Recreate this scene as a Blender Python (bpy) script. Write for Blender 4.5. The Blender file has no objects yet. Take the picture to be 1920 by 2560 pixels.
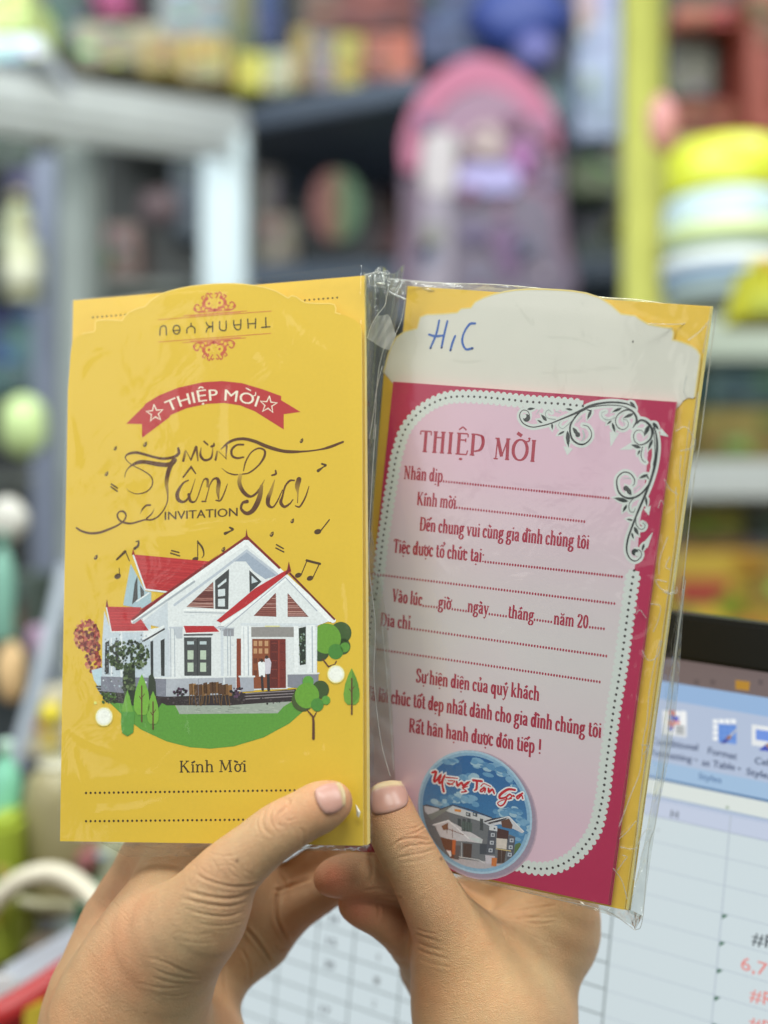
import bpy, bmesh, math, random, unicodedata
import numpy as np
from mathutils import Vector, Matrix
from mathutils.geometry import tessellate_polygon

# ------------------------------------------------------------------ camera, world, lamps, exposure
scene = bpy.context.scene
col = scene.collection
F = 2745.0                                     # focal length in pixels of the 1920 x 2560 photograph
cam_data = bpy.data.cameras.new("camera")
cam = bpy.data.objects.new("camera", cam_data)
col.objects.link(cam)
cam.rotation_euler = (math.radians(90), 0, 0)
cam_data.sensor_fit = 'VERTICAL'
cam_data.sensor_height = 24.0
cam_data.sensor_width = 18.0
cam_data.lens = 24.0 * F / 2560
cam_data.clip_start = 0.01
cam_data.clip_end = 50
cam_data.dof.use_dof = True
cam_data.dof.focus_distance = 0.305
cam_data.dof.aperture_fstop = 2.8
scene.camera = cam
scene.render.resolution_x = 768
scene.render.resolution_y = 1024

world = bpy.data.worlds.new("World")
scene.world = world
world.use_nodes = True
world.node_tree.nodes["Background"].inputs[0].default_value = (0.86, 0.97, 0.96, 1)
world.node_tree.nodes["Background"].inputs[1].default_value = 0.24


def area(name, loc, target, sx, sy, power, color):
    ld = bpy.data.lights.new(name, 'AREA')
    ld.shape = 'RECTANGLE'
    ld.size = sx
    ld.size_y = sy
    ld.energy = power
    ld.color = color
    o = bpy.data.objects.new(name, ld)
    o.location = loc
    o.rotation_euler = (Vector(target) - Vector(loc)).to_track_quat('-Z', 'Y').to_euler()
    col.objects.link(o)
    return o


area("ceiling_tube_light", (-0.25, -0.40, 1.15), (0, 0.32, -0.02), 1.3, 0.3, 19.5, (0.98, 1.0, 0.95))
area("ceiling_tube_light", (0.80, -0.25, 1.05), (0.0, 0.32, -0.05), 0.3, 1.0, 12.0, (0.96, 1.0, 0.97))  # tube added at right and strengthened to brighten the stack edges
area("ceiling_tube_light", (-0.9, 0.7, 1.7), (-0.4, 2.4, 0.3), 2.0, 0.4, 38, (0.93, 1.0, 1.0))
area("ceiling_tube_light", (1.1, 0.9, 2.0), (0.9, 2.4, 0.1), 1.4, 0.4, 30, (1.0, 1.0, 0.92))
area("shop_entrance_light", (-1.1, -0.4, 0.35), (0.0, 0.33, -0.1), 0.9, 0.9, 3.2, (1.0, 0.97, 0.92))  # fill lamp added at left for the film's reflections

scene.view_settings.view_transform = 'Standard'
scene.view_settings.look = 'None'
scene.view_settings.exposure = 0.12
scene.view_settings.gamma = 1.0
scene.cycles.max_bounces = 10
scene.cycles.transparent_max_bounces = 24
scene.cycles.caustics_reflective = False
scene.cycles.caustics_refractive = False


# ------------------------------------------------------------------ helpers
def lin(c):
    out = []
    for v in c[:3]:
        v = v / 255.0
        out.append(v / 12.92 if v <= 0.04045 else ((v + 0.055) / 1.055) ** 2.4)
    return tuple(out) + (1.0,)


def P3(x, y, d):
    return Vector(((x - 960) / F * d, d, -(y - 1280) / F * d))


def tag(o, label=None, cat=None, group=None, kind=None):
    if label: o['label'] = label
    if cat: o['category'] = cat
    if group: o['group'] = group
    if kind: o['kind'] = kind
    return o


def empty(name, M=None):
    o = bpy.data.objects.new(name, None)
    o.empty_display_size = 0.01
    col.objects.link(o)
    if M is not None: o.matrix_world = M
    return o


def link(name, me, mat=None, parent=None):
    o = bpy.data.objects.new(name, me)
    col.objects.link(o)
    if mat is not None and not me.materials:
        me.materials.append(mat)
    if parent is not None: o.parent = parent
    return o


_mats = {}
def mat(name, rgb=(128, 128, 128), rough=0.5, metal=0.0, var=0.08, scale=30.0, bump=0.0, bscale=200.0, bdist=0.0005,
        sss=0.0, coat=0.0, spec=0.5, emit=None, attr=None):
    if name in _mats: return _mats[name]
    m = bpy.data.materials.new(name)
    m.use_nodes = True
    nt = m.node_tree
    b = nt.nodes["Principled BSDF"]
    N, L = nt.nodes, nt.links
    tc = N.new('ShaderNodeTexCoord')
    nz = N.new('ShaderNodeTexNoise')
    nz.inputs['Scale'].default_value = scale
    nz.inputs['Detail'].default_value = 6
    L.new(tc.outputs['Object'], nz.inputs['Vector'])
    mr = N.new('ShaderNodeMapRange')
    mr.inputs['To Min'].default_value = 1 - var
    mr.inputs['To Max'].default_value = 1 + var
    L.new(nz.outputs['Fac'], mr.inputs['Value'])
    mx = N.new('ShaderNodeMix'); mx.data_type = 'RGBA'; mx.blend_type = 'MULTIPLY'
    mx.inputs['Factor'].default_value = 1
    if attr:
        at = N.new('ShaderNodeAttribute'); at.attribute_name = attr
        L.new(at.outputs['Color'], mx.inputs['A'])
    else:
        mx.inputs['A'].default_value = lin(rgb)
    L.new(mr.outputs['Result'], mx.inputs['B'])
    L.new(mx.outputs['Result'], b.inputs['Base Color'])
    b.inputs['Roughness'].default_value = rough
    b.inputs['Metallic'].default_value = metal
    b.inputs['Specular IOR Level'].default_value = spec
    b.inputs['Coat Weight'].default_value = coat
    if sss:
        b.inputs['Subsurface Weight'].default_value = sss
    if emit:
        b.inputs['Emission Strength'].default_value = emit
        L.new(mx.outputs['Result'], b.inputs['Emission Color'])
    if bump:
        n2 = N.new('ShaderNodeTexNoise')
        n2.inputs['Scale'].default_value = bscale
        n2.inputs['Detail'].default_value = 5
        L.new(tc.outputs['Object'], n2.inputs['Vector'])
        bp = N.new('ShaderNodeBump')
        bp.inputs['Strength'].default_value = bump
        bp.inputs['Distance'].default_value = bdist
        L.new(n2.outputs['Fac'], bp.inputs['Height'])
        L.new(bp.outputs['Normal'], b.inputs['Normal'])
    _mats[name] = m
    return m


def catmull(pts, n=8, closed=False):
    pts = [tuple(p) for p in pts]
    m = len(pts)
    if m < 3: return pts
    out = []
    rng = range(m if closed else m - 1)
    for i in rng:
        if closed:
            p0, p1, p2, p3 = pts[(i - 1) % m], pts[i], pts[(i + 1) % m], pts[(i + 2) % m]
        else:
            p1, p2 = pts[i], pts[i + 1]
            p0 = pts[i - 1] if i > 0 else tuple(2 * a - b for a, b in zip(p1, p2))
            p3 = pts[i + 2] if i + 2 < m else tuple(2 * b - a for a, b in zip(p1, p2))
        for k in range(n):
            t = k / n
            out.append(tuple(0.5 * (2 * b + (c - a) * t + (2 * a - 5 * b + 4 * c - d) * t * t + (3 * b - a - 3 * c + d) * t ** 3)
                             for a, b, c, d in zip(p0, p1, p2, p3)))
    if not closed: out.append(pts[-1])
    return out


# ---- regions of the photograph used while measuring: origin and magnification
REG = dict(A=(140, 660, 2.02317), B=(140, 1280, 2.02317), C=(900, 660, 1.80326), D=(900, 1380, 1.80326),
           E=(940, 1040, 2.765), F=(920, 1460, 2.67581), G=(1280, 960, 3.95), H=(1000, 1860, 4.1475),
           I=(360, 700, 4.1475), J=(180, 1060, 4.36579), K=(500, 1060, 4.36579), S=(1640, 1700, 4.425),
           L=(80, 1900, 1.728), R=(760, 1900, 2.02317), T=(1440, 2200, 3.456), U=(700, 2250, 4.608),
           M=(860, 650, 4.9143), V=(1500, 1450, 1.993), W=(1640, 600, 2.0107), O=(0, 0, 1.0))
def Q(reg, pts):
    ox, oy, s = REG[reg]
    return [(ox + p[0] / s, oy + p[1] / s) + tuple(p[2:]) for p in pts]


class Sheet:
    """a rigid plane in the world: local x right, y up, z towards the viewer"""
    def __init__(self, a, b, c, X, Y, D):
        ca, sa, cb, sb, cc, sc = math.cos(a), math.sin(a), math.cos(b), math.sin(b), math.cos(c), math.sin(c)
        Rx = np.array([[1, 0, 0], [0, ca, -sa], [0, sa, ca]])
        Ry = np.array([[cb, 0, sb], [0, 1, 0], [-sb, 0, cb]])
        Rz = np.array([[cc, -sc, 0], [sc, cc, 0], [0, 0, 1]])
        self.R = Rz @ Ry @ Rx
        self.c = np.array([X, Y, -D])
        A = np.array([[1, 0, 0], [0, 0, -1], [0, 1, 0]])
        W = A @ self.R
        t = A @ self.c
        self.M = Matrix([[*W[0], t[0]], [*W[1], t[1]], [*W[2], t[2]], [0, 0, 0, 1]])
    def loc(self, x, y, z=0.0):
        d = np.array([(x - 960) / F, -(y - 1280) / F, -1.0])
        dl = self.R.T @ d
        ol = self.R.T @ (-self.c)
        t = (z - ol[2]) / dl[2]
        p = ol + dl * t
        return (float(p[0]), float(p[1]))
    def depth(self, x, y, z=0.0):
        p = self.loc(x, y, z)
        w = self.M @ Vector((p[0], p[1], z))
        return w.y


LS = Sheet(-0.1444, -0.194, 0.0389, -0.0489, -0.0186, 0.31)
RS = Sheet(0.0816, -0.4703, -0.1453, 0.032, -0.0336, 0.31)
SS = Sheet(0.003, -0.52, -0.0935, 0.0545 * .96, -0.1006 * .96, 0.40 * .96)

pic_mat = mat("printed_picture", rough=0.42, var=0.20, scale=1500, attr="Col", spec=0.4)
ink_mat = mat("printed_ink", rough=0.42, var=0.03, scale=3000, attr="Col", spec=0.4)


class Ink:
    """flat print on a sheet: polygons, each with its own colour"""
    def __init__(self, sheet, z0=0.00002):
        self.s, self.z0 = sheet, z0
        self.v, self.f, self.c = [], [], []
    def z(self, layer): return self.z0 + layer * 0.000004
    def L(self, pts): return [self.s.loc(p[0], p[1]) for p in pts]
    def poly(self, pts, rgb, layer=0, local=False, cols=None):
        lp = pts if local else self.L(pts)
        tris = tessellate_polygon([[Vector((p[0], p[1], 0)) for p in lp]])
        b = len(self.v)
        z = self.z(layer)
        self.v += [(p[0], p[1], z) for p in lp]
        self.c += cols if cols else [lin(rgb)] * len(lp)
        for t in tris:
            a, bb, cc = (lp[i] for i in t)
            ar = (bb[0] - a[0]) * (cc[1] - a[1]) - (bb[1] - a[1]) * (cc[0] - a[0])
            if abs(ar) < 1e-14: continue
            self.f.append(tuple(b + i for i in (t if ar > 0 else (t[0], t[2], t[1]))))
    def disc(self, x, y, r, rgb, layer=0, n=10, local=False, ry=None, rot=0.0):
        cx, cy = (x, y) if local else self.s.loc(x, y)
        if not local:
            q = self.s.loc(x + r, y)
            r0 = math.hypot(q[0] - cx, q[1] - cy)
            ry = r0 if ry is None else r0 * ry / r
            r = r0
        ry = r if ry is None else ry
        pts = []
        for k in range(n):
            a = 2 * math.pi * k / n
            ex, ey = r * math.cos(a), ry * math.sin(a)
            pts.append((cx + ex * math.cos(rot) - ey * math.sin(rot), cy + ex * math.sin(rot) + ey * math.cos(rot)))
        self.poly(pts, rgb, layer, True)
    def stroke(self, pts, w, rgb, layer=0, local=False, smooth=0, nib=None, rgb2=None, cap=True):
        """pts: (x, y[, width[, mix]]) in photo pixels (or local); w in the same unit"""
        P = [(p[0], p[1], (p[2] if len(p) > 2 else w), (p[3] if len(p) > 3 else 0.0)) for p in pts]
        if smooth: P = catmull(P, smooth)
        k = 1.0
        if not local:
            a = self.s.loc(P[0][0], P[0][1]); b = self.s.loc(P[0][0] + 10, P[0][1] + 10)
            k = math.hypot(a[0] - b[0], a[1] - b[1]) / 14.142
            P = [(*self.s.loc(p[0], p[1]), p[2] * k, p[3]) for p in P]
        # drop repeats
        R = [P[0]]
        for p in P[1:]:
            if math.hypot(p[0] - R[-1][0], p[1] - R[-1][1]) > 1e-7: R.append(p)
        P = R
        n = len(P)
        if n < 2: return
        z0 = self.z(layer)
        c1, c2 = lin(rgb), lin(rgb2 or rgb)
        b = len(self.v)
        for i in range(n):
            p = P[i]
            d0 = (P[i][0] - P[i - 1][0], P[i][1] - P[i - 1][1]) if i > 0 else None
            d1 = (P[i + 1][0] - P[i][0], P[i + 1][1] - P[i][1]) if i < n - 1 else None
            def nrm(d):
                l = math.hypot(*d); return (d[0] / l, d[1] / l)
            if d0 and d1:
                a0, a1 = nrm(d0), nrm(d1)
                t = (a0[0] + a1[0], a0[1] + a1[1]); l = math.hypot(*t)
                if l < 1e-6: t = a0; ml = 1
                else:
                    t = (t[0] / l, t[1] / l); ml = min(1.8, 1 / max(0.3, t[0] * a0[0] + t[1] * a0[1]))
            else:
                t = nrm(d0 or d1); ml = 1
            hw = p[2] * 0.5
            if nib: hw = 0.5 * (nib[0] + (nib[1] - nib[0]) * abs(t[1]) ** 1.3)
            hw *= ml
            zz = z0 + 0.000001 * i / n
            c = tuple(c1[j] * (1 - p[3]) + c2[j] * p[3] for j in range(4))
            self.v += [(p[0] - t[1] * hw, p[1] + t[0] * hw, zz), (p[0] + t[1] * hw, p[1] - t[0] * hw, zz)]
            self.c += [c, c]
            if i: 
                j = b + 2 * i
                self.f.append((j - 2, j - 1, j + 1, j))
            if cap and i in (0, n - 1) and not nib:
                s = -1 if i == 0 else 1
                bb = len(self.v)
                # cap fan is added after the ribbon so that ribbon indices stay paired
                self._caps = getattr(self, '_caps', [])
                self._caps.append((p, t, hw, s, zz, c))
        for p, t, hw, s, zz, c in getattr(self, '_caps', []):
            bb = len(self.v)
            m = 5
            for q in range(m + 1):
                a = -math.pi / 2 + math.pi * q / m
                ux, uy = t[0] * s, t[1] * s
                self.v.append((p[0] + hw * (math.cos(a) * ux - math.sin(a) * uy), p[1] + hw * (math.cos(a) * uy + math.sin(a) * ux), zz))
                self.c.append(c)
            self.f.append(tuple(range(bb, bb + m + 1)))
        self._caps = []
    def build(self, name, parent, m=None):
        me = bpy.data.meshes.new(name)
        me.from_pydata(self.v, [], self.f)
        ca = me.color_attributes.new("Col", 'FLOAT_COLOR', 'POINT')
        ca.data.foreach_set("color", np.array(self.c, dtype=np.float32).ravel())
        return link(name, me, m or ink_mat, parent)


def sheet_frame(ink, p0, p1, hpx):
    a, b = ink.s.loc(*p0), ink.s.loc(*p1)
    u = np.array([b[0] - a[0], b[1] - a[1]])
    W = float(np.hypot(*u)); u = u / W
    v = np.array([-u[1], u[0]])
    # local length of hpx photo pixels measured along v
    e = 1e-3
    q = ink.s
    def proj(l):
        c = q.c + q.R @ np.array([l[0], l[1], 0])
        return np.array([960 + F * c[0] / -c[2], 1280 - F * c[1] / -c[2]])
    d = np.linalg.norm(proj(np.array(a) + v * e) - proj(a))
    return np.array(a), u, v, W, hpx / d * e


_tcache = {}
def inter(s):
    if s in _tcache: return _tcache[s]
    c = bpy.data.curves.new("t", 'FONT'); c.body = s; c.resolution_u = 3
    o = bpy.data.objects.new("t", c); col.objects.link(o)
    dg = bpy.context.evaluated_depsgraph_get()
    oe = o.evaluated_get(dg)
    m = oe.to_mesh()
    m.calc_loop_triangles()
    vs = [(v.co.x, v.co.y) for v in m.vertices]
    fs = [tuple(t.vertices) for t in m.loop_triangles]
    oe.to_mesh_clear()
    bpy.data.objects.remove(o); bpy.data.curves.remove(c)
    _tcache[s] = (vs, fs)
    return _tcache[s]


def text_sans(ink, s, p0, p1, cap, rgb, layer=0, bold=0.0, flip=False):
    vs, fs = inter(s)
    a, u, v, W, H = sheet_frame(ink, p0, p1, cap)
    x0, x1 = min(p[0] for p in vs), max(p[0] for p in vs)
    ky = H / 0.71
    offs = [(0, 0)] if not bold else [(-bold, 0), (bold, 0), (0, 0), (0, bold * 0.7)]
    kx = W / (x1 - x0)
    for n, (ox, oy) in enumerate(offs):
        b = len(ink.v)
        z = ink.z(layer) + n * 2e-6
        for x, y in vs:
            q = a + u * ((x - x0 + ox) * kx) + v * ((y + oy) * ky)
            ink.v.append((q[0], q[1], z)); ink.c.append(lin(rgb))
        ink.f += [tuple(b + i for i in f) for f in fs]
# ------------------------------------------------------------------ a condensed slab-serif letter set, drawn with pen strokes
def c_(*p): return ('c', p)
def l_(*p): return ('l', p)
def s_(x, y, a=.62, b=.62): return ('s', ((x - a, y), (x + b, y)))
GL = {
 ' ': (1.5, []),
 'n': (3.5, [l_((.8, 4.9), (.8, 0)), s_(.8, .15), s_(2.6, .15), ('s', ((.15, 4.75), (.8, 4.9))), c_((.8, 3.8), (1.5, 4.8), (2.3, 4.6), (2.6, 3.5)), l_((2.6, 3.6), (2.6, 0))]),
 'm': (5.2, [l_((.8, 4.9), (.8, 0)), s_(.8, .15), s_(2.5, .15), s_(4.3, .15), ('s', ((.15, 4.75), (.8, 4.9))), c_((.8, 3.8), (1.4, 4.8), (2.2, 4.6), (2.5, 3.5)), l_((2.5, 3.6), (2.5, 0)), c_((2.5, 3.8), (3.2, 4.8), (4.0, 4.6), (4.3, 3.5)), l_((4.3, 3.6), (4.3, 0))]),
 'h': (3.5, [l_((.8, 7.6), (.8, 0)), s_(.8, .15), s_(2.6, .15), ('s', ((.15, 7.4), (.8, 7.55))), c_((.8, 3.8), (1.5, 4.8), (2.3, 4.6), (2.6, 3.5)), l_((2.6, 3.6), (2.6, 0))]),
 'u': (3.5, [l_((.8, 4.9), (.8, 1.4)), ('s', ((.15, 4.75), (.8, 4.9))), c_((.8, 1.5), (1.1, .3), (1.9, .2), (2.6, 1.2)), l_((2.6, 4.9), (2.6, 0)), ('s', ((1.95, 4.75), (2.6, 4.9))), ('s', ((2.6, .15), (3.25, .15)))]),
 'i': (1.7, [l_((.85, 4.9), (.85, 0)), s_(.85, .15), ('s', ((.2, 4.75), (.85, 4.9))), ('d', (.8, 6.6, .55))]),
 'I1': (1.7, [l_((.85, 4.9), (.85, 0)), s_(.85, .15), ('s', ((.2, 4.75), (.85, 4.9)))]),
 'l': (1.7, [l_((.85, 7.6), (.85, 0)), s_(.85, .15), ('s', ((.2, 7.4), (.85, 7.55)))]),
 'a': (3.1, [c_((.55, 3.9), (1.1, 4.75), (1.9, 4.6), (2.2, 3.7)), l_((2.2, 3.8), (2.2, .9)), c_((2.2, 1.0), (2.4, .25), (2.9, .3)), c_((2.2, 2.9), (1.2, 2.5), (.6, 1.6), (.8, .5), (1.5, .2), (2.2, 1.0)), ('d', (.7, 3.8, .4))]),
 'c': (2.8, [c_((2.3, 3.9), (1.7, 4.75), (.9, 4.3), (.6, 2.5), (.9, .6), (1.6, .15), (2.4, 1.0)), ('d', (2.2, 3.8, .45))]),
 'e': (2.9, [l_((.7, 2.7), (2.35, 2.7)), c_((2.35, 2.7), (2.1, 4.3), (1.4, 4.8), (.8, 4.1), (.6, 2.5), (.9, .6), (1.6, .15), (2.4, 1.0))]),
 'o': (3.2, [('o', (1.6, 2.45, 1.0, 2.35))]),
 'd': (3.5, [('o', (1.45, 2.45, .85, 2.35)), l_((2.6, 7.6), (2.6, 0)), ('s', ((1.95, 7.4), (2.6, 7.55))), ('s', ((2.6, .15), (3.25, .15)))]),
 'đ': (3.5, [('o', (1.45, 2.45, .85, 2.35)), l_((2.6, 7.6), (2.6, 0)), ('s', ((2.6, .15), (3.25, .15))), ('s', ((1.6, 6.2), (3.4, 6.2)))]),
 'p': (3.5, [l_((.8, 4.9), (.8, -2.3)), ('s', ((.15, 4.75), (.8, 4.9))), s_(.8, -2.2), c_((.8, 3.9), (1.6, 4.8), (2.4, 4.3), (2.75, 2.5), (2.4, .6), (1.6, .1), (.8, .9))]),
 'q': (3.5, [('o', (1.45, 2.45, .85, 2.35)), l_((2.6, 4.9), (2.6, -2.3)), s_(2.6, -2.2)]),
 'g': (3.2, [('o', (1.45, 3.3, .8, 1.5)), c_((2.1, 4.4), (2.5, 4.9), (3.0, 4.7)), c_((1.0, 1.9), (.6, 1.2), (1.0, .6), (2.0, .3), (2.7, -.5), (2.3, -1.8), (1.3, -2.2), (.5, -1.6), (.6, -.5), (1.2, .2)), ('d', (2.9, 4.55, .35))]),
 't': (2.3, [l_((1.0, 6.6), (1.0, 1.1)), c_((1.0, 1.2), (1.2, .3), (1.8, .2), (2.2, .8)), ('s', ((.2, 4.75), (2.0, 4.75)))]),
 'v': (3.2, [l_((.6, 4.8), (1.6, 0)), ('t', ((1.6, 0), (2.6, 4.8))), s_(.6, 4.75), s_(2.6, 4.75)]),
 'y': (3.2, [l_((.6, 4.8), (1.7, .2)), ('t', ((2.7, 4.8), (1.4, -1.4), (.8, -2.2), (.4, -1.9))), s_(.6, 4.75), s_(2.65, 4.75), ('d', (.45, -1.9, .4))]),
 'k': (3.5, [l_((.8, 7.6), (.8, 0)), s_(.8, .15), ('s', ((.15, 7.4), (.8, 7.55))), ('t', ((.8, 2.0), (2.6, 4.7))), l_((1.5, 2.9), (2.8, .1)), s_(2.5, 4.75), s_(2.8, .15)]),
 'N': (4.4, [('t', ((.9, 0), (.9, 7.3))), l_((.9, 7.3), (3.4, .1)), ('t', ((3.4, 7.3), (3.4, 0))), s_(.9, .15), s_(.6, 7.2), s_(3.4, 7.2)]),
 'K': (4.3, [l_((.9, 7.4), (.9, 0)), s_(.9, .15), s_(.9, 7.2), ('t', ((.9, 3.0), (3.2, 7.2))), l_((1.7, 4.4), (3.5, .1)), s_(3.1, 7.2), s_(3.5, .15)]),
 'Đ': (4.3, [l_((1.0, 7.4), (1.0, 0)), ('t', ((.3, .15), (1.8, .15))), ('t', ((.3, 7.2), (1.8, 7.2))), c_((1.7, 7.2), (3.1, 6.6), (3.6, 3.7), (3.1, .8), (1.7, .15)), ('s', ((.1, 3.8), (2.1, 3.8)))]),
 'T': (3.6, [l_((1.8, 7.3), (1.8, 0)), s_(1.8, .15), ('s', ((.3, 7.2), (3.3, 7.2))), ('t', ((.35, 7.2), (.3, 5.9))), ('t', ((3.25, 7.2), (3.3, 5.9)))]),
 'V': (4.0, [l_((.7, 7.3), (2.0, 0)), ('t', ((2.0, 0), (3.3, 7.3))), s_(.7, 7.2), s_(3.3, 7.2)]),
 'S': (3.5, [c_((2.8, 5.6), (2.5, 7.0), (1.5, 7.3), (.8, 6.2), (1.1, 4.7), (2.3, 3.3), (2.9, 1.8), (2.2, .4), (1.2, .2), (.6, 1.6)), ('t', ((2.85, 5.4), (2.85, 7.3))), ('t', ((.6, 0), (.6, 1.9)))]),
 'R': (4.2, [l_((.9, 7.4), (.9, 0)), s_(.9, .15), ('t', ((.3, 7.2), (1.8, 7.2))), c_((1.7, 7.2), (2.8, 6.7), (3.0, 5.4), (2.6, 4.2), (1.7, 3.8)), ('t', ((.9, 3.8), (1.8, 3.8))), l_((1.9, 3.8), (3.3, .3)), ('s', ((3.2, .15), (4.0, .2)))]),
 'P': (4.3, [l_((.9, 7.4), (.9, 0)), s_(.9, .15), ('t', ((.3, 7.2), (1.8, 7.2))), c_((1.7, 7.2), (3.2, 6.6), (3.6, 4.4), (3.0, 2.2), (1.7, 1.5)), ('t', ((.9, 1.5), (1.8, 1.5)))]),
 'H': (4.0, [l_((.9, 7.4), (.9, 0)), l_((3.0, 7.4), (3.0, 0)), ('t', ((.9, 5.3), (3.0, 5.3))), s_(.9, .15), s_(3.0, .15), s_(.9, 7.2), s_(3.0, 7.2)]),
 'I': (2.3, [l_((1.1, 7.4), (1.1, 0)), s_(1.1, .15), s_(1.1, 7.2)]),
 'E': (4.0, [l_((1.1, 7.4), (1.1, 0)), ('t', ((.4, .15), (3.4, .15))), ('t', ((.4, 7.2), (3.4, 7.2))), ('t', ((1.1, 5.0), (2.9, 5.0))), ('t', ((3.4, 7.2), (3.5, 6.0))), ('t', ((3.4, .15), (3.6, 1.6))), ('t', ((2.9, 5.6), (2.9, 4.3)))]),
 'M': (5.4, [('t', ((.9, 0), (1.1, 7.3))), l_((1.1, 7.3), (2.6, 1.0)), ('t', ((2.6, 1.0), (4.1, 7.3))), l_((4.1, 7.3), (4.3, 0)), s_(.9, .15), s_(4.3, .15), s_(1.0, 7.2), s_(4.2, 7.2)]),
 'O': (5.2, [('o', (2.5, 3.7, 2.05, 3.55))]),
 '2': (3.3, [c_((.6, 5.8), (.9, 7.1), (1.9, 7.3), (2.6, 6.2), (2.3, 4.4), (.6, .4)), l_((.5, .3), (2.8, .3)), ('t', ((2.8, .3), (2.9, 1.5)))]),
 '0': (3.3, [('o', (1.6, 3.7, 1.0, 3.55))]),
 '!': (2.2, [l_((1.2, 7.4), (1.2, 2.0)), ('d', (1.2, .4, .55))]),
 '.': (1.55, [('d', (.75, .45, .52))]),
 ':': (1.55, [('d', (.75, .45, .52)), ('d', (.75, 3.9, .52))]),
}
MK = {
 '\u0300': lambda x, h: [l_((x - .9, h + 1.9), (x + .5, h + .9))],
 '\u0301': lambda x, h: [l_((x - .4, h + .9), (x + .9, h + 2.0))],
 '\u0302': lambda x, h: [('s', ((x - 1.0, h + .8), (x, h + 1.9))), ('s', ((x, h + 1.9), (x + 1.0, h + .8)))],
 '\u0306': lambda x, h: [('k', ((x - .9, h + 1.9), (x - .4, h + 1.0), (x + .4, h + 1.0), (x + .9, h + 1.9)))],
 '\u0309': lambda x, h: [('k', ((x - .6, h + 2.2), (x + .2, h + 2.6), (x + .5, h + 2.0), (x, h + 1.5), (x - .1, h + .9)))],
 '\u0323': lambda x, h: [('d', (x, -1.5, .52))],
 '\u031b': lambda x, h: [('k', ((x + .9, h - .6), (x + 1.5, h - .1), (x + 1.75, h + .8))), ('d', (x + 1.65, h + .7, .35))],
}


def text_serif(ink, s, p0, p1, xh, rgb, layer=0, T=1.12, t=.6, dot=1.0, capmul=1.0):
    """xh: height of a small letter in photo pixels"""
    a, u, v, W, H = sheet_frame(ink, p0, p1, xh)
    glyphs, x = [], 0.0
    for ch in s:
        d = unicodedata.normalize('NFD', ch) if ch not in 'đĐ' else ch
        base, marks = d[0], d[1:]
        key = 'I1' if base == 'i' and any(m != '\u0323' for m in marks) else base
        w, st = GL[key]
        st = list(st)
        hgt = 7.6 if base.isupper() else 5.0
        cx = w / 2 - .1
        if '\u0302' in marks and ('\u0301' in marks or '\u0300' in marks or '\u0309' in marks):
            for m in marks:
                if m == '\u0302': st += MK[m](cx - .2, hgt)
                elif m == '\u0323': st += MK[m](cx, hgt)
                else: st += MK[m](cx + 1.0, hgt + .7)
        else:
            for m in marks:
                dx = .7 if m == '\u031b' and base == 'u' else (-.3 if '\u031b' in marks and m in '\u0300\u0301' else 0)
                if m == '\u031b' and base.isupper(): st += [('k', ((cx + 1.6, 6.6), (cx + 2.4, 7.0), (cx + 2.5, 7.9))), ('d', (cx + 2.4, 7.8, .4))]
                else: st += MK[m](cx + dx, hgt)
        glyphs.append((x, st)); x += w
    kx, ky = W / x, H / 5.0
    def tr(gx, p): 
        q = a + u * ((gx + p[0]) * kx) + v * (p[1] * ky)
        return (q[0], q[1])
    kw = min(ky, kx * 1.25)
    def draw(gx, kind, p):
        if kind == 'd':
            q = tr(gx, (p[0], p[1]))
            ink.disc(q[0], q[1], p[2] * kx * dot, rgb, layer + .3, 8, True, ry=p[2] * ky * .9 * dot, rot=math.atan2(u[1], u[0]))
            return
        if kind == 'o':
            cx, cy, rx, ry = p
            pts = [tr(gx, (cx + rx * math.cos(q * math.pi / 9), cy + ry * math.sin(q * math.pi / 9))) for q in range(19)]
            ink.stroke(pts, 1, rgb, layer, True, nib=(t * kw, T * kw))
            return
        pts = [tr(gx, q) for q in p]
        if kind == 'l': ink.stroke(pts, T * kw, rgb, layer, True, cap=False)
        elif kind == 's': ink.stroke(pts, t * kw, rgb, layer + .3, True, cap=False)
        elif kind == 't': ink.stroke(pts, t * kw, rgb, layer + .5, True, cap=False)
        elif kind == 'k': ink.stroke(pts, t * kw * 1.1, rgb, layer + .5, True, smooth=3, cap=False)
        elif kind == 'c': ink.stroke(pts, 1, rgb, layer + .15, True, smooth=4, nib=(t * kw, T * kw))
    for gx, st in glyphs:
        for kind, p in st: draw(gx, kind, p)
# ------------------------------------------------------------------ paper
yellow = mat("yellow_paper", (222, 184, 48), rough=0.55, var=0.035, scale=900, bump=0.12, bscale=2500, bdist=0.0002)
yellow_b = mat("yellow_paper_of_stack", (226, 186, 64), rough=0.55, var=0.05, scale=400, bump=0.12, bscale=2500, bdist=0.0002)
edge_y = mat("cut_paper_edge", (255, 232, 140), rough=0.6, var=0.06, scale=300)
lining = mat("white_flap_lining", (216, 214, 203), rough=0.6, var=0.03, scale=200, bump=0.1, bscale=2000, bdist=0.0002)
crimson = mat("crimson_card", (182, 32, 80), rough=0.45, var=0.05, scale=700, bump=0.08, bscale=2500, bdist=0.0002)
pink_edge = mat("pink_card_edge", (226, 120, 140), rough=0.6)


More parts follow.
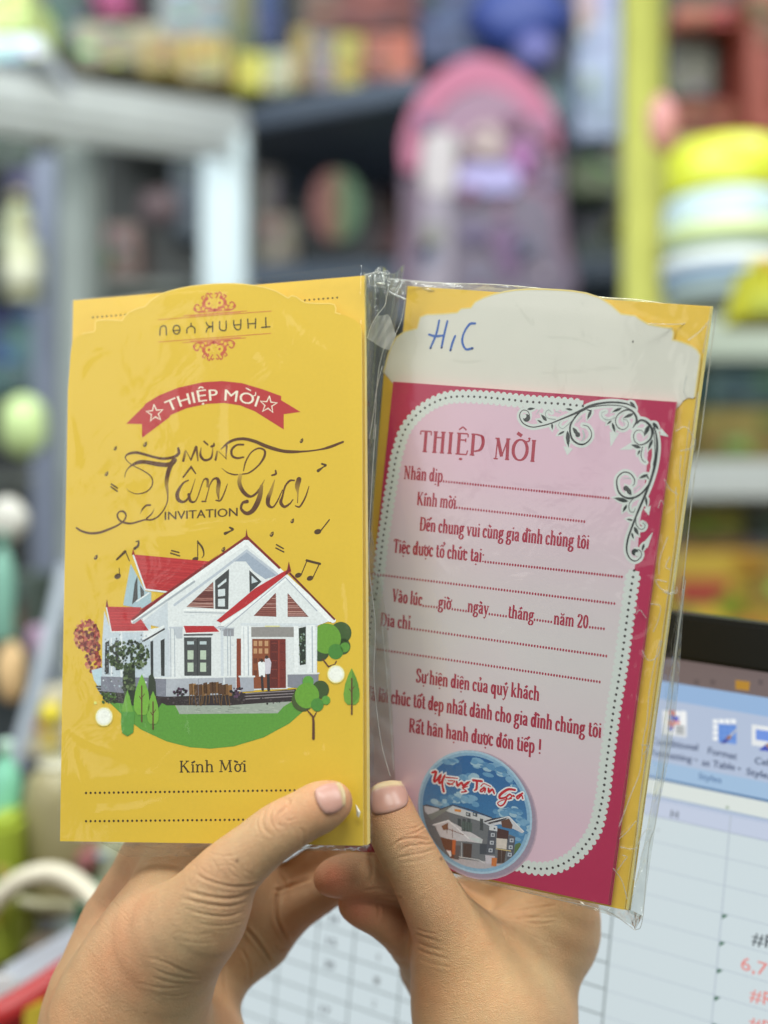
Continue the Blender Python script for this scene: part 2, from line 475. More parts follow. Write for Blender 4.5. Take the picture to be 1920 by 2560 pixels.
def slab(name, pts, z1, z0, m, parent, medge=None):
    """extruded outline; pts local, front at z1, back at z0"""
    tris = tessellate_polygon([[Vector((p[0], p[1], 0)) for p in pts]])
    ar = sum(pts[i][0] * pts[(i + 1) % len(pts)][1] - pts[(i + 1) % len(pts)][0] * pts[i][1] for i in range(len(pts)))
    if ar < 0: pts = pts[::-1]; tris = tessellate_polygon([[Vector((p[0], p[1], 0)) for p in pts]])
    n = len(pts)
    ch = 0.00006
    cx, cy = sum(p[0] for p in pts) / n, sum(p[1] for p in pts) / n
    v = [(p[0], p[1], z1) for p in pts] + [(p[0], p[1], z0) for p in pts]
    f, mi = [], []
    for t in tris:
        a, b, c = (pts[i] for i in t)
        s = (b[0] - a[0]) * (c[1] - a[1]) - (b[1] - a[1]) * (c[0] - a[0])
        if abs(s) < 1e-15: continue
        t = t if s > 0 else (t[0], t[2], t[1])
        f.append(tuple(t)); mi.append(0)
        f.append(tuple(n + i for i in reversed(t))); mi.append(0)
    for i in range(n):
        j = (i + 1) % n
        f.append((i, n + i, n + j, j)); mi.append(1 if medge else 0)
    me = bpy.data.meshes.new(name)
    me.from_pydata(v, [], f)
    me.materials.append(m)
    if medge: me.materials.append(medge)
    me.polygons.foreach_set("material_index", mi)
    return link(name, me, None, parent)


def quad_local(S, quad, z): return [S.loc(x, y, z) for x, y in quad]

# ================================================================== LEFT PACKET
left_env = empty("envelope", LS.M)
tag(left_env, "front yellow envelope with printed house and upside down flap lettering, above the left thumb", "envelope",
    "yellow invitation envelopes")
o = Q('A', [(45, 1457), (54, 1000), (60, 640), (66, 560), (74, 450), (82, 395), (100, 372), (130, 354), (165, 346), (190, 344), (199, 332), (198, 300), (204, 286), (260, 282),
            (335, 286), (350, 262), (372, 243), (410, 225), (450, 216), (466, 198), (485, 180), (520, 158), (560, 142), (620, 126), (680, 114), (740, 107), (800, 102),
            (850, 100), (900, 100), (950, 103), (1010, 110), (1060, 120), (1110, 136), (1150, 158), (1172, 172), (1192, 160), (1215, 166), (1240, 184), (1262, 196),
            (1320, 200), (1385, 200), (1408, 206), (1416, 224), (1413, 246), (1440, 254), (1480, 266), (1515, 284), (1538, 308), (1546, 340), (1548, 700)])
o += [(907.5, 1700), (908, 2114), (150, 2103), (156, 1700)]
out = [LS.loc(x, y) for x, y in o]
slab("front_panel", out, 0, -0.0005, yellow, left_env, edge_y)
# lighter line painting in the edge highlight along the die cut flap
fl = Ink(LS, 0.00003)
fl.stroke(o[7:45], 3.0, (238, 205, 100), 0, cap=False)
fl.build("flap_rim", left_env, mat("flap_rim_paper", rough=0.5, attr="Col", var=0.02))

random.seed(4)
# envelopes of the left stack, behind the front one
NL = 8
for k in range(NL):
    z1 = -0.0020 - k * 0.00088
    q = [(183, 751), (911 + 1.2 * k * .3, 689), (919 + 0.6 * k + random.uniform(-1.5, 1.5), 2113 - k * .6), (152 + k * .5, 2100)]
    e = empty("envelope", LS.M)
    lab = ["yellow envelope directly behind the front one, dotted lines showing at its top edge"] + \
          ["yellow envelope in the left stack seen only as a thin edge"] * 9
    tag(e, lab[k], "envelope", "yellow invitation envelopes")
    slab("panel", quad_local(LS, q, z1), z1, z1 - 0.00084, yellow_b, e, edge_y)
    if k == 0:
        I = Ink(LS, z1 + 0.00002)
        # the ink plane lies a little deeper than the sheet frame: measure there
        a, b = Q('A', [(187, 270), (1422, 170)])
        for i in range(54):
            t = i / 53
            x, y = LS.loc(a[0] + (b[0] - a[0]) * t, a[1] + (b[1] - a[1]) * t, z1)
            I.disc(x, y, 0.00032, (92, 78, 30), 0, 8, True)
        I.build("dotted_line", e)

def st(reg, pts, w, rgb, layer=1, smooth=5, **k): I.stroke(Q(reg, [(p[0], p[1]) + ((p[2] / REG[reg][2],) + tuple(p[3:]) if len(p) > 2 else ()) for p in pts]), w / REG[reg][2], rgb, layer, smooth=smooth, **k)
# ---- print on the front envelope
I = Ink(LS)
RED, CREAM = (184, 52, 54), (238, 226, 205)
I.poly(Q('A', [(355, 808), (448, 716), (450, 708), (520, 665), (620, 625), (740, 598), (840, 592), (940, 602), (1050, 635), (1140, 668), (1138, 688),
               (1237, 748), (1152, 760), (1152, 837), (1005, 745), (930, 715), (850, 703), (760, 708), (660, 730), (578, 765), (575, 775), (435, 880), (435, 810)]), RED, 0)
for cx, cy in ((500, 755), (1075, 712)):
    pts = []
    for k in range(11):
        r = 44 if k % 2 == 0 else 18
        a = math.radians(-90 + 36 * k + (-6 if cx < 800 else 6))
        pts.append((cx + r * math.cos(a), cy + r * math.sin(a)))
    I.stroke(Q('A', pts), 2.6, CREAM, 2)
# lettering on the arc
def circ(p, q, r):
    ax, ay, bx, by, cx, cy = *p, *q, *r
    d = 2 * (ax * (by - cy) + bx * (cy - ay) + cx * (ay - by))
    ux = ((ax * ax + ay * ay) * (by - cy) + (bx * bx + by * by) * (cy - ay) + (cx * cx + cy * cy) * (ay - by)) / d
    uy = ((ax * ax + ay * ay) * (cx - bx) + (bx * bx + by * by) * (ax - cx) + (cx * cx + cy * cy) * (bx - ax)) / d
    return ux, uy, math.hypot(ax - ux, ay - uy)
pa, pb, pc = Q('A', [(570, 748), (800, 690), (1012, 722)])
ux, uy, ur = circ(pa, pb, pc)
vs, fs = inter("THIỆP MOI")
x0, x1 = min(p[0] for p in vs), max(p[0] for p in vs)
a0, a1 = math.atan2(pa[1] - uy, pa[0] - ux), math.atan2(pc[1] - uy, pc[0] - ux)
for dx in (0.0, 0.012):
    b = len(I.v)
    for x, y in vs:
        t = (x + dx - x0) / (x1 - x0)
        an = a0 + (a1 - a0) * t
        rr = ur + y / 0.71 * 28.5
        q = LS.loc(ux + rr * math.cos(an), uy + rr * math.sin(an))
        I.v.append((q[0], q[1], I.z(3) + dx * 1e-4)); I.c.append(lin(CREAM))
    I.f += [tuple(b + i for i in f) for f in fs]
st('A', [(962, 628, 5), (985, 640, 5)], 5, CREAM, 4, smooth=0)
st('A', [(996, 668, 5), (1008, 664, 5), (1010, 650, 5)], 5, CREAM, 4)
I.build("ribbon_print", left_env)

I = Ink(LS)
DK = (70, 58, 34)
for p in ([(1262, 390), (1265, 492)], [(1220, 492), (1305, 485)], [(1075, 405), (1082, 500)], [(1158, 400), (1155, 498)], [(1080, 455), (1158, 450)],
          [(930, 420), (935, 480), (965, 515), (1000, 500), (1005, 410)], [(932, 468), (1003, 462)], [(785, 430), (786, 505), (818, 525), (850, 512), (852, 425)],
          [(712, 435), (712, 535)], [(645, 440), (665, 475), (708, 485)], [(645, 540), (660, 500), (708, 485)], [(488, 450), (488, 480)],
          [(445, 550), (448, 505), (488, 480), (525, 500), (528, 548)], [(306, 526), (372, 520)], [(165, 572), (170, 500), (200, 475), (228, 490), (232, 568)]):
    st('I', p, 13, DK, 1, smooth=5 if len(p) > 2 else 0)
st('I', [(338 + 36 * math.cos(a), 515 + 46 * math.sin(a)) for a in [k * math.pi / 8 for k in range(17)]], 13, DK, 2, smooth=0)
OR = (203, 118, 62)
for p, w in (([(150, 412), (1320, 322)], 7), ([(410, 370), (1065, 321)], 7), ([(148, 643), (1315, 553)], 7), ([(400, 650), (1055, 600)], 7)):
    st('I', p, w, OR, 1, smooth=0)
st('I', [(480, 372), (1000, 332)], 12, (215, 140, 80), 0, smooth=0)
st('I', [(480, 636), (1000, 596)], 12, (215, 140, 80), 0, smooth=0)
I.build("flap_lettering", left_env)
# damask ornaments above and below the lettering
I = Ink(LS)
for cx, cy, sgn in ((737, 335, -1), (722, 625, 1)):
    def T(x, y):
        c, s = math.cos(math.radians(-4.4)), math.sin(math.radians(-4.4))
        return (cx + x * c - sgn * y * s, cy + x * s + sgn * y * c)
    C1, C2, YH = (196, 92, 66), (208, 124, 72), (226, 188, 62)
    for sx in (-1, 1):
        def W(pts): return [T(sx * p[0], p[1]) + tuple(p[2:]) for p in pts]
        I.poly(Q('I', W([(0, 5), (175, 5), (150, 30), (140, 70), (95, 110), (40, 120), (6, 60)])), C2, 0)
        I.poly(Q('I', W([(60, 90), (125, 70), (130, 110), (95, 150), (100, 165), (60, 160)])), C1, 1)
        st('I', W([(20, 20), (60, 50), (110, 40), (150, 60), (195, 45), (205, 75), (180, 95), (160, 80)]), 13, C1, 2)
        st('I', W([(205, 75), (215, 45), (180, 18), (120, 14)]), 12, C1, 2)
        st('I', W([(20, 150), (40, 175), (30, 200), (15, 190)]), 12, C1, 2)
        st('I', W([(60, 150), (80, 180), (62, 205), (50, 190)]), 12, C1, 2)
        st('I', W([(100, 130), (128, 160), (105, 175)]), 12, C1, 2)
        px, py = Q('I', [T(sx * 55, 95)])[0]; I.disc(px, py, 9.5, YH, 3, 10)
        I.disc(px, py, 3.6, C1, 4, 8)
        px, py = Q('I', [T(sx * 175, 60)])[0]; I.disc(px, py, 4.5, YH, 3, 8)
        px, py = Q('I', [T(sx * 118, 45)])[0]; I.disc(px, py, 3.8, YH, 3, 8)
        px, py = Q('I', [T(sx * 18, 55)])[0]; I.disc(px, py, 4, YH, 3, 8)
        st('I', W([(8, 100), (12, 140)]), 8, YH, 3, smooth=0)
        px, py = Q('I', [T(sx * 85, 25)])[0]; I.disc(px, py, 3.2, YH, 3, 8)
    px, py = Q('I', [T(0, 22)])[0]; I.disc(px, py, 4.2, (176, 62, 56), 4, 8)
I.build("flap_ornament", left_env)

# ---- script lettering
I = Ink(LS)
B1, B2 = (92, 56, 30), (196, 160, 62)
def sc(reg, pts, lay=1): st(reg, pts, 10, B1, lay, smooth=6, rgb2=B2)
sc('J', [(1160, 265, 26), (1165, 320, 34), (1110, 360, 30), (1000, 378, 28), (900, 362, 26), (780, 328, 28), (700, 312, 30), (620, 325, 24), (583, 360, 14), (600, 400, 10), (660, 450, 10), (760, 500, 12), (850, 560, 14), (880, 620, 14), (865, 690, 14), (800, 745, 14), (700, 762, 10), (620, 730, 7, .3), (595, 700, 4, .7)])
sc('J', [(575, 585, 6), (590, 520, 10), (640, 460, 18), (720, 420, 38), (800, 415, 40), (950, 440, 46), (1040, 445, 46), (1090, 430, 52), (1125, 395, 44)], 2)
sc('J', [(1110, 400, 50), (1070, 470, 50), (1040, 570, 46), (1032, 660, 40, .45), (1045, 760, 20, .3), (1040, 850, 14), (1000, 940, 14), (940, 1010, 16), (870, 1045, 18), (800, 1045, 16), (740, 1060, 18), (650, 1085, 20), (580, 1078, 22), (520, 1050, 20), (495, 1000, 20), (515, 960, 16), (560, 955, 22), (590, 995, 18), (570, 1050, 18), (500, 1105, 20), (400, 1150, 24), (300, 1185, 26), (200, 1192, 24), (110, 1170, 22), (50, 1135, 20)], 3)
sc('J', [(855, 885, 20), (810, 890, 20), (770, 930, 16), (745, 980, 8, .8)])
sc('J', [(900, 920, 4, .5), (870, 980, 14), (815, 1030, 18)])
sc('J', [(1270, 615, 14), (1220, 640, 18), (1175, 700, 30), (1148, 770, 42), (1165, 830, 38), (1215, 850, 26), (1260, 820, 22), (1300, 740, 14), (1345, 600, 8, .5)])
st('J', [(1215, 580, 18), (1300, 468, 22), (1350, 540, 14)], 20, B1, 2, smooth=0)
sc('J', [(1275, 770, 34), (1292, 838, 30), (1335, 850, 18), (1370, 800, 12), (1425, 640, 12), (1450, 600, 18), (1480, 610, 28, .1), (1480, 680, 26, .5)], 2)
sc('J', [(1505, 660, 10, .3), (1480, 760, 12, .1), (1455, 845, 14)])
st('J', [(1420, 845, 16), (1460, 845, 16)], 16, B1, 1, smooth=0)
sc('K', [(95, 690, 10), (140, 610, 18), (185, 595, 30), (205, 640, 44), (195, 730, 40, .5), (205, 820, 12)], 2)
sc('K', [(175, 833, 14), (225, 832, 18), (270, 740, 14), (300, 655, 8)], 3)
for reg, pts in (('J', [(1215, 400, 28), (1238, 300, 24, .5)]), ('J', [(1242, 285, 10, .6), (1298, 392, 12)]), ('J', [(1298, 392, 18), (1355, 250, 28)]), ('J', [(1358, 255, 26), (1375, 400, 16, .3)]),
                 ('K', [(170, 390, 24), (188, 300, 20, .5)]), ('K', [(205, 300, 8, .5), (290, 382, 8)]), ('K', [(283, 380, 12, .5), (292, 240, 22)]),
                 ('K', [(45, 190, 20), (85, 226, 18)])):
    st(reg, pts, 20, B1, 2, smooth=0, rgb2=B2)
sc('K', [(12, 260, 12, .6), (5, 340, 26), (45, 392, 26), (100, 385, 24), (130, 350, 20), (140, 260, 10, .6)])
sc('K', [(125, 245, 26), (150, 235, 26), (152, 212, 16)], 3)
sc('K', [(475, 225, 20), (400, 230, 22), (345, 285, 26), (355, 350, 24), (410, 372, 22), (475, 362, 18)], 2)
sc('K', [(230, 275, 8), (300, 210, 26), (380, 172, 30), (480, 162, 32), (600, 190, 34), (730, 245, 38), (880, 290, 34), (1000, 303, 32), (1150, 298, 18), (1300, 280, 16), (1420, 250, 28), (1560, 195, 22)], 3)
sc('K', [(240, 485, 6, .5), (300, 530, 12), (370, 552, 16), (410, 552, 14)])
sc('K', [(460, 548, 12), (540, 530, 16), (640, 450, 18), (700, 360, 26), (705, 290, 22), (640, 265, 18), (560, 310, 14), (500, 410, 16), (475, 510, 12)])
sc('K', [(440, 560, 40, .9), (430, 640, 44, .4), (460, 720, 42, 0), (510, 775, 38), (560, 790, 26), (610, 760, 24), (650, 710, 24, .2), (705, 610, 6, .5)], 2)
sc('K', [(672, 680, 36, .4), (655, 780, 52, .2), (622, 870, 56), (570, 950, 48), (505, 975, 38), (450, 925, 28), (466, 862, 28), (515, 845, 40)], 3)
sc('K', [(785, 560, 18), (828, 545, 22), (825, 508, 18)])
sc('K', [(815, 610, 8, .6), (772, 740, 38, .55), (745, 810, 46), (745, 880, 40), (792, 908, 20), (840, 850, 16), (900, 720, 10)])
sc('K', [(1030, 615, 14), (980, 620, 22), (930, 680, 20), (900, 790, 22), (882, 855, 36), (920, 903, 28), (980, 870, 18), (1015, 825, 10)], 2)
sc('K', [(1080, 605, 54), (1062, 680, 50, .35), (1068, 760, 16, .6), (1065, 860, 8)], 3)
sc('K', [(1042, 893, 12), (1090, 900, 18), (1150, 800, 16), (1190, 680, 8)], 4)
text_sans(I, "INVITATION", (412, 1300), (594, 1290), 21, (84, 58, 30), 2, bold=0.015)
I.build("script_lettering", left_env)

I = Ink(LS)
N1, N2 = (78, 54, 30), (176, 140, 70)
for reg, x, y, r in (('J', 470, 268, 16), ('J', 795, 225, 20), ('J', 375, 545, 18), ('K', 1105, 185, 18), ('K', 1005, 1060, 18), ('K', 780, 1205, 20), ('B', 200, 230, 9), ('B', 845, 190, 9)):
    X, Y = Q(reg, [(x, y)])[0]; s = REG[reg][2]
    I.disc(X, Y + r * .3 / s, r / s, N1, 1, 9)
    I.disc(X - r * .25 / s, Y - r * .05 / s, r * .5 / s, N2, 2, 8)
    I.stroke([(X, Y - r * .9 / s), (X + r * .9 / s, Y - r * 1.3 / s), (X + r / s, Y - r * .1 / s)], 2.2, N1, 2)
for reg, p in (('J', [(430, 655), (495, 700)]), ('J', [(425, 685), (495, 735)]), ('B', [(585, 195), (622, 205)]), ('B', [(580, 208), (625, 222)]), ('B', [(1115, 165), (1150, 185)]), ('B', [(1112, 182), (1152, 202)])):
    st(reg, p, 16 if reg == 'J' else 7, N1, 1, smooth=0)
# notes
st('K', [(1290, 510, 34), (1345, 470, 14), (1372, 450, 24), (1330, 435, 20)], 20, N1)
st('K', [(275, 1195, 34), (330, 1170, 16), (358, 1150, 26), (325, 1130, 20)], 20, N1)
I.disc(*Q('K', [(1285, 1175)])[0], 9.2, N1, 1, 12, ry=6.5, rot=.2); st('K', [(1318, 1165), (1412, 1045)], 14, N1, 1, smooth=0)
I.disc(*Q('B', [(312, 325)])[0], 8.5, N1, 1, 12, ry=6.5, rot=.3); st('B', [(322, 315), (320, 285)], 4, N1, 2, smooth=0)
st('B', [(308, 240, 10), (350, 200, 14)], 10, N1, 2, smooth=0); st('B', [(352, 200), (372, 248)], 5, N1, 2, smooth=0)
st('B', [(398, 185, 14), (415, 170, 12), (418, 148, 8), (405, 150, 6)], 8, N1)
I.disc(*Q('B', [(705, 238)])[0], 8, N1, 1, 12, ry=5, rot=.2); st('B', [(717, 235, 5), (717, 145, 5)], 5, N1, 2, smooth=0); st('B', [(717, 150, 8), (740, 180, 10), (748, 215, 6), (738, 232, 3)], 8, N1, 3)
for x, y in ((1225, 320), (1285, 335)): I.disc(*Q('B', [(x, y)])[0], 8.5, N1, 1, 12, ry=6, rot=.3)
st('B', [(1240, 318), (1270, 245)], 5, N1, 2, smooth=0); st('B', [(1300, 330), (1332, 262)], 5, N1, 2, smooth=0); st('B', [(1268, 245, 12), (1335, 262, 12)], 12, N1, 3, smooth=0)
I.build("note_prints", left_env)

# ---- the house picture
I = Ink(LS)
def bp(pts, c, lay): I.poly(Q('B', pts), c, lay)
def bd(x, y, r, c, lay, n=12): X, Y = Q('B', [(x, y)])[0]; I.disc(X, Y, r / 2.023, c, lay, n)
def bs(pts, w, c, lay, smooth=0): st('B', pts, w, c, lay, smooth=smooth)
WH, SH, GY, DR = (226, 230, 232), (186, 196, 204), (128, 130, 144), (150, 32, 40)
rnd = random.Random(7)
# red tree
for k in range(260):
    a, r = rnd.uniform(0, 6.28), math.sqrt(rnd.random())
    x, y = (155 + 62 * r * math.cos(a), 625 + 80 * r * math.sin(a)) if k < 180 else (190 + 42 * r * math.cos(a), 735 + 75 * r * math.sin(a))
    bd(x, y, rnd.uniform(5, 12), rnd.choice([(120, 34, 34), (150, 60, 50), (190, 96, 80), (100, 26, 30), (176, 70, 66), (206, 140, 96)]), rnd.choice([0, 1, 2, 3]), 6)
bp([(180, 800), (260, 780), (260, 880), (215, 885), (192, 850)], (188, 212, 222), 4)
bp([(200, 878), (300, 880), (470, 930), (560, 950), (560, 1000), (340, 1020), (270, 965), (225, 920)], (52, 48, 44), 5)
for y in (888, 902, 918): bs([(205 + (y - 888) * .6, y), (300, y + 4)], 4, (150, 160, 165), 6)
# ground
bp([(262, 955), (300, 965), (400, 975), (520, 990), (535, 968), (560, 958), (590, 964), (606, 985), (625, 1018), (1120, 1016), (1140, 990), (1185, 962), (1225, 962), (1248, 1010),
    (1180, 1070), (1050, 1140), (900, 1185), (780, 1197), (680, 1190), (560, 1160), (430, 1100), (340, 1030)], (92, 152, 56), 7)
bp([(515, 945), (1205, 940), (1190, 960), (1150, 985), (1122, 1018), (625, 1022), (602, 975), (560, 960)], (160, 168, 158), 8)
for k in range(30):
    x, y = rnd.uniform(640, 1110), rnd.uniform(985, 1012); bs([(x, y), (x + rnd.uniform(10, 30), y + 1)], 3, rnd.choice([(136, 144, 136), (182, 188, 178)]), 9)
bp([(500, 925), (720, 925), (960, 915), (1215, 895), (1205, 945), (1190, 958), (1060, 965), (880, 978), (560, 978), (515, 955)], (48, 36, 40), 10)
for y in (918, 932, 946): bs([(960, y), (1205, y - 14)], 4, (150, 140, 142), 11)
# main body
bp([(245, 500), (280, 605), (440, 600), (480, 480), (480, 930), (232, 905), (235, 640)], (196, 208, 218), 10)
bp([(378, 262), (452, 400), (482, 404), (482, 486), (425, 486), (340, 472)], (164, 190, 200), 11)
bp([(385, 468), (398, 362), (412, 322), (414, 440)], (60, 62, 62), 12); bp([(425, 370), (446, 400), (446, 425), (430, 440)], (70, 72, 72), 12)
bs([(408, 452), (470, 410)], 7, WH, 13)
bp([(398, 548), (965, 142), (1402, 545), (1322, 562), (1320, 880), (960, 905), (555, 932), (478, 930), (478, 645), (445, 640), (440, 600), (540, 580)], WH, 12)
bp([(565, 455), (575, 930), (480, 925), (480, 650), (555, 590), (430, 560)], (204, 212, 220), 13)
bp([(900, 250), (965, 190), (1120, 320), (1060, 340), (1000, 300), (960, 250)], (160, 172, 190), 13)
# roofs
bp([(388, 214), (778, 250), (568, 404), (452, 388)], (186, 40, 46), 14)
bp([(778, 246), (830, 210), (430, 520), (402, 536), (430, 492), (560, 404)], (150, 30, 36), 15)
bp([(254, 478), (432, 482), (414, 520), (470, 600), (276, 603)], (186, 38, 46), 14)
bs([(392, 552), (560, 430), (965, 148), (1402, 548)], 26, (238, 241, 242), 16)
bs([(392, 560), (565, 445), (700, 352)], 10, (170, 178, 186), 17)
bs([(388, 543), (560, 412), (965, 126), (1130, 282)], 12, (128, 30, 34), 18)
bs([(1185, 312), (1408, 542)], 10, (110, 30, 34), 18)
bp([(950, 142), (960, 118), (964, 84), (969, 118), (984, 142)], (128, 30, 34), 19)
bp([(384, 216), (390, 186), (400, 216)], (150, 40, 40), 19); bp([(252, 480), (258, 440), (266, 480)], (130, 40, 40), 19)
bs([(256, 484), (280, 606), (470, 604)], 6, WH, 16); bs([(392, 220), (452, 392), (570, 406)], 8, WH, 16)
# roof courses, wall joints, eave shade as printed
for q_ in range(16):
    t = (q_ + .5) / 16
    bs([(392 + (452 - 392) * t, 222 + (388 - 222) * t), (772 - (772 - 572) * t, 254 + (402 - 254) * t)], 2.2, rnd.choice([(164, 34, 40), (200, 60, 62), (150, 30, 36)]), 15)
    bs([(258 + 18 * t, 484 + 116 * t), (430 - 12 * t + 50 * t * t, 486 + 112 * t)], 2.2, rnd.choice([(160, 32, 40), (202, 62, 66)]), 15)
for q_ in range(60):
    x = rnd.uniform(590, 1290); y = rnd.uniform(520, 560) if q_ % 2 else rnd.uniform(600, 830)
    bs([(x, y), (x + rnd.uniform(4, 26), y + rnd.uniform(-1, 1))], rnd.uniform(2, 5), rnd.choice([(206, 212, 220), (236, 238, 238), (214, 220, 224)]), 13.5)
bs([(600, 470), (800, 322), (965, 196), (1120, 316)], 12, (188, 196, 208), 15.5)
bs([(575, 585), (900, 585)], 8, (196, 202, 212), 15.5)
bs([(570, 600), (572, 830)], 10, (206, 212, 222), 15.5)
bs([(840, 590), (842, 830)], 14, (210, 216, 224), 15)
for q_ in range(90): bd(rnd.uniform(240, 470), rnd.uniform(610, 900), rnd.uniform(2, 6), rnd.choice([(170, 186, 198), (214, 222, 228), (140, 152, 160), (110, 116, 120)]), 18, 6)
for q_ in range(60): bd(rnd.uniform(560, 1180), rnd.uniform(930, 970), rnd.uniform(2, 6), rnd.choice([(90, 78, 84), (34, 28, 32), (70, 62, 60)]), 11.5, 6)
# louvres
for tri in ([(660, 480), (796, 352), (798, 488)], [(1000, 525), (1112, 408), (1115, 530)], [(1172, 410), (1278, 530), (1172, 530)]):
    bp(tri, (116, 58, 52), 18)
    ys = sorted(p[1] for p in tri); y = ys[0] + 12
    while y < ys[2] - 4:
        xs = []
        for i in range(3):
            (xa, ya), (xb, yb) = tri[i], tri[(i + 1) % 3]
            if (ya - y) * (yb - y) < 0: xs.append(xa + (xb - xa) * (y - ya) / (yb - ya))
        if len(xs) == 2: 
            m = rnd.uniform(.3, .7)
            a, b = min(xs) + 3, max(xs) - 3
            bs([(a, y), (a + (b - a) * m, y + 2), (b, y + rnd.uniform(-1, 2))], 4, rnd.choice([(196, 160, 150), (170, 120, 110), (90, 44, 40)]), 19)
        y += 8
bs([(650, 495), (800, 498), (885, 500)], 9, (244, 246, 246), 20); bs([(650, 506), (885, 512)], 4, (176, 182, 190), 20)
bp([(805, 346), (876, 288), (872, 492), (806, 490)], (66, 66, 68), 18)
for a in ([(818, 372), (862, 336), (862, 352), (820, 356 + 28)], [(820, 392), (856, 388), (856, 424), (820, 428)], [(820, 440), (855, 438), (855, 478), (820, 478)]): bp(a, (214, 222, 226), 19)
bp([(978, 294), (1040, 352), (1010, 380), (980, 408)], (62, 64, 66), 18); bp([(990, 322), (1022, 352), (990, 362)], (200, 210, 216), 19)
# porch
bp([(836, 572), (1172, 316), (1395, 548), (1318, 576), (860, 585)], WH, 17)
bp([(1000, 525), (1112, 408), (1115, 530)], (116, 58, 52), 20)
for k in range(12): bs([(1112 - (k * 9.4), 418 + k * 9.4), (1113, 418 + k * 9.4)], 4, rnd.choice([(196, 150, 140), (150, 90, 80)]), 21)
bp([(1172, 410), (1278, 530), (1172, 530)], (116, 58, 52), 20)
for k in range(12): bs([(1173, 420 + k * 9.2), (1176 + (k * 8), 420 + k * 9.2)], 4, rnd.choice([(196, 150, 140), (150, 90, 80)]), 21)
bp([(812, 550), (1005, 388), (1140, 308), (1180, 288), (1190, 300), (1160, 322), (960, 478), (834, 560)], (184, 36, 44), 22)
bs([(842, 570), (962, 492), (1172, 330), (1385, 548)], 16, (242, 244, 245), 21)
bs([(1165, 312), (1176, 294)], 10, (120, 30, 34), 23); bp([(1168, 300), (1178, 250), (1190, 300)], (128, 30, 34), 23)
bs([(940, 568), (1318, 572)], 14, (214, 220, 226), 22)
bp([(985, 582), (1205, 582), (1205, 632), (985, 632)], (146, 142, 140), 18)
bs([(1060, 578), (1130, 578)], 6, (226, 222, 160), 23)
bp([(985, 632), (1170, 632), (1172, 895), (985, 900)], (222, 224, 224), 18)
bp([(993, 642), (1162, 642), (1164, 890), (993, 894)], (118, 42, 34), 19)
bp([(995, 644), (1082, 644), (1082, 892), (995, 892)], (138, 74, 44), 20)
for x in (1000, 1026, 1056):
    for y in (652, 690, 740, 800): bp([(x, y), (x + 18, y), (x + 18, y + 26), (x, y + 26)], (196, 150, 110) if y < 700 else (108, 54, 34), 21)
bp([(1085, 650), (1122, 650), (1122, 885), (1085, 885)], (96, 34, 30), 20); bs([(1128, 650), (1128, 885)], 5, (150, 60, 46), 21)
for q_ in range(5): bs([(1092, 664 + q_ * 44), (1118, 664 + q_ * 44)], 3, (140, 56, 44), 22); bs([(1136, 664 + q_ * 44), (1158, 664 + q_ * 44)], 3, (92, 30, 28), 22)
bs([(842, 600), (1160, 330), (1320, 500)], 5, (176, 182, 194), 21.5)
bp([(914, 640), (936, 640), (936, 902), (914, 900)], (134, 60, 38), 18)
bp([(1022, 762), (1040, 752), (1060, 762), (1058, 835), (1028, 832)], (238, 240, 242), 23); bp([(1056, 742), (1080, 738), (1090, 762), (1084, 818), (1060, 820)], (208, 202, 214), 24)
bs([(1042, 832), (1046, 898)], 13, (52, 42, 46), 23); bs([(1074, 818), (1076, 898)], 15, (44, 36, 40), 23)
bd(1042, 752, 8, (60, 40, 34), 25, 8); bd(1066, 734, 9, (64, 44, 36), 25, 8)
for a in ([(936, 575), (988, 575), (990, 830), (940, 830)], [(1203, 576), (1226, 576), (1226, 820), (1206, 820)], [(1266, 572), (1312, 572), (1315, 816), (1270, 816)]): bp(a, (236, 239, 241), 24)
bs([(972, 580), (974, 828)], 5, (170, 178, 190), 25); bs([(950, 580), (952, 828)], 3, (196, 202, 210), 25); bs([(1296, 580), (1298, 812)], 6, (180, 188, 198), 25)
bs([(928, 832), (1004, 832)], 9, WH, 26)
bp([(930, 836), (1000, 836), (1002, 905), (936, 910)], (168, 172, 184), 24)
bp([(1228, 588), (1264, 580), (1264, 770), (1234, 775)], (40, 48, 38), 19)
for k in range(30): bd(rnd.uniform(1232, 1262), rnd.uniform(590, 765), 5, rnd.choice([(90, 110, 80), (30, 36, 30), (150, 170, 160)]), 20, 6)
bp([(1172, 820), (1328, 818), (1328, 872), (1240, 892), (1172, 884)], (134, 136, 148), 25); bs([(1170, 818), (1330, 816)], 8, WH, 26)
bs([(1248, 840), (1248, 880)], 3, (100, 102, 116), 26)
# front wall window and awning
bp([(645, 576), (798, 576), (828, 606), (655, 612)], (182, 36, 44), 20); bs([(645, 580), (656, 614), (828, 608)], 5, (238, 240, 240), 21)
bs([(650, 622), (790, 620)], 8, (80, 78, 84), 20)
bp([(648, 634), (786, 634), (786, 828), (650, 828)], (70, 72, 74), 20)
for x in (664, 728):
    bp([(x, 654), (x + 34, 654), (x + 34, 670), (x, 670)], (190, 204, 208), 21)
    for y in (700, 762): bp([(x + 2, y), (x + 32, y), (x + 32, y + 46), (x + 2, y + 46)], (188, 204, 184), 21)
bs([(716, 640), (716, 826)], 4, (44, 46, 48), 22)
bp([(590, 580), (640, 580), (640, 640), (610, 640)], (190, 196, 204), 14)
for x in (580, 600, 868, 882): bs([(x, 590), (x + 2, 835)], 4, (172, 180, 192), 15)
bp([(820, 578), (900, 578), (900, 628), (850, 628)], (150, 150, 158), 15)
bs([(480, 838), (560, 840), (910, 832)], 8, WH, 16)
bp([(228, 832), (480, 838), (558, 842), (558, 935), (228, 906)], (126, 128, 142), 15)
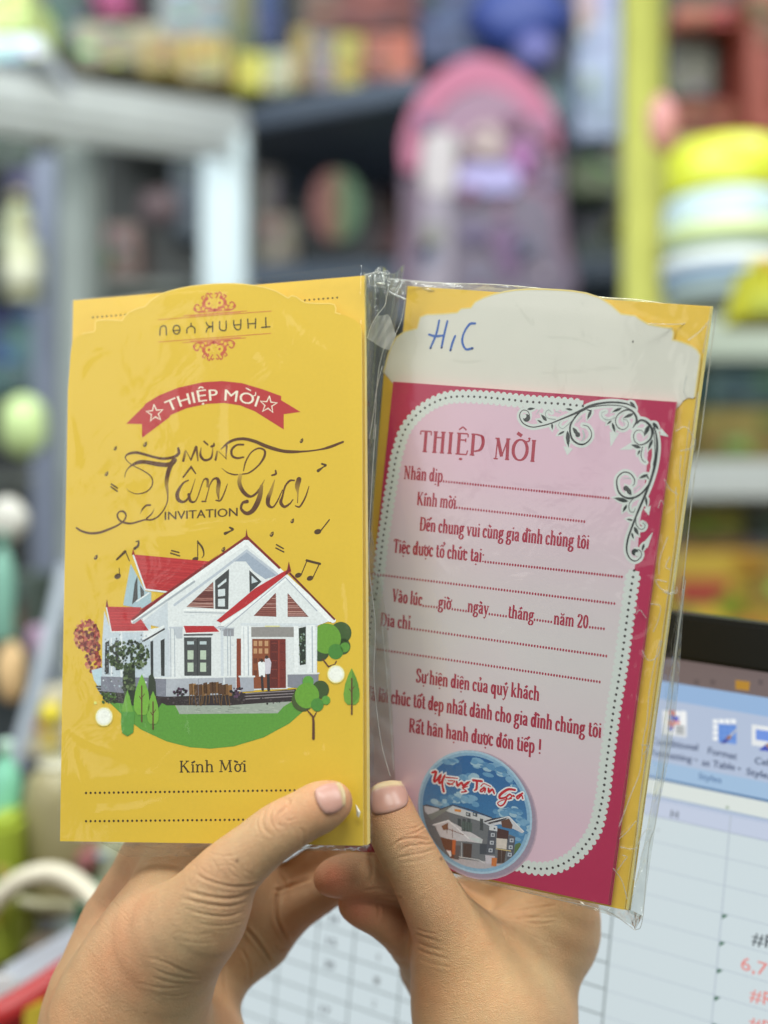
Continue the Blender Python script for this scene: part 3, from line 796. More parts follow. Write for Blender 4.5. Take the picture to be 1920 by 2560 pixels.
bp([(558, 842), (910, 836), (912, 922), (560, 934)], (174, 178, 188), 15); bs([(720, 845), (720, 925)], 3, (130, 134, 148), 16); bs([(850, 842), (852, 925)], 8, (220, 224, 228), 16)
bs([(440, 640), (545, 578)], 10, (232, 236, 238), 16); bs([(445, 652), (548, 592)], 8, (60, 56, 58), 15)
for p in ([(478, 655), (492, 650), (494, 862), (480, 860)], [(530, 650), (550, 640), (550, 830), (532, 828)], [(300, 650), (318, 648), (320, 800), (302, 800)], [(250, 660), (270, 650), (268, 820), (246, 820)]): bp(p, (48, 50, 52), 17)
bs([(330, 610), (332, 830)], 12, (226, 232, 236), 17); bs([(280, 640), (282, 826)], 7, (230, 234, 238), 17)
# furniture and flower beds
for k in range(14):
    x = 672 + k * 15 + rnd.uniform(-4, 4); y = rnd.uniform(862, 885)
    bp([(x, y), (x + 20, y - 4), (x + 22, y + 52), (x + 2, y + 56)], rnd.choice([(140, 100, 58), (116, 80, 44), (160, 118, 70), (88, 58, 36)]), 27)
    bs([(x + 4, y + 50), (x - 4 + rnd.uniform(0, 18), y + 104)], 4, (110, 80, 44), 28)
for x, y in ((640, 905), (920, 910), (622, 912), (905, 918)):
    for k in range(14): bd(x + rnd.uniform(-24, 24), y + rnd.uniform(-18, 18), rnd.uniform(4, 8), rnd.choice([(74, 44, 70), (50, 34, 44), (96, 66, 92), (40, 50, 40)]), 28, 6)
# dark garden tree
bp([(345, 780), (400, 780), (404, 975), (380, 980), (350, 960), (338, 860)], (42, 50, 36), 28)
for k in range(320):
    a, r = rnd.uniform(0, 6.28), math.sqrt(rnd.random())
    x, y = (366 + 106 * r * math.cos(a), 725 + 76 * r * math.sin(a)) if k < 250 else (372 + 34 * r * math.cos(a), 870 + 95 * r * math.sin(a))
    bd(x, y, rnd.uniform(4, 10), rnd.choice([(40, 52, 36), (58, 76, 44), (30, 40, 30), (80, 98, 58), (110, 126, 88)]), 29 + rnd.choice([0, 1, 2]), 5)
bp([(470, 830), (490, 815), (505, 860), (508, 930), (465, 930)], (50, 60, 44), 29)
for k in range(40): bd(rnd.uniform(235, 310), rnd.uniform(915, 965), rnd.uniform(4, 9), rnd.choice([(70, 90, 50), (90, 120, 60), (50, 60, 44)]), 20, 6)
# drawn trees
def spear(x, y0, y1, w, c, lay, trunk=None, round_=False):
    h = y1 - y0
    L_ = [(x + s * w * 0.5 * f, y0 + h * t) for s, seq in ((-1, ((0, 0), (.35, .15), (.8, .42), (1, .7), (.9, .88), (.5, .98))), (1, ((.5, .98), (.9, .88), (1, .7), (.8, .42), (.35, .15)))) for f, t in seq]
    bp(L_, c, lay)
    if trunk: bs([(x, trunk[0]), (x, trunk[1])], 7, (96, 60, 40), lay + 1); bs([(x, trunk[0] + 60), (x + 14, trunk[0] + 40)], 4, (96, 60, 40), lay + 1); bs([(x, trunk[0] + 72), (x - 12, trunk[0] + 52)], 4, (96, 60, 40), lay + 1)
spear(362, 900, 1130, 66, (112, 168, 62), 33); bp([(330, 1010), (400, 1010), (392, 1115), (362, 1134), (336, 1118)], (86, 150, 62), 34)
spear(435, 820, 1030, 82, (120, 176, 62), 35, (880, 1060)); spear(492, 905, 1075, 60, (118, 174, 62), 35, (960, 1098))
spear(1496, 790, 978, 82, (112, 160, 58), 33, (842, 1022)); bp([(1497, 800), (1520, 840), (1535, 900), (1530, 940), (1510, 965), (1497, 972)], (92, 142, 54), 34)
bs([(1497, 842), (1497, 1022)], 8, (96, 58, 40), 36)
for x, y, r, c, l in ((1440, 612, 55, (62, 88, 44), 10), (1450, 680, 40, (62, 88, 44), 10), (1335, 705, 48, (56, 76, 44), 10), (1368, 640, 74, (104, 156, 50), 11), (1415, 706, 38, (74, 134, 54), 12), (1462, 684, 24, (88, 146, 54), 12)): bd(x, y, r, c, l, 22)
bs([(1350, 745), (1378, 782), (1410, 772)], 8, (100, 62, 44), 13); bs([(1410, 772), (1418, 755)], 6, (100, 62, 44), 13)
for x, y, r, c, l in ((1248, 950, 56, (70, 84, 44), 33), (1338, 898, 44, (62, 84, 42), 33), (1276, 858, 28, (96, 160, 60), 33), (1270, 928, 62, (106, 160, 52), 34), (1322, 975, 32, (76, 138, 56), 35), (1366, 952, 22, (92, 156, 60), 35)): bd(x, y, r, c, l, 22)
bs([(1303, 1145, 14), (1303, 1060, 12), (1300, 1035, 10), (1270, 1000, 5)], 9, (92, 56, 42), 36); bs([(1303, 1040, 7), (1318, 1012, 4)], 6, (92, 56, 42), 36)
for x, y in ((1417, 820), (244, 1035)):
    bd(x, y, 46, (232, 216, 120), 37, 22); bd(x, y, 41, (240, 240, 214), 38, 22); bd(x, y, 33, (246, 247, 238), 39, 20)
bd(200, 965, 8, (220, 220, 110), 37, 10)
I.build("house_picture", left_env, pic_mat)

I = Ink(LS)
text_serif(I, "Kính Mời", Q('B', [(622, 1317)])[0], Q('B', [(966, 1313)])[0], 19.5, (62, 46, 18), 1, T=1.15, t=.62)
I.build("greeting_lettering", left_env)
I = Ink(LS)
for (xa, ya), (xb, yb), n in (((152, 1421), (1230, 1407), 47), ((152, 1564), (970, 1556), 36)):
    (xa, ya), (xb, yb) = Q('B', [(xa, ya), (xb, yb)])
    for k in range(54):
        t = k / (n - 1); I.disc(xa + (xb - xa) * t, ya + (yb - ya) * t, 2.9, (66, 42, 12), 0, 9)
I.build("dotted_line", left_env)

# ================================================================== RIGHT PACKET
pink_quad = [(983, 954), (1690, 1005), (1520, 2262), (862, 2120)]
card = empty("invitation_card", RS.M)
tag(card, "pink invitation card with lace border, black vines and round house picture, in front", "card", "pink invitation cards")
slab("card_panel", quad_local(RS, pink_quad, 0), 0, -0.0003, crimson, card, pink_edge)
for k in range(2):
    z1 = -0.0006 - k * 0.0006
    e = empty("invitation_card", RS.M)
    tag(e, ["pink card second in its pile, a thin edge right of the front card", "pink card third in its pile, touching the yellow envelope"][k], "card", "pink invitation cards")
    slab("card_panel", quad_local(RS, [(984, 956), (1691 + k, 1005), (1523 + 4 * k, 2262 + 2 * k), (866, 2118)], z1), z1, z1 - 0.00035, crimson, e, pink_edge)

zE = -0.0020
env = empty("envelope", RS.M)
tag(env, "yellow envelope with open white lined flap and blue handwriting, behind the pink card", "envelope", "yellow invitation envelopes")
fo = Q('C', [(108, 490), (116, 455), (128, 410), (142, 370), (165, 330), (200, 306), (258, 291), (266, 262), (272, 240), (302, 228), (370, 226), (438, 220), (458, 202), (500, 198), (520, 172), (560, 152),
             (600, 138), (650, 126), (700, 118), (760, 114), (830, 114), (900, 117), (960, 122), (1020, 132), (1080, 152), (1130, 184), (1178, 226), (1240, 234), (1262, 250), (1300, 272), (1360, 284),
             (1406, 290), (1414, 310), (1410, 342), (1450, 352), (1492, 368), (1520, 388), (1534, 412), (1528, 470), (1510, 600)])
fl_loc = [RS.loc(x, y, zE) for x, y in fo]
bodyq = [(960, 925), (1739, 995), (1560, 2275), (862, 2126)]
bl = [RS.loc(x, y, zE) for x, y in bodyq]
slab("front_panel", bl, zE - 0.0001, zE - 0.0006, yellow_b, env, edge_y)
low = Q('C', [(1500, 606), (1478, 602), (1456, 618), (1440, 640), (1420, 660)]) + [(1680, 1080), (985, 1030)] + Q('C', [(150, 540), (128, 512)])
flap_pts = fl_loc + [RS.loc(x, y, zE) for x, y in low]
slab("flap", flap_pts, zE + 0.00012, zE - 0.00008, lining, env, edge_y)
I = Ink(RS, zE + 0.00014)
def zq(pts): return [RS.loc(p[0], p[1], zE) + tuple(p[2:]) for p in pts]
I.stroke(zq(fo), 0.00045, (226, 208, 140), 0, True, cap=False)
I.build("flap_rim", env)
I = Ink(RS, zE + 0.00016)
BL = (44, 96, 176)
for pts in ([(358, 255), (345, 315), (318, 380)], [(395, 258), (380, 320), (368, 378)], [(312, 318), (340, 326), (378, 322)], [(430, 325), (418, 355), (408, 390)],
            [(520, 268), (495, 272), (470, 310), (462, 350), (478, 384), (508, 380)]):
    P = zq([q + (0,) for q in Q('C', pts)])
    I.stroke([(p[0], p[1], 0.00062 + .0001 * ((i % 2))) for i, p in enumerate(P)], 0.0006, BL, 1, True, smooth=6)
for x, y in ((320, 379), (370, 377), (410, 388), (506, 382)):
    X, Y = Q('C', [(x, y)])[0]; p = RS.loc(X, Y, zE); I.disc(p[0], p[1], 0.00033, (20, 44, 96), 2, 8, True)
I.build("handwriting", env)
p = RS.loc(*Q('C', [(1231, 350)])[0], zE)
I = Ink(RS, zE + 0.00016); I.disc(p[0], p[1], 0.0002, (80, 76, 70), 0, 8, True, ry=.00035); I.build("speck", env)

NR = 8
for k in range(NR):
    z1 = zE - 0.0008 - k * 0.00085
    j = random.uniform(-1.5, 1.5)
    q = [(1019, 715 + k * .4), (1776 + k * .8, 766), (1564 + k * 1.4 + j, 2274 + k * .3), (876, 2128)]
    e = empty("envelope", RS.M)
    tag(e, "yellow envelope behind the white flap, its top corners showing through the bag" if k == 0 else "yellow envelope in the right stack seen only as a thin edge", "envelope", "yellow invitation envelopes")
    slab("panel", quad_local(RS, q, z1), z1, z1 - 0.00080, yellow_b, e, edge_y)

# ---- print on the pink card
I = Ink(RS)
dots = Q('C', [(1005, 640), (950, 635), (900, 630), (820, 625), (750, 620), (650, 609), (550, 600), (450, 597), (380, 606), (320, 632), (270, 667), (225, 715), (195, 765), (178, 820), (160, 885),
               (150, 950), (138, 1020), (128, 1080), (118, 1150), (105, 1230), (95, 1310), (85, 1400), (75, 1479)])
dots += Q('D', [(60, 240), (48, 330), (36, 420), (22, 520), (8, 640), (-6, 760), (-18, 880), (-28, 980), (-34, 1060), (-30, 1120), (-10, 1190), (40, 1250), (110, 1290), (220, 1315), (350, 1340), (480, 1364), (600, 1388),
                (690, 1405), (740, 1418), (800, 1428), (860, 1425), (910, 1408), (950, 1385), (990, 1350), (1020, 1315), (1050, 1270), (1070, 1220), (1085, 1150), (1098, 1080), (1110, 970), (1125, 850),
                (1145, 700), (1162, 600), (1182, 470), (1200, 330), (1220, 180), (1240, 60)])
gap = Q('C', [(1250, 1300), (1262, 1180), (1275, 1060), (1290, 940), (1300, 820), (1296, 740), (1260, 680), (1190, 655), (1100, 648)])
ring = [RS.loc(*p) for p in dots + gap]
sm = catmull(ring, 6, True)
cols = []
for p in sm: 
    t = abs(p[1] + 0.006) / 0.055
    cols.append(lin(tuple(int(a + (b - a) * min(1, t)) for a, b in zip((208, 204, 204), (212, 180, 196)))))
# the inner field, a fan from the centre; its grey to lilac tint is part print, part painted reflection
cx, cy = sum(p[0] for p in sm) / len(sm), sum(p[1] for p in sm) / len(sm)
z = I.z(0)
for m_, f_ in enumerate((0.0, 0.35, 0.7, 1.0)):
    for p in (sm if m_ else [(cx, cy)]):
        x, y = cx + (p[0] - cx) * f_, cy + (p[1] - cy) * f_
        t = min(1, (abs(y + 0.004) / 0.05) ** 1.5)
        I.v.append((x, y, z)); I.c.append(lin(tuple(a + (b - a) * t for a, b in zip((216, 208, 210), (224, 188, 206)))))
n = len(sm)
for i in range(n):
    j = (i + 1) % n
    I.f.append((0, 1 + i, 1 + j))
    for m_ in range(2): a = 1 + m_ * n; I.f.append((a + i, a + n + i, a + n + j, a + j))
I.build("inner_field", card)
I = Ink(RS)
LACE = (214, 220, 216)
open_path = [RS.loc(*p) for p in dots]
op = catmull(open_path, 6)
# resample at equal distances
def resample(pts, step):
    out, acc = [pts[0]], 0.0
    for i in range(1, len(pts)):
        a, b = pts[i - 1], pts[i]
        l = math.hypot(b[0] - a[0], b[1] - a[1]); d = step - acc
        while d <= l:
            t = d / l; out.append((a[0] + (b[0] - a[0]) * t, a[1] + (b[1] - a[1]) * t)); d += step
        acc = l - (d - step)
    return out
DST = 0.00178
rp = resample(op, DST)
I.stroke([(p[0], p[1]) for p in rp], 0.0029, LACE, 1, True, cap=False)
for i in range(1, len(rp) - 1):
    t = (rp[i + 1][0] - rp[i - 1][0], rp[i + 1][1] - rp[i - 1][1]); l = math.hypot(*t); nx, ny = t[1] / l, -t[0] / l
    for h in (0,):
        bx, by = rp[i][0] * (1 - h) + rp[i + 1][0] * h, rp[i][1] * (1 - h) + rp[i + 1][1] * h
        I.disc(bx + nx * 0.00135, by + ny * 0.0012, 0.00080, LACE, 2 + h, 8, True)
        I.disc(bx - nx * 0.0013, by - ny * 0.0012, 0.00090, LACE, 2.5 + h, 7, True)
for i, p in enumerate(rp): I.disc(p[0], p[1], 0.00036, (58, 46, 50), 5, 9, True)
I.build("lace_border", card)

# vines
I = Ink(RS)
VK, VG = (44, 46, 48), (150, 160, 158)
vines = [
 [(1215, 235, 8), (1130, 195, 14), (1000, 180, 18), (880, 190, 20), (780, 215, 26), (700, 255, 28), (600, 300, 20), (480, 350, 14), (380, 390, 12), (280, 415, 11), (200, 425, 10), (120, 395, 10), (80, 340, 10), (80, 290, 9), (110, 258, 7), (150, 265, 7), (172, 300, 8), (165, 340, 10)],
 [(700, 250, 12), (800, 224, 9), (950, 208, 8), (1080, 218, 8), (1170, 255, 14), (1220, 310, 20), (1230, 370, 20), (1195, 430, 8)],
 [(690, 262, 10), (630, 320, 16), (580, 400, 18), (575, 480, 18), (600, 550, 18), (660, 592, 16), (720, 590, 14), (775, 540, 10), (785, 480, 8), (750, 420, 7), (700, 405, 5)],
 [(1235, 330, 10), (1180, 265, 16), (1120, 258, 14), (1050, 300, 10), (1022, 360, 8), (1040, 420, 8), (1090, 450, 7), (1135, 430, 6), (1150, 390, 5), (1130, 355, 4), (1100, 350, 4)],
 [(1235, 385, 20), (1270, 358, 20), (1320, 370, 22), (1370, 420, 24), (1385, 480, 22), (1370, 540, 18), (1320, 585, 14), (1260, 600, 10), (1210, 560, 8), (1203, 500, 8), (1230, 460, 7), (1280, 460, 5), (1305, 490, 4)],
 [(1390, 390, 8), (1420, 480, 16), (1434, 600, 22), (1425, 720, 24), (1400, 850, 26), (1360, 980, 24), (1300, 1130, 22), (1240, 1270, 20), (1190, 1400, 18), (1145, 1530, 18), (1133, 1640, 16), (1160, 1715, 12), (1210, 1748, 10), (1260, 1725, 9), (1280, 1680, 8), (1260, 1640, 8), (1222, 1640, 8)],
 [(1395, 430, 7), (1408, 560, 8), (1412, 700, 8), (1395, 800, 8)],
 [(1355, 985, 12), (1290, 1070, 18), (1210, 1120, 20), (1130, 1125, 20), (1060, 1075, 18), (1035, 990, 15), (1045, 920, 12), (1100, 872, 12), (1160, 880, 11), (1205, 930, 10), (1210, 980, 7), (1190, 1005, 5)],
 [(1235, 1110, 6), (1180, 1150, 7), (1155, 1200, 7), (1165, 1255, 6), (1200, 1265, 5), (1218, 1230, 4)],
 [(1225, 1300, 8), (1225, 1380, 8), (1260, 1430, 7), (1300, 1430, 6), (1315, 1395, 5), (1290, 1370, 4)],
 [(1290, 620, 8), (1275, 700, 8), (1290, 750, 7), (1320, 775, 6)],
 [(610, 340, 6), (555, 400, 6), (500, 440, 5), (462, 410, 5), (475, 372, 4)], [(430, 350, 8), (350, 335, 6), (330, 290, 5), (360, 255, 5), (392, 280, 4)], [(1020, 330, 6), (950, 355, 6), (895, 330, 5), (888, 285, 4), (925, 272, 4)],
]
leaves = [(150, 250, 230, 238, 26), (600, 255, 525, 245, 24), (302, 385, 248, 355, 22), (345, 365, 285, 300, 34), (395, 385, 400, 455, 20), (785, 250, 745, 355, 30), (735, 252, 792, 268, 14), (520, 465, 452, 505, 22),
          (548, 460, 560, 628, 42), (600, 430, 668, 522, 40), (1085, 235, 988, 280, 30), (1205, 290, 1095, 340, 34), (985, 360, 938, 400, 20), (990, 380, 1020, 480, 28), (1165, 175, 1230, 245, 34),
          (1395, 380, 1455, 455, 34), (1355, 405, 1305, 520, 44), (1275, 630, 1172, 600, 36), (1265, 650, 1240, 705, 22), (1390, 545, 1345, 655, 32), (1345, 890, 1252, 935, 32), (1330, 900, 1355, 945, 18),
          (1150, 1160, 1000, 1125, 44), (1180, 1100, 1118, 1000, 48), (1135, 1190, 1095, 1268, 28), (1320, 1110, 1335, 1215, 26), (1195, 1345, 1130, 1335, 22), (1205, 1410, 1255, 1495, 40), (1180, 1465, 1205, 1535, 22), (1305, 1575, 1285, 1655, 26)]
def leafpoly(x0, y0, x1, y1, w):
    dx, dy = x1 - x0, y1 - y0; l = math.hypot(dx, dy); ux_, uy_ = dx / l, dy / l
    pts = []
    for s in (1, -1):
        seq = [(0, 0), (.15, .55), (.4, 1), (.7, .75), (.9, .25)] if s > 0 else [(1, 0), (.85, .2), (.62, .7), (.35, .95), (.15, .6)]
        for t, h in seq: pts.append((x0 + ux_ * l * t - uy_ * s * h * w * .5, y0 + uy_ * l * t + ux_ * s * h * w * .5))
    return pts
halo = []
for i_, v in enumerate(vines):
    I.stroke(Q('G', [(p[0], p[1], (p[2] + 50) / 3.95) for p in v]), 1, LACE, 1 + .15 * i_, smooth=4)
for i_, (a, b, c, d, w) in enumerate(leaves):
    l = math.hypot(c - a, d - b); ex = 26 / l
    I.poly(Q('G', leafpoly(a - (c - a) * ex, b - (d - b) * ex, c + (c - a) * ex, d + (d - b) * ex, w + 50)), LACE, 3.6 + .1 * i_)
for i_, t in enumerate(([(505, 610), (545, 705), (604, 640)], [(965, 470), (975, 622), (1062, 480)], [(1190, 570), (1060, 650), (1190, 648)], [(1470, 430), (1550, 522), (1462, 505)], [(1395, 1455), (1340, 1620), (1270, 1600)], [(1300, 1235), (1352, 1300), (1372, 1200)])):
    I.poly(Q('G', t), LACE, 7 + .1 * i_)
GS = (186, 196, 194)
for i_, v in enumerate([[(240, 300, 6), (270, 260, 10)], [(430, 270, 8), (480, 285, 10)], [(640, 380, 8), (690, 330, 12)], [(700, 460, 18), (715, 520, 20), (690, 560, 12)], [(1100, 360, 8), (1110, 410, 8)], [(1100, 930, 8), (1170, 930, 10)], [(1210, 1050, 8), (1260, 1010, 10)], [(1330, 1380, 10), (1300, 1350, 8)]]):
    I.stroke(Q('G', [(p[0], p[1], p[2] / 3.95) for p in v]), 1, GS, 8 + .1 * i_, smooth=3)
for i_, v in enumerate(vines):
    c = VG if i_ >= 11 else VK
    I.stroke(Q('G', [(p[0], p[1], p[2] / 3.95) for p in v]), 1, c, 9.5 + .2 * i_, smooth=5)
for i_, (a, b, c, d, w) in enumerate(leaves):
    I.poly(Q('G', leafpoly(a, b, c, d, w)), (46, 52, 52), 12.5 + .02 * i_)
for x, y, r in ((145, 335, 36), (1214, 1660, 34), (650, 500, 24), (1125, 1030, 26)):
    X, Y = Q('G', [(x, y)])[0]; I.disc(X, Y, r / 3.95, (44, 50, 50), 13.4, 14)
I.disc(*Q('G', [(122, 318)])[0], 5.5, LACE, 13.8, 10); I.disc(*Q('G', [(1236, 1680)])[0], 5.5, LACE, 13.8, 10)
I.build("vine_print", card)

# lettering
I = Ink(RS)
TX = (168, 40, 66)
def ts(reg, s, a, b, xh, **k): text_serif(I, s, Q(reg, [a])[0], Q(reg, [b])[0], xh, TX, 4, **k)
def dl(reg, a, b, n, r=2.9, ink=None):
    (xa, ya), (xb, yb) = Q(reg, [a, b])
    u_ = I.s.loc(xa, ya)
    for k in range(n):
        t = k / (n - 1)
        q = RS.loc(xa + (xb - xa) * t, ya + (yb - ya) * t); I.disc(q[0], q[1], 0.00028, TX, 4, 8, True, ry=0.00040)
ts('E', "THIỆP", (292, 246), (752, 279), 36, T=1.2, t=.5)
ts('E', "MỜI", (806, 296), (1110, 318), 36, T=1.2, t=.5)
ts('E', "Nhân dịp", (190, 434), (462, 458), 22); dl('E', (468, 452), (1608, 568), 63)
ts('E', "Kính mời", (280, 614), (552, 642), 22); dl('E', (558, 633), (1440, 730), 48)
ts('E', "Đến chung vui cùng gia đình chúng tôi", (298, 790), (1472, 920), 22.5)
ts('E', "Tiệc được tổ chức tại:", (118, 942), (748, 1012), 22.5); dl('E', (756, 1008), (1700, 1112), 51); 
dl('F', (-10, -72), (1648, 131), 89)
ts('F', "Vào lúc", (160, 116), (362, 146), 21.5); dl('F', (370, 146), (460, 156), 6); ts('F', "giờ", (468, 160), (556, 172), 21.5); dl('F', (564, 168), (656, 181), 6)
ts('F', "ngày", (664, 186), (806, 206), 21.5); dl('F', (812, 201), (924, 216), 7); ts('F', "tháng", (934, 224), (1108, 250), 21.5); dl('F', (1114, 239), (1226, 254), 7)
ts('F', "năm 20", (1240, 268), (1474, 298), 21.5); dl('F', (1484, 289), (1578, 300), 6)
ts('F', "Địa chỉ", (80, 277), (284, 304), 21.5); dl('F', (292, 299), (1594, 482), 69)
dl('F', (64, 437), (1550, 655), 79)
ts('F', "Sự hiện diện của quý khách", (318, 655), (1146, 782), 22.5)
ts('F', "Và lời chúc tốt đẹp nhất dành cho gia đình chúng tôi", (-20, 770), (1560, 1030), 23)
ts('F', "Rất hân hạnh được đón tiếp !", (272, 990), (1160, 1138), 23.5)
I.build("card_lettering", card)

# ---- round picture
I = Ink(RS)
c0 = RS.loc(*Q('H', [(765, 704)])[0]); e1 = RS.loc(*Q('H', [(1420, 730)])[0]); e2 = RS.loc(*Q('H', [(730, 98)])[0]); e3 = RS.loc(*Q('H', [(105, 620)])[0])
rr = (math.hypot(e1[0] - c0[0], e1[1] - c0[1]) + math.hypot(e2[0] - c0[0], e2[1] - c0[1])) / 2 * .985
zl = 8
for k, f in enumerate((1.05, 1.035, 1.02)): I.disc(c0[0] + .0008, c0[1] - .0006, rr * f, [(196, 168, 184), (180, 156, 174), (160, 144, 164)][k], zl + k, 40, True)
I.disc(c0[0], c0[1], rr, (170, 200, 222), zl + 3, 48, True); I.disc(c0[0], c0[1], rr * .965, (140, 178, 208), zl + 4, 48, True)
ri = rr * .915
b = len(I.v); z = I.z(zl + 5)
c1_, c2_ = (42, 98, 158), (104, 158, 196)
NS = 48
I.v.append((c0[0], c0[1], z)); I.c.append(lin((58, 116, 168)))
for k in range(NS):
    a = 2 * math.pi * k / NS; t = (math.sin(a) + 1) / 2
    I.v.append((c0[0] + ri * math.cos(a), c0[1] + ri * math.sin(a), z)); I.c.append(lin(tuple(c2_[j] + (c1_[j] - c2_[j]) * t for j in range(3))))
for k in range(NS): I.f.append((b, b + 1 + k, b + 1 + (k + 1) % NS))
def inside(p): return math.hypot(p[0] - c0[0], p[1] - c0[1]) < ri * .99
r2 = random.Random(3)
for cx_, cy_, n_, sx_, sy_ in ((790, 200, 14, 30, 60), (950, 230, 18, 120, 40), (1050, 300, 16, 120, 40), (640, 570, 30, 150, 45), (400, 610, 22, 120, 30), (1130, 700, 22, 120, 40), (1280, 840, 26, 60, 110), (1180, 400, 12, 60, 40), (520, 180, 8, 60, 20), (700, 340, 8, 60, 14)):
    for k in range(n_):
        x, y = cx_ + r2.gauss(0, .5) * sx_, cy_ + r2.gauss(0, .5) * sy_
        q = RS.loc(*Q('H', [(x, y)])[0])
        if inside(q): I.disc(q[0], q[1], r2.uniform(.0006, .0019), r2.choice([(92, 144, 188), (104, 154, 194), (84, 136, 182), (124, 168, 202)]) if k < n_ * .75 else (160, 192, 212), zl + 6 + r2.random() * .9, 10, True, ry=r2.uniform(.0004, .0009))
def clip(pts):
    """keep a polygon inside the round picture"""
    out = []
    for p in pts:
        q = RS.loc(*Q('H', [p])[0]); d = math.hypot(q[0] - c0[0], q[1] - c0[1])
        if d > ri: q = (c0[0] + (q[0] - c0[0]) * ri / d, c0[1] + (q[1] - c0[1]) * ri / d)
        out.append(q)
    return out
def dens(pts, n=6):
    o = []
    for i in range(len(pts)):
        a, b_ = pts[i], pts[(i + 1) % len(pts)]
        for k in range(n): o.append((a[0] + (b_[0] - a[0]) * k / n, a[1] + (b_[1] - a[1]) * k / n))
    return o
def hp(pts, c, lay, d=False): I.poly(clip(dens(pts) if d else pts), c, zl + lay, True)
def hs(pts, w, c, lay): I.stroke(clip(pts), w / 4.1475 * RPX, c, zl + lay, True)
q1, q2 = RS.loc(1180, 2050), RS.loc(1190, 2060); RPX = math.hypot(q1[0] - q2[0], q1[1] - q2[1]) / 14.14
hp([(1180, 1180), (1195, 1040), (1240, 1020), (1300, 1080), (1290, 1140), (1200, 1220)], (92, 116, 70), 8, True)
hp([(200, 640), (270, 632), (480, 680), (900, 800), (1010, 880), (1190, 960), (1190, 1230), (1000, 1260), (520, 1200), (240, 900)], (112, 114, 120), 8, True)
hp([(60, 1240), (520, 1180), (890, 1215), (1010, 1240), (1130, 1240), (1000, 1420), (500, 1420)], (186, 178, 184), 9, True)
hp([(250, 640), (400, 668), (470, 680), (290, 730), (260, 700)], (196, 196, 204), 9)
hs([(250, 640), (280, 630), (410, 664)], 9, (66, 64, 74), 10)
hp([(290, 740), (440, 668), (540, 640), (470, 700), (330, 790)], (128, 134, 132), 10)
hp([(470, 690), (548, 640), (950, 768), (1010, 800), (880, 812), (560, 722)], (206, 206, 210), 10)
hs([(410, 680), (548, 630), (760, 690), (950, 762)], 11, (62, 60, 76), 11)
hp([(565, 672), (635, 680), (632, 706), (570, 698)], (222, 140, 60), 11)
for x in (685, 756): hp([(x, 704), (x + 48, 716), (x + 46, 756), (x, 742)], (70, 74, 82), 11); hp([(x + 8, 716), (x + 30, 722), (x + 26, 738), (x + 8, 732)], (190, 196, 202), 12)
hp([(868, 800), (960, 770), (1130, 748), (1090, 790), (930, 830)], (64, 56, 66), 12)
hp([(860, 812), (1010, 810), (1135, 752), (1290, 905), (1270, 925), (1180, 880), (1040, 830), (930, 850)], (206, 206, 214), 12)
hs([(900, 812), (1130, 750), (1285, 908)], 10, (226, 226, 230), 13)
hp([(1050, 800), (1130, 770), (1170, 840), (1160, 880), (1060, 860)], (106, 70, 56), 13)
for x in (600, 650, 700, 830): hp([(x, 770), (x + 34, 778), (x + 34, 900), (x, 890)], (72, 76, 80), 12)
hp([(640, 800), (750, 815), (750, 915), (640, 900)], (88, 100, 98), 13)
for x in (670, 700, 726): hs([(x, 808), (x, 906)], 5, (60, 62, 66), 14)
hp([(500, 790), (780, 940), (860, 990), (850, 1030), (700, 1010), (500, 870)], (208, 202, 208), 13)
hp([(350, 830), (505, 788), (545, 830), (700, 970), (690, 1010), (560, 1000), (420, 960)], (206, 200, 206), 14)
hs([(345, 838), (505, 792), (720, 985)], 14, (232, 228, 232), 16)
hp([(430, 850), (500, 815), (500, 890), (450, 890)], (130, 84, 60), 16); hs([(370, 850), (380, 895)], 6, (90, 56, 46), 16)
hs([(500, 880), (660, 940)], 7, (120, 72, 56), 17); hs([(545, 880), (545, 970)], 7, (112, 70, 54), 17); hs([(490, 820), (490, 920)], 7, (112, 70, 54), 17)
hp([(420, 965), (580, 1000), (570, 1190), (520, 1180), (450, 1060)], (110, 66, 50), 15)
hp([(545, 990), (582, 995), (572, 1150), (540, 1140)], (196, 100, 52), 17)
hp([(570, 1050), (630, 1050), (610, 1200), (560, 1190)], (96, 88, 92), 16)
hp([(655, 1025), (750, 1035), (740, 1180), (655, 1170)], (80, 58, 52), 16); hs([(640, 1020), (640, 1170)], 8, (190, 188, 194), 16)
hp([(830, 1030), (920, 1040), (900, 1140), (828, 1140)], (72, 76, 86), 14)
hp([(700, 960), (850, 985), (850, 1030), (780, 1010)], (200, 206, 208), 15)
hp([(920, 870), (1000, 880), (985, 1140), (895, 1140)], (84, 86, 98), 15)
for x, y in ((965, 942), (955, 1022), (942, 1102), (1160, 998), (1150, 1070), (1140, 1146)):
    hp([(x - 20, y - 20), (x + 20, y - 18), (x + 18, y + 20), (x - 22, y + 18)], (196, 200, 210), 17); hp([(x - 10, y - 10), (x + 10, y - 9), (x + 9, y + 10), (x - 11, y + 9)], (96, 98, 112), 18)
hp([(930, 835), (1010, 850), (1010, 905), (925, 890)], (214, 216, 222), 16); I.disc(*Q('H', [(982, 876)])[0], 2.2, (50, 50, 60), zl + 17, 8)
hp([(1010, 870), (1130, 900), (1120, 990), (1005, 975)], (78, 48, 46), 15)
hp([(1002, 975), (1112, 985), (1105, 1090), (1000, 1075)], (216, 204, 196), 16); hs([(1000, 1084), (1150, 1108)], 10, (214, 190, 130), 17)
hp([(1120, 950), (1198, 960), (1196, 1180), (1110, 1200)], (88, 90, 104), 14)
hp([(1015, 1090), (1102, 1105), (1090, 1240), (1010, 1235)], (78, 56, 50), 16); hs([(1056, 1100), (1050, 1235)], 5, (120, 110, 108), 17)
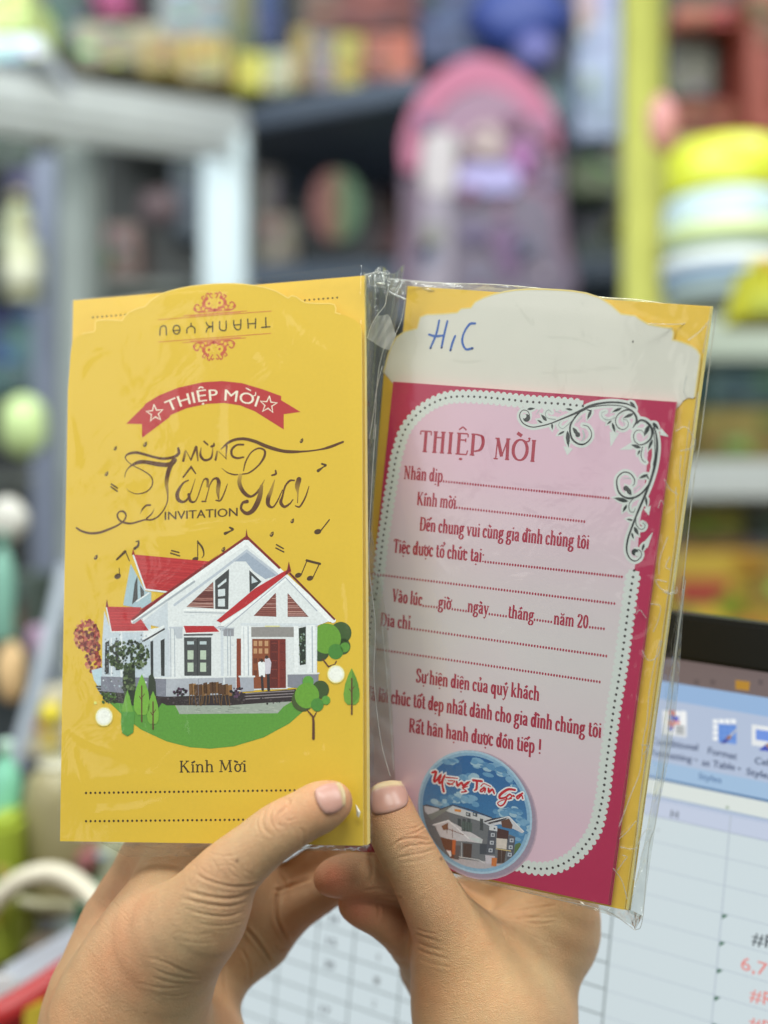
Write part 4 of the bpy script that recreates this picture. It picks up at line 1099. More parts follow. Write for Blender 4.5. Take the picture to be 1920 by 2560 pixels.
hp([(885, 1150), (985, 1160), (1000, 1250), (890, 1235)], (202, 194, 204), 16); hp([(952, 1178), (1008, 1180), (1002, 1272), (950, 1262)], (206, 120, 62), 17)
hs([(610, 1168), (820, 1200), (880, 1235)], 7, (226, 222, 224), 16); hs([(610, 1184), (820, 1216)], 5, (150, 146, 150), 16)
hp([(480, 1095), (530, 1105), (535, 1160), (520, 1170)], (230, 226, 230), 17); hs([(490, 1100), (535, 1110)], 4, (210, 60, 50), 18)
txt = [[(335, 295, 20), (375, 290, 26), (355, 375, 26), (372, 385, 20), (425, 320, 22), (405, 390, 24), (425, 400, 18), (465, 325, 22), (440, 400, 20), (455, 490, 26)],
       [(480, 345, 14), (600, 355, 8)], [(500, 378, 10), (570, 385, 10), (520, 420, 10), (490, 402, 10), (550, 420, 12)],
       [(590, 390, 20), (600, 430, 26), (640, 400, 20), (660, 430, 26), (715, 395, 24), (655, 450, 16), (705, 438, 8)], [(650, 460, 8), (690, 488, 14), (640, 498, 12)],
       [(760, 375, 24), (850, 385, 22)], [(800, 385, 24), (795, 460, 24), (775, 480, 14)], [(875, 447, 16), (835, 480, 16), (850, 495, 14), (888, 460, 14), (880, 500, 12)], [(840, 438, 10), (872, 410, 8), (940, 440, 8)],
       [(920, 460, 20), (925, 495, 24), (960, 470, 20), (978, 510, 18)],
       [(1195, 475, 20), (1120, 470, 24), (1045, 520, 26), (1035, 560, 22), (1090, 555, 18), (1140, 520, 16), (1160, 545, 12), (1130, 570, 14)], [(1110, 560, 16), (1080, 620, 16), (1040, 640, 14), (1015, 610, 10), (1070, 580, 8), (1160, 565, 8)],
       [(1176, 535, 20), (1184, 540, 20)], [(1272, 510, 16), (1215, 545, 18), (1225, 565, 14), (1262, 530, 14), (1276, 566, 12)]]
for i_, v in enumerate(txt): I.stroke(Q('H', [(p[0], p[1], (p[2] + 34) / 4.1475) for p in v]), 1, (232, 232, 236), zl + 19 + .1 * i_, smooth=4)
for i_, v in enumerate(txt): I.stroke(Q('H', [(p[0], p[1], (p[2] + 3) / 4.1475) for p in v]), 1, (196, 30, 44), zl + 21 + .1 * i_, smooth=4)
I.build("round_picture", card, pic_mat)
# ================================================================== PLASTIC BAGS
def film_material(name, haze=0.03, rough=0.10, tint=(0.97, 0.98, 0.97), gain=1.5, bump=0.25, bscale=60, bdist=.0015):
    m = bpy.data.materials.new(name); m.use_nodes = True
    nt = m.node_tree; N, L = nt.nodes, nt.links
    for n_ in list(N): N.remove(n_)
    out = N.new('ShaderNodeOutputMaterial')
    tr = N.new('ShaderNodeBsdfTransparent'); tr.inputs[0].default_value = (*tint, 1)
    gl = N.new('ShaderNodeBsdfGlossy'); gl.inputs['Roughness'].default_value = rough
    df = N.new('ShaderNodeBsdfTranslucent'); df.inputs[0].default_value = (.9, .92, .9, 1)
    d2 = N.new('ShaderNodeBsdfDiffuse'); d2.inputs[0].default_value = (.9, .92, .9, 1)
    ad = N.new('ShaderNodeMixShader'); ad.inputs[0].default_value = .5
    L.new(df.outputs[0], ad.inputs[1]); L.new(d2.outputs[0], ad.inputs[2])
    fr = N.new('ShaderNodeFresnel'); fr.inputs['IOR'].default_value = 1.49
    ge = N.new('ShaderNodeNewGeometry'); mi = N.new('ShaderNodeMapRange')
    mi.inputs['To Min'].default_value = 1.49; mi.inputs['To Max'].default_value = 1 / 1.49      # a thin film reflects alike on both faces
    L.new(ge.outputs['Backfacing'], mi.inputs['Value']); L.new(mi.outputs['Result'], fr.inputs['IOR'])
    mu = N.new('ShaderNodeMath'); mu.operation = 'MULTIPLY'; mu.inputs[1].default_value = gain; mu.use_clamp = True
    tc = N.new('ShaderNodeTexCoord')
    nz = N.new('ShaderNodeTexNoise'); nz.inputs['Scale'].default_value = bscale; nz.inputs['Detail'].default_value = 3; nz.inputs['Distortion'].default_value = 1.2
    L.new(tc.outputs['Object'], nz.inputs['Vector'])
    bp_ = N.new('ShaderNodeBump'); bp_.inputs['Strength'].default_value = bump; bp_.inputs['Distance'].default_value = bdist
    L.new(nz.outputs['Fac'], bp_.inputs['Height'])
    L.new(bp_.outputs[0], fr.inputs['Normal']); L.new(bp_.outputs[0], gl.inputs['Normal'])
    L.new(fr.outputs[0], mu.inputs[0])
    m1 = N.new('ShaderNodeMixShader'); m1.inputs[0].default_value = haze
    L.new(tr.outputs[0], m1.inputs[1]); L.new(ad.outputs[0], m1.inputs[2])
    m2 = N.new('ShaderNodeMixShader'); L.new(mu.outputs[0], m2.inputs[0])
    L.new(m1.outputs[0], m2.inputs[1]); L.new(gl.outputs[0], m2.inputs[2])
    L.new(m2.outputs[0], out.inputs['Surface'])
    return m

film = film_material("clear_film", haze=.015, rough=.09, tint=(.985, .99, .985), gain=1.05)
film_c = film_material("crinkled_film", haze=.17, rough=.14, tint=(.90, .92, .89), gain=2.2, bump=.5, bscale=120, bdist=.002)
seam_m = film_material("welded_film_edge", haze=.62, rough=.2, gain=3.0)  # whitish film for welded edges, also for painted crease highlights
tape_m = film_material("sticky_tape", haze=.30, rough=.25, tint=(.92, .92, .80), gain=1.5, bump=.2)

frnd = np.random.default_rng(5)
def ridge_field(X, Y, ridges):
    """X, Y local metres; ridges: (polyline local, width m, height m)"""
    Z = np.zeros_like(X); P = np.stack([X.ravel(), Y.ravel()], 1)
    for path, w, amp in ridges:
        A = np.array(path)
        bb = np.where((P[:, 0] > A[:, 0].min() - 3 * w) & (P[:, 0] < A[:, 0].max() + 3 * w) & (P[:, 1] > A[:, 1].min() - 3 * w) & (P[:, 1] < A[:, 1].max() + 3 * w))[0]
        if not len(bb): continue
        d, pos = seg_dist2(P[bb], A)
        Z.ravel()[bb] += amp * np.exp(-np.abs(d / w) ** 1.4) * np.clip(np.minimum(pos, 1 - pos) * 4, 0, 1)
    return Z
def seg_dist2(p, path):
    best = np.full(len(p), 1e9); pos = np.zeros(len(p)); m = len(path) - 1
    for i in range(m):
        a, b = path[i], path[i + 1]; ab = b - a
        t = np.clip(((p - a) @ ab) / max(1e-15, ab @ ab), 0, 1)
        d = np.linalg.norm(p - a - t[:, None] * ab, axis=1)
        s = d < best; best[s] = d[s]; pos[s] = (i + t[s]) / m
    return best, pos

def film_sheet(name, S, left, right, edge, nx, ny, ztop, zmid, ridges, parent, m, wob=0.00012, seed=1):
    """left, right: boundary polylines in photo pixels top to bottom; edge: right edge of the stack below (pixels), where the film folds back"""
    r = np.random.default_rng(seed)
    def samp(pl, v):
        pl = np.array(pl, float); i = v * (len(pl) - 1); k = min(int(i), len(pl) - 2); t = i - k
        return pl[k] * (1 - t) + pl[k + 1] * t
    X = np.zeros((ny, nx)); Y = X.copy(); E_ = np.zeros((ny, nx)); U = X.copy()
    for j in range(ny):
        v = j / (ny - 1)
        a, b, e = samp(left, v), samp(right, v), samp(edge, v)
        la, lb, le = S.loc(*a), S.loc(*b, zmid), S.loc(*e, ztop)
        for i in range(nx):
            u = i / (nx - 1)
            X[j, i] = la[0] + (lb[0] - la[0]) * u; Y[j, i] = la[1] + (lb[1] - la[1]) * u
            E_[j, i] = X[j, i] - le[0]
    Z = np.full((ny, nx), ztop)
    for q in range(10):
        fx, fy = r.uniform(-260, 260, 2); ph = r.uniform(0, 6.3)
        Z += wob / 3 * np.sin(fx * X + fy * Y + ph + 1.5 * np.sin(90 * Y + q))
    Z += ridge_field(X, Y, ridges)
    k = np.clip((E_ + .0004) / .0022, 0, 1); k = k * k * (3 - 2 * k)
    Z = Z * (1 - k) + (zmid + .0006 * np.sin(Y * 500 + 3 * np.sin(Y * 170)) ) * k
    V = np.stack([X, Y, Z], -1).reshape(-1, 3)
    f = [(j * nx + i, (j + 1) * nx + i, (j + 1) * nx + i + 1, j * nx + i + 1) for j in range(ny - 1) for i in range(nx - 1)]
    me = bpy.data.meshes.new(name); me.from_pydata(V.tolist(), [], f)
    me.polygons.foreach_set("use_smooth", [True] * len(f))
    return link(name, me, m, parent)

def rpath(S, reg, pts): return [S.loc(x, y) for x, y in catmull(Q(reg, pts), 5)]
def wander(S, x, y, ang, ln, bend, n=8):
    P = []
    for k in range(n):
        P.append((x, y)); x += math.cos(ang) * ln / n; y += math.sin(ang) * ln / n; ang += bend / n + frnd.normal(0, .08)
    return [S.loc(*p) for p in P]

# left bag
lbag = empty("plastic_bag", LS.M); tag(lbag, "clear thin plastic bag wrapped round the yellow house envelopes on the left", "plastic bag", "clear plastic bags")
rid = []
for pts in ([(130, 620), (150, 520), (200, 470), (300, 430)], [(1010, 470), (1080, 490), (1180, 510), (1280, 520)], [(1130, 200), (1250, 320), (1400, 430), (1520, 490)], [(100, 1060), (200, 1080), (330, 1110), (470, 1120)],
            [(60, 700), (100, 900), (110, 1050)], [(400, 200), (700, 150), (1100, 170)], [(640, 620), (630, 760), (650, 880)], [(900, 600), (880, 800), (900, 1000)], [(240, 1300), (500, 1390), (900, 1330), (1450, 1300)], [(670, 1280), (670, 1330)]):
    rid.append((rpath(LS, 'A', pts), .0013, .00036))
for pts in ([(60, 1080), (180, 1160), (300, 1200), (450, 1290)], [(90, 1180), (150, 1400), (200, 1520), (300, 1480)], [(1100, 1290), (1250, 1250), (1400, 1200)], [(200, 1520), (420, 1500), (700, 1420)], [(500, 130), (540, 180), (580, 160)],
            [(1380, 1150), (1385, 1280)], [(200, 1340), (500, 1330), (900, 1440), (1200, 1400)], [(560, 40), (700, 100), (900, 60)], [(1450, 200), (1500, 600), (1490, 1000)]):
    rid.append((rpath(LS, 'B', pts), .0012, .00036))
for k in range(46):
    rid.append((wander(LS, frnd.uniform(180, 880), frnd.uniform(760, 2080), frnd.uniform(0, 6.3), frnd.uniform(60, 260), frnd.uniform(-1.5, 1.5)), frnd.uniform(.0005, .0012), frnd.uniform(.00002, .00007)))
Ledge = [(905, 690), (905, 1100), (907, 1600), (909, 2112)]
film_sheet("front_film", LS, [(181, 752), (160, 1300), (152, 1700), (148, 2106)], [(931, 676), (934, 1100), (937, 1600), (932, 2122)], Ledge, 110, 190, .0013, -.0045, rid, lbag, film, seed=2)
# bottom fringe under the envelopes
def strip(name, pts_top, pts_bot, n, depthf, m, parent, wobble=.0006, sub=6, seed=0):
    """a crinkled ribbon between two pixel polylines; depthf(t, s) gives the distance from the lens"""
    r = np.random.default_rng(seed)
    T_, B_ = catmull(pts_top, 8), catmull(pts_bot, 8)
    V = []
    ph = r.uniform(0, 6.3, 4)
    def at(pl, t):
        i = t * (len(pl) - 1); k = min(int(i), len(pl) - 2); q = i - k
        return (pl[k][0] * (1 - q) + pl[k + 1][0] * q, pl[k][1] * (1 - q) + pl[k + 1][1] * q)
    for i in range(n):
        t = i / (n - 1); a, b = at(T_, t), at(B_, t)
        for j in range(sub + 1):
            s = j / sub
            x, y = a[0] * (1 - s) + b[0] * s, a[1] * (1 - s) + b[1] * s
            d = depthf(t, s) + wobble * (math.sin(23 * t + 5 * s + ph[0]) + .7 * math.sin(61 * t - 7 * s + ph[1]) + .5 * math.sin(9 * s + 31 * t + ph[2]) + .5 * math.sin(17 * s + 120 * t))
            V.append(tuple(P3(x, y, d)))
    w = sub + 1
    f = [(i * w + j, i * w + j + 1, (i + 1) * w + j + 1, (i + 1) * w + j) for i in range(n - 1) for j in range(sub)]
    me = bpy.data.meshes.new(name); me.from_pydata(V, [], f); me.polygons.foreach_set("use_smooth", [True] * len(f))
    o = link(name, me, m, None)
    if parent is not None:
        o.parent = parent; o.matrix_parent_inverse = parent.matrix_basis.inverted()
    return o
strip("bottom_fringe", [(250, 2106), (500, 2110), (760, 2114), (925, 2112)], [(315, 2142), (480, 2140), (760, 2126), (915, 2128)], 90, lambda t, s: LS.depth(250 + 660 * t, 2108) + .002 + .003 * s, film_c, lbag, .0004, 5, 3)

# right bag
rbag = empty("plastic_bag", RS.M); tag(rbag, "crinkled clear plastic bag round the pink cards, creased along its right side", "plastic bag", "clear plastic bags")
rid = []
for pts in ([(300, 70), (420, 130), (500, 110)], [(640, 110), (800, 300), (1000, 330), (1200, 420)], [(270, 420), (600, 430), (1000, 440), (1460, 500)], [(560, 470), (800, 480), (1200, 460)], [(1500, 400), (1470, 500), (1460, 610)],
            [(1440, 250), (1500, 300), (1580, 240)], [(1100, 160), (1300, 220), (1440, 265), (1560, 262)], [(1450, 180), (1420, 240)], [(1330, 1000), (1390, 1030), (1420, 1090)], [(1230, 1380), (1310, 1360), (1350, 1340)]):
    rid.append((rpath(RS, 'C', pts), .0010, .00022))
# squiggles traced along the right side
for pts in ([(335, 10), (280, 0), (300, 40), (340, 60)], [(250, 120), (300, 130), (290, 200), (265, 260)], [(210, 350), (240, 400), (285, 380), (310, 300)], [(180, 170), (200, 150), (230, 190)], [(300, 300), (270, 420), (245, 560), (235, 700)],
            [(235, 700), (215, 800), (200, 950), (150, 1080), (95, 1230)], [(95, 1290), (130, 1260), (180, 1200)], [(100, 1330), (150, 1340), (190, 1335)], [(85, 1450), (120, 1400), (135, 1380), (110, 1370)], [(65, 1435), (110, 1500), (135, 1590)], [(120, 1530), (140, 1560), (130, 1600)],
            [(255, 440), (240, 520), (250, 600)], [(320, 60), (350, 70), (345, 30)], [(190, 600), (230, 610), (260, 590)], [(205, 820), (240, 830), (215, 870)], [(300, 120), (330, 200), (320, 330)]):
    rid.append((rpath(RS, 'V', pts), .00055, .0006))
for pts in ([(100, 960), (150, 940), (195, 1010), (190, 1060), (120, 1000)], [(130, 1020), (145, 1030), (130, 1050)], [(120, 1060), (180, 1045), (200, 1000)], [(125, 1080), (120, 1180), (130, 1240)], [(155, 680), (140, 760), (160, 800)], [(40, 1200), (70, 1250), (110, 1280)], [(60, 1490), (20, 1600), (15, 1680)], [(70, 1590), (60, 1650), (50, 1640)], [(10, 1350), (40, 1330)],
            [(160, 340), (175, 420)], [(200, 480), (250, 560), (262, 450)]):
    rid.append((rpath(RS, 'W', pts), .0006, .0006))
for pts in ([(1160, 1490), (1220, 1545)], ):
    rid.append((rpath(RS, 'C', pts), .0008, .0003))
for k in range(40):
    rid.append((wander(RS, frnd.uniform(1000, 1660), frnd.uniform(760, 2200), frnd.uniform(0, 6.3), frnd.uniform(60, 240), frnd.uniform(-1.5, 1.5)), frnd.uniform(.0005, .0012), frnd.uniform(.00003, .0001)))
for k in range(46):
    t = frnd.uniform(0, 1); x, y = 1735 - 175 * t + frnd.uniform(-40, 10), 830 + 1400 * t
    rid.append((wander(RS, x, y, frnd.uniform(1.2, 2.2), frnd.uniform(20, 120), frnd.uniform(-2.5, 2.5)), frnd.uniform(.0003, .0006), frnd.uniform(.0001, .0004)))
Redge = [(1776, 775), (1700, 1300), (1640, 1750), (1578, 2276)]
Rleft = [(968, 697), (958, 1000), (925, 1300), (905, 1600), (898, 1850), (872, 2132)]
Rright = [(1794, 778), (1752, 1090), (1712, 1420), (1678, 1720), (1640, 1960), (1612, 2250)]
film_sheet("front_film", RS, Rleft, Rright, Redge, 190, 260, .0013, -.0075, rid, rbag, film, wob=.00012, seed=4)
strip("top_fringe", Q('C', [(125, 65), (350, 85), (820, 110), (1100, 150), (1400, 180), (1582, 214)]), Q('C', [(125, 140), (350, 130), (820, 150), (1100, 185), (1400, 210), (1586, 240)]), 110, lambda t, s: RS.depth(970 + 815 * t, 740) + .006, film_c, rbag, .0005, 5, 7)
strip("side_flange", [(1706, 1440), (1660, 1800), (1612, 2100), (1570, 2280)], [(1714, 1440), (1688, 1800), (1640, 2060), (1606, 2300)], 150, lambda t, s: RS.depth(1700 - 120 * t, 1440 + 840 * t) + .008, film_c, rbag, .0009, 6, 8)
strip("bottom_fringe", [(960, 2134), (1180, 2186), (1390, 2234), (1520, 2262), (1578, 2276), (1606, 2290)], [(960, 2150), (1180, 2202), (1390, 2250), (1500, 2280), (1575, 2310), (1588, 2326)], 110, lambda t, s: RS.depth(960 + 620 * t, 2100 + 180 * t) + .003 + .003 * s, film_c, rbag, .0006, 5, 9)

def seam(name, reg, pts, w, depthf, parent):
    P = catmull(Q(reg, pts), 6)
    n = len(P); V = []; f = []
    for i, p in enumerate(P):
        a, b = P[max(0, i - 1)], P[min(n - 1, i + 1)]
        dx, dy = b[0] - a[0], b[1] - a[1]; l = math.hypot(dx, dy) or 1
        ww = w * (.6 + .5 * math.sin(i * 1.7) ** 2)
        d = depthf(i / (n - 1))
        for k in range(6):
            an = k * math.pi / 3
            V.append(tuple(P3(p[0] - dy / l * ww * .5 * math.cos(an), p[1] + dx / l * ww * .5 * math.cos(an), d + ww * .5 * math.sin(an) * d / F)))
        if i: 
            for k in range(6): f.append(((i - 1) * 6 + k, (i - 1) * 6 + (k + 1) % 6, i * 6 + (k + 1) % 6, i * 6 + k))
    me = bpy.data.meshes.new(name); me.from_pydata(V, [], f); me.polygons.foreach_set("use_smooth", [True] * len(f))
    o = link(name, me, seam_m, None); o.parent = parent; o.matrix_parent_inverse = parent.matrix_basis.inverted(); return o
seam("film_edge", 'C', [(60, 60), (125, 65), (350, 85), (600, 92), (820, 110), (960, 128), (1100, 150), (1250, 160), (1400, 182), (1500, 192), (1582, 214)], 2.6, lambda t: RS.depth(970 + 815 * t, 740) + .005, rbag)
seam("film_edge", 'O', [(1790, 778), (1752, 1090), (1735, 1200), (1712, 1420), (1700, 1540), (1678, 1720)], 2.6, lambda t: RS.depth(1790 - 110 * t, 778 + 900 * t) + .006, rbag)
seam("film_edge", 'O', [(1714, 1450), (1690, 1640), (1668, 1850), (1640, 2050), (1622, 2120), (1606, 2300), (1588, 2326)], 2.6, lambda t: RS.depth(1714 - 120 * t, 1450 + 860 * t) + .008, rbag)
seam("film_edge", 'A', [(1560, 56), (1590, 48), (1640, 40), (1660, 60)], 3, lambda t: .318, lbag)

# pleated film between the two packets
def gusset():
    nx, ny = 46, 150
    V = []
    for j in range(ny):
        v = j / (ny - 1); y = 678 + (2118 - 678) * v
        xl = 908 + (909 - 908) * v
        # left border of the right packet, hidden behind the left one further down
        xr = 1012 + (958 - 1012) * min(1, v / .22) if v < .22 else 958 - 62 * (v - .22) / .78
        xr = max(xr, 914)
        dl, dr_ = LS.depth(xl, y) + .0035, RS.depth(xr, y) + .004
        for i in range(nx):
            u = i / (nx - 1)
            sag = math.sin(math.pi * u) * .012
            pl = .0017 * math.sin(2 * math.pi * 4.2 * u + 1.3 * math.sin(5 * v) + .6 * math.sin(17 * v)) * math.sin(math.pi * u) ** .5
            pl += .0006 * math.sin(2 * math.pi * 9 * u + 9 * v)
            top = .003 * math.sin(30 * u + 3) * max(0, 1 - v / .1)
            x = xl + (xr - xl) * u; yy = y + (10 * math.sin(11 * u) - 6 * u) * max(0, 1 - v / .06)
            V.append(tuple(P3(x, yy, dl + (dr_ - dl) * u + sag + pl + top)))
    f = [(j * nx + i, j * nx + i + 1, (j + 1) * nx + i + 1, (j + 1) * nx + i) for j in range(ny - 1) for i in range(nx - 1)]
    me = bpy.data.meshes.new("side_pleats"); me.from_pydata(V, [], f); me.polygons.foreach_set("use_smooth", [True] * len(f))
    o = link("side_pleats", me, film_c, None); o.parent = lbag; o.matrix_parent_inverse = lbag.matrix_basis.inverted()
gusset()
strip("folded_corner", Q('M', [(285, 190), (350, 150), (430, 140), (540, 150), (560, 200)]), Q('M', [(310, 300), (390, 330), (480, 340), (540, 360), (565, 300)]), 40, lambda t, s: .316 - .003 * s, film_c, lbag, .0012, 6, 11)
strip("folded_corner", Q('M', [(560, 230), (650, 235), (740, 250), (775, 300)]), Q('M', [(550, 380), (600, 420), (680, 470), (745, 500)]), 30, lambda t, s: .318 - .002 * s, film_c, rbag, .0008, 6, 12)
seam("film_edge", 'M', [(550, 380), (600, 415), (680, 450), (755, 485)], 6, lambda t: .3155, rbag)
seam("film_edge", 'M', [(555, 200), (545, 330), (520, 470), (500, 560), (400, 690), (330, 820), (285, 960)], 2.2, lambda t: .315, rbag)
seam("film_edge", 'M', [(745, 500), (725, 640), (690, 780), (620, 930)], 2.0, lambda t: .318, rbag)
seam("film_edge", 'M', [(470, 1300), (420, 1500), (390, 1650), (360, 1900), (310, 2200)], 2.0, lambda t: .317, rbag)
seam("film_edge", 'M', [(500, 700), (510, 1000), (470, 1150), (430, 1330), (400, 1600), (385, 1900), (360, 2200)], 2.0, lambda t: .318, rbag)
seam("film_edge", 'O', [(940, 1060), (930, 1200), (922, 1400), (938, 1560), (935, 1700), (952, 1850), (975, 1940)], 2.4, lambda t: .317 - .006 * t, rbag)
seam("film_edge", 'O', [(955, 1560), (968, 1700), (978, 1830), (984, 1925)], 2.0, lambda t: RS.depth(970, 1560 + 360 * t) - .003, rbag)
tp = strip("tape", Q('M', [(395, 690), (480, 680), (560, 690), (640, 930)]), Q('M', [(285, 965), (360, 1010), (450, 1070), (560, 1110)]), 24, lambda t, s: .3155 + .001 * math.sin(4 * t), tape_m, rbag, .0002, 6, 13)
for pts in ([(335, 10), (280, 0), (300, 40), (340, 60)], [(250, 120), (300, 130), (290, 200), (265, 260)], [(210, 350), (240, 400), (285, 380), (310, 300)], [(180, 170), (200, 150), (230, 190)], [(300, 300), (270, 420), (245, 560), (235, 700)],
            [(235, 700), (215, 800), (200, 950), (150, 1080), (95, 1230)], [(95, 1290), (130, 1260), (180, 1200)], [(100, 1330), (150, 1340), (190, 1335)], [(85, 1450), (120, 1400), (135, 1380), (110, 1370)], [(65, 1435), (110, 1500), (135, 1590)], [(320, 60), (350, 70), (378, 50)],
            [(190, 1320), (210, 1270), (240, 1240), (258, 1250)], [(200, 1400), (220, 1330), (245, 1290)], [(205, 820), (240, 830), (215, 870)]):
    seam("crease", 'V', pts, 2.2, lambda t: RS.depth(*Q('V', [pts[0]])[0]) - .0016, rbag)  # whitish tubes painting in the highlights along the film creases
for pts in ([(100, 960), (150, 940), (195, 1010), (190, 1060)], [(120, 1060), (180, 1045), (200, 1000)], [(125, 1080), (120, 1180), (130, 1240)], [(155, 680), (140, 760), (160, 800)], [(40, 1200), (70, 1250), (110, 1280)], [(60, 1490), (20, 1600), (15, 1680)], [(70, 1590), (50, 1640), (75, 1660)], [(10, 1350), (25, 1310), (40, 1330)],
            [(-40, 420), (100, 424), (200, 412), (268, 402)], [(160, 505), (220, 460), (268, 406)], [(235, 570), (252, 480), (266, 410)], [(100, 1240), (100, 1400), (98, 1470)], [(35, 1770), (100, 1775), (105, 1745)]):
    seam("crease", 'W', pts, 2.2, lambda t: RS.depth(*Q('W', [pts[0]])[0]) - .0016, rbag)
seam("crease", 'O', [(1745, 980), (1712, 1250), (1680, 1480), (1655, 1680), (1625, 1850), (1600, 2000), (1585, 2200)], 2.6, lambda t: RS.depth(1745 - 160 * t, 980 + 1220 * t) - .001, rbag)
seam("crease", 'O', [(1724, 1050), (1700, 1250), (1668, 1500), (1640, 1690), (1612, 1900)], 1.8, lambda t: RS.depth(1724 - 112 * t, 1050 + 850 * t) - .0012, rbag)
seam("film_edge", 'O', [(1588, 2326), (1540, 2290), (1500, 2272), (1390, 2248), (1270, 2220)], 2.4, lambda t: RS.depth(1588 - 318 * t, 2310 - 90 * t) + .007, rbag)
strip("left_fold", [(912, 1330), (908, 1500), (904, 1700), (902, 1960)], [(930, 1330), (962, 1520), (978, 1720), (988, 1950)], 90, lambda t, s: RS.depth(912 + 60 * s, 1330 + 620 * t) - .0022, film_c, rbag, .0005, 8, 21)
# glints painted as opaque white patches where the film is pinched
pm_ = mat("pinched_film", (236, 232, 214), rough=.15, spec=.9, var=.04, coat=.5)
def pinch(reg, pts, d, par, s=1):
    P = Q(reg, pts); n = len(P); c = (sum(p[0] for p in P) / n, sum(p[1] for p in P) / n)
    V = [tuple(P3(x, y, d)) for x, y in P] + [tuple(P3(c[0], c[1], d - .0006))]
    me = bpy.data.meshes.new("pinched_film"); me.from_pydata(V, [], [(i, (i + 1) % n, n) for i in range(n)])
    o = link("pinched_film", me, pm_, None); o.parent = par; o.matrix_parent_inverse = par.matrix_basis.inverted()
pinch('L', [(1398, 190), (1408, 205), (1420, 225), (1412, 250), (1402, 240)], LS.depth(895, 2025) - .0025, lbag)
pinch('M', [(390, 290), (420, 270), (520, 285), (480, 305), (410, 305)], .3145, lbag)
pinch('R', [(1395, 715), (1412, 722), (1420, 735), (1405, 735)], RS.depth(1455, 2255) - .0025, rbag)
# ================================================================== HANDS
def sdf_chain(p, a, b, ra, rb):
    ab = b - a; l2 = float(ab @ ab)
    t = np.clip(((p - a) @ ab) / l2, 0, 1)
    d = np.linalg.norm(p - a - t[..., None] * ab, axis=-1)
    return d - (ra + (rb - ra) * t)

def smin(a, b, k):
    h = np.clip(0.5 + 0.5 * (b - a) / k, 0, 1)
    return b + (a - b) * h - k * h * (1 - h)

def hand_sdf(groups, p, band=None):
    """groups: list of (k_inside, k_join, [(a, b, ra, rb)...])"""
    tot = None
    for ki, kj, prims in groups:
        g = np.full(len(p), 1.0)
        mg = 0.014
        for a, b, ra, rb in prims:
            lo_, hi_ = np.minimum(a - ra, b - rb) - mg, np.maximum(a + ra, b + rb) + mg
            m = np.where(np.all((p > lo_) & (p < hi_), axis=1))[0]
            if not len(m): continue
            g[m] = smin(g[m], sdf_chain(p[m], a, b, ra, rb), ki)
        tot = g if tot is None else smin(tot, g, kj)
    return tot

def surface_nets(groups, h):
    lo = np.min([np.minimum(a - ra, b - rb) for g in groups for a, b, ra, rb in g[2]], axis=0) - 3 * h
    hi = np.max([np.maximum(a + ra, b + rb) for g in groups for a, b, ra, rb in g[2]], axis=0) + 3 * h
    n = np.ceil((hi - lo) / h).astype(int) + 1
    ax = [lo[i] + h * np.arange(n[i]) for i in range(3)]
    # coarse pass first, the fine pass only near the surface
    cf = 4
    nc = (n + cf - 1) // cf + 1
    axc = [lo[i] + h * cf * np.arange(nc[i]) for i in range(3)]
    Pc = np.stack(np.meshgrid(*axc, indexing='ij'), -1).reshape(-1, 3)
    Sc = hand_sdf(groups, Pc).reshape(nc)
    S = Sc.repeat(cf, 0).repeat(cf, 1).repeat(cf, 2)[:n[0], :n[1], :n[2]].copy()
    near = np.argwhere(np.abs(S) < cf * h * 2.4)
    S[tuple(near.T)] = hand_sdf(groups, lo + h * near)
    neg = S < 0
    c = np.zeros(tuple(n - 1), int)
    cs = [(i, j, k) for i in (0, 1) for j in (0, 1) for k in (0, 1)]
    sl = lambda o, m: slice(o, o + m - 1)
    for o in cs: c += neg[sl(o[0], n[0]), sl(o[1], n[1]), sl(o[2], n[2])]
    act = (c > 0) & (c < 8)
    idx = -np.ones(act.shape, int); idx[act] = np.arange(act.sum())
    I0 = np.argwhere(act)
    acc = np.zeros((len(I0), 3)); cnt = np.zeros(len(I0))
    for axis in range(3):
        for u in (0, 1):
            for w in (0, 1):
                o = [0, 0, 0]; oth = [q for q in range(3) if q != axis]; o[oth[0]] = u; o[oth[1]] = w
                A = I0 + o; B = A.copy(); B[:, axis] += 1
                sa, sb = S[tuple(A.T)], S[tuple(B.T)]
                m = (sa < 0) != (sb < 0)
                t = np.where(m, sa / np.where(m, sa - sb, 1), 0)
                pt = A.astype(float); pt[:, axis] += t
                acc += np.where(m[:, None], pt, 0); cnt += m
    V = acc / cnt[:, None] * h + lo
    faces = []
    for axis in range(3):
        oth = [q for q in range(3) if q != axis]
        s0 = [slice(None)] * 3; s1 = [slice(None)] * 3
        s0[axis] = slice(0, -1); s1[axis] = slice(1, None)
        a, b = neg[tuple(s0)], neg[tuple(s1)]
        E_ = np.argwhere(a != b)
        ok = np.all((E_[:, oth] > 0), axis=1) & np.all(E_[:, oth] < (n[oth] - 1), axis=1)
        E_ = E_[ok]
        d0 = np.zeros(3, int); d0[oth[0]] = 1; d1 = np.zeros(3, int); d1[oth[1]] = 1
        q = np.stack([idx[tuple((E_ - d0 - d1).T)], idx[tuple((E_ - d1).T)], idx[tuple(E_.T)], idx[tuple((E_ - d0).T)]], 1)
        inside = a[tuple(E_.T)]
        flip = inside if axis != 1 else ~inside
        q[~flip] = q[~flip][:, ::-1]
        faces.append(q)
    return V, np.concatenate(faces)

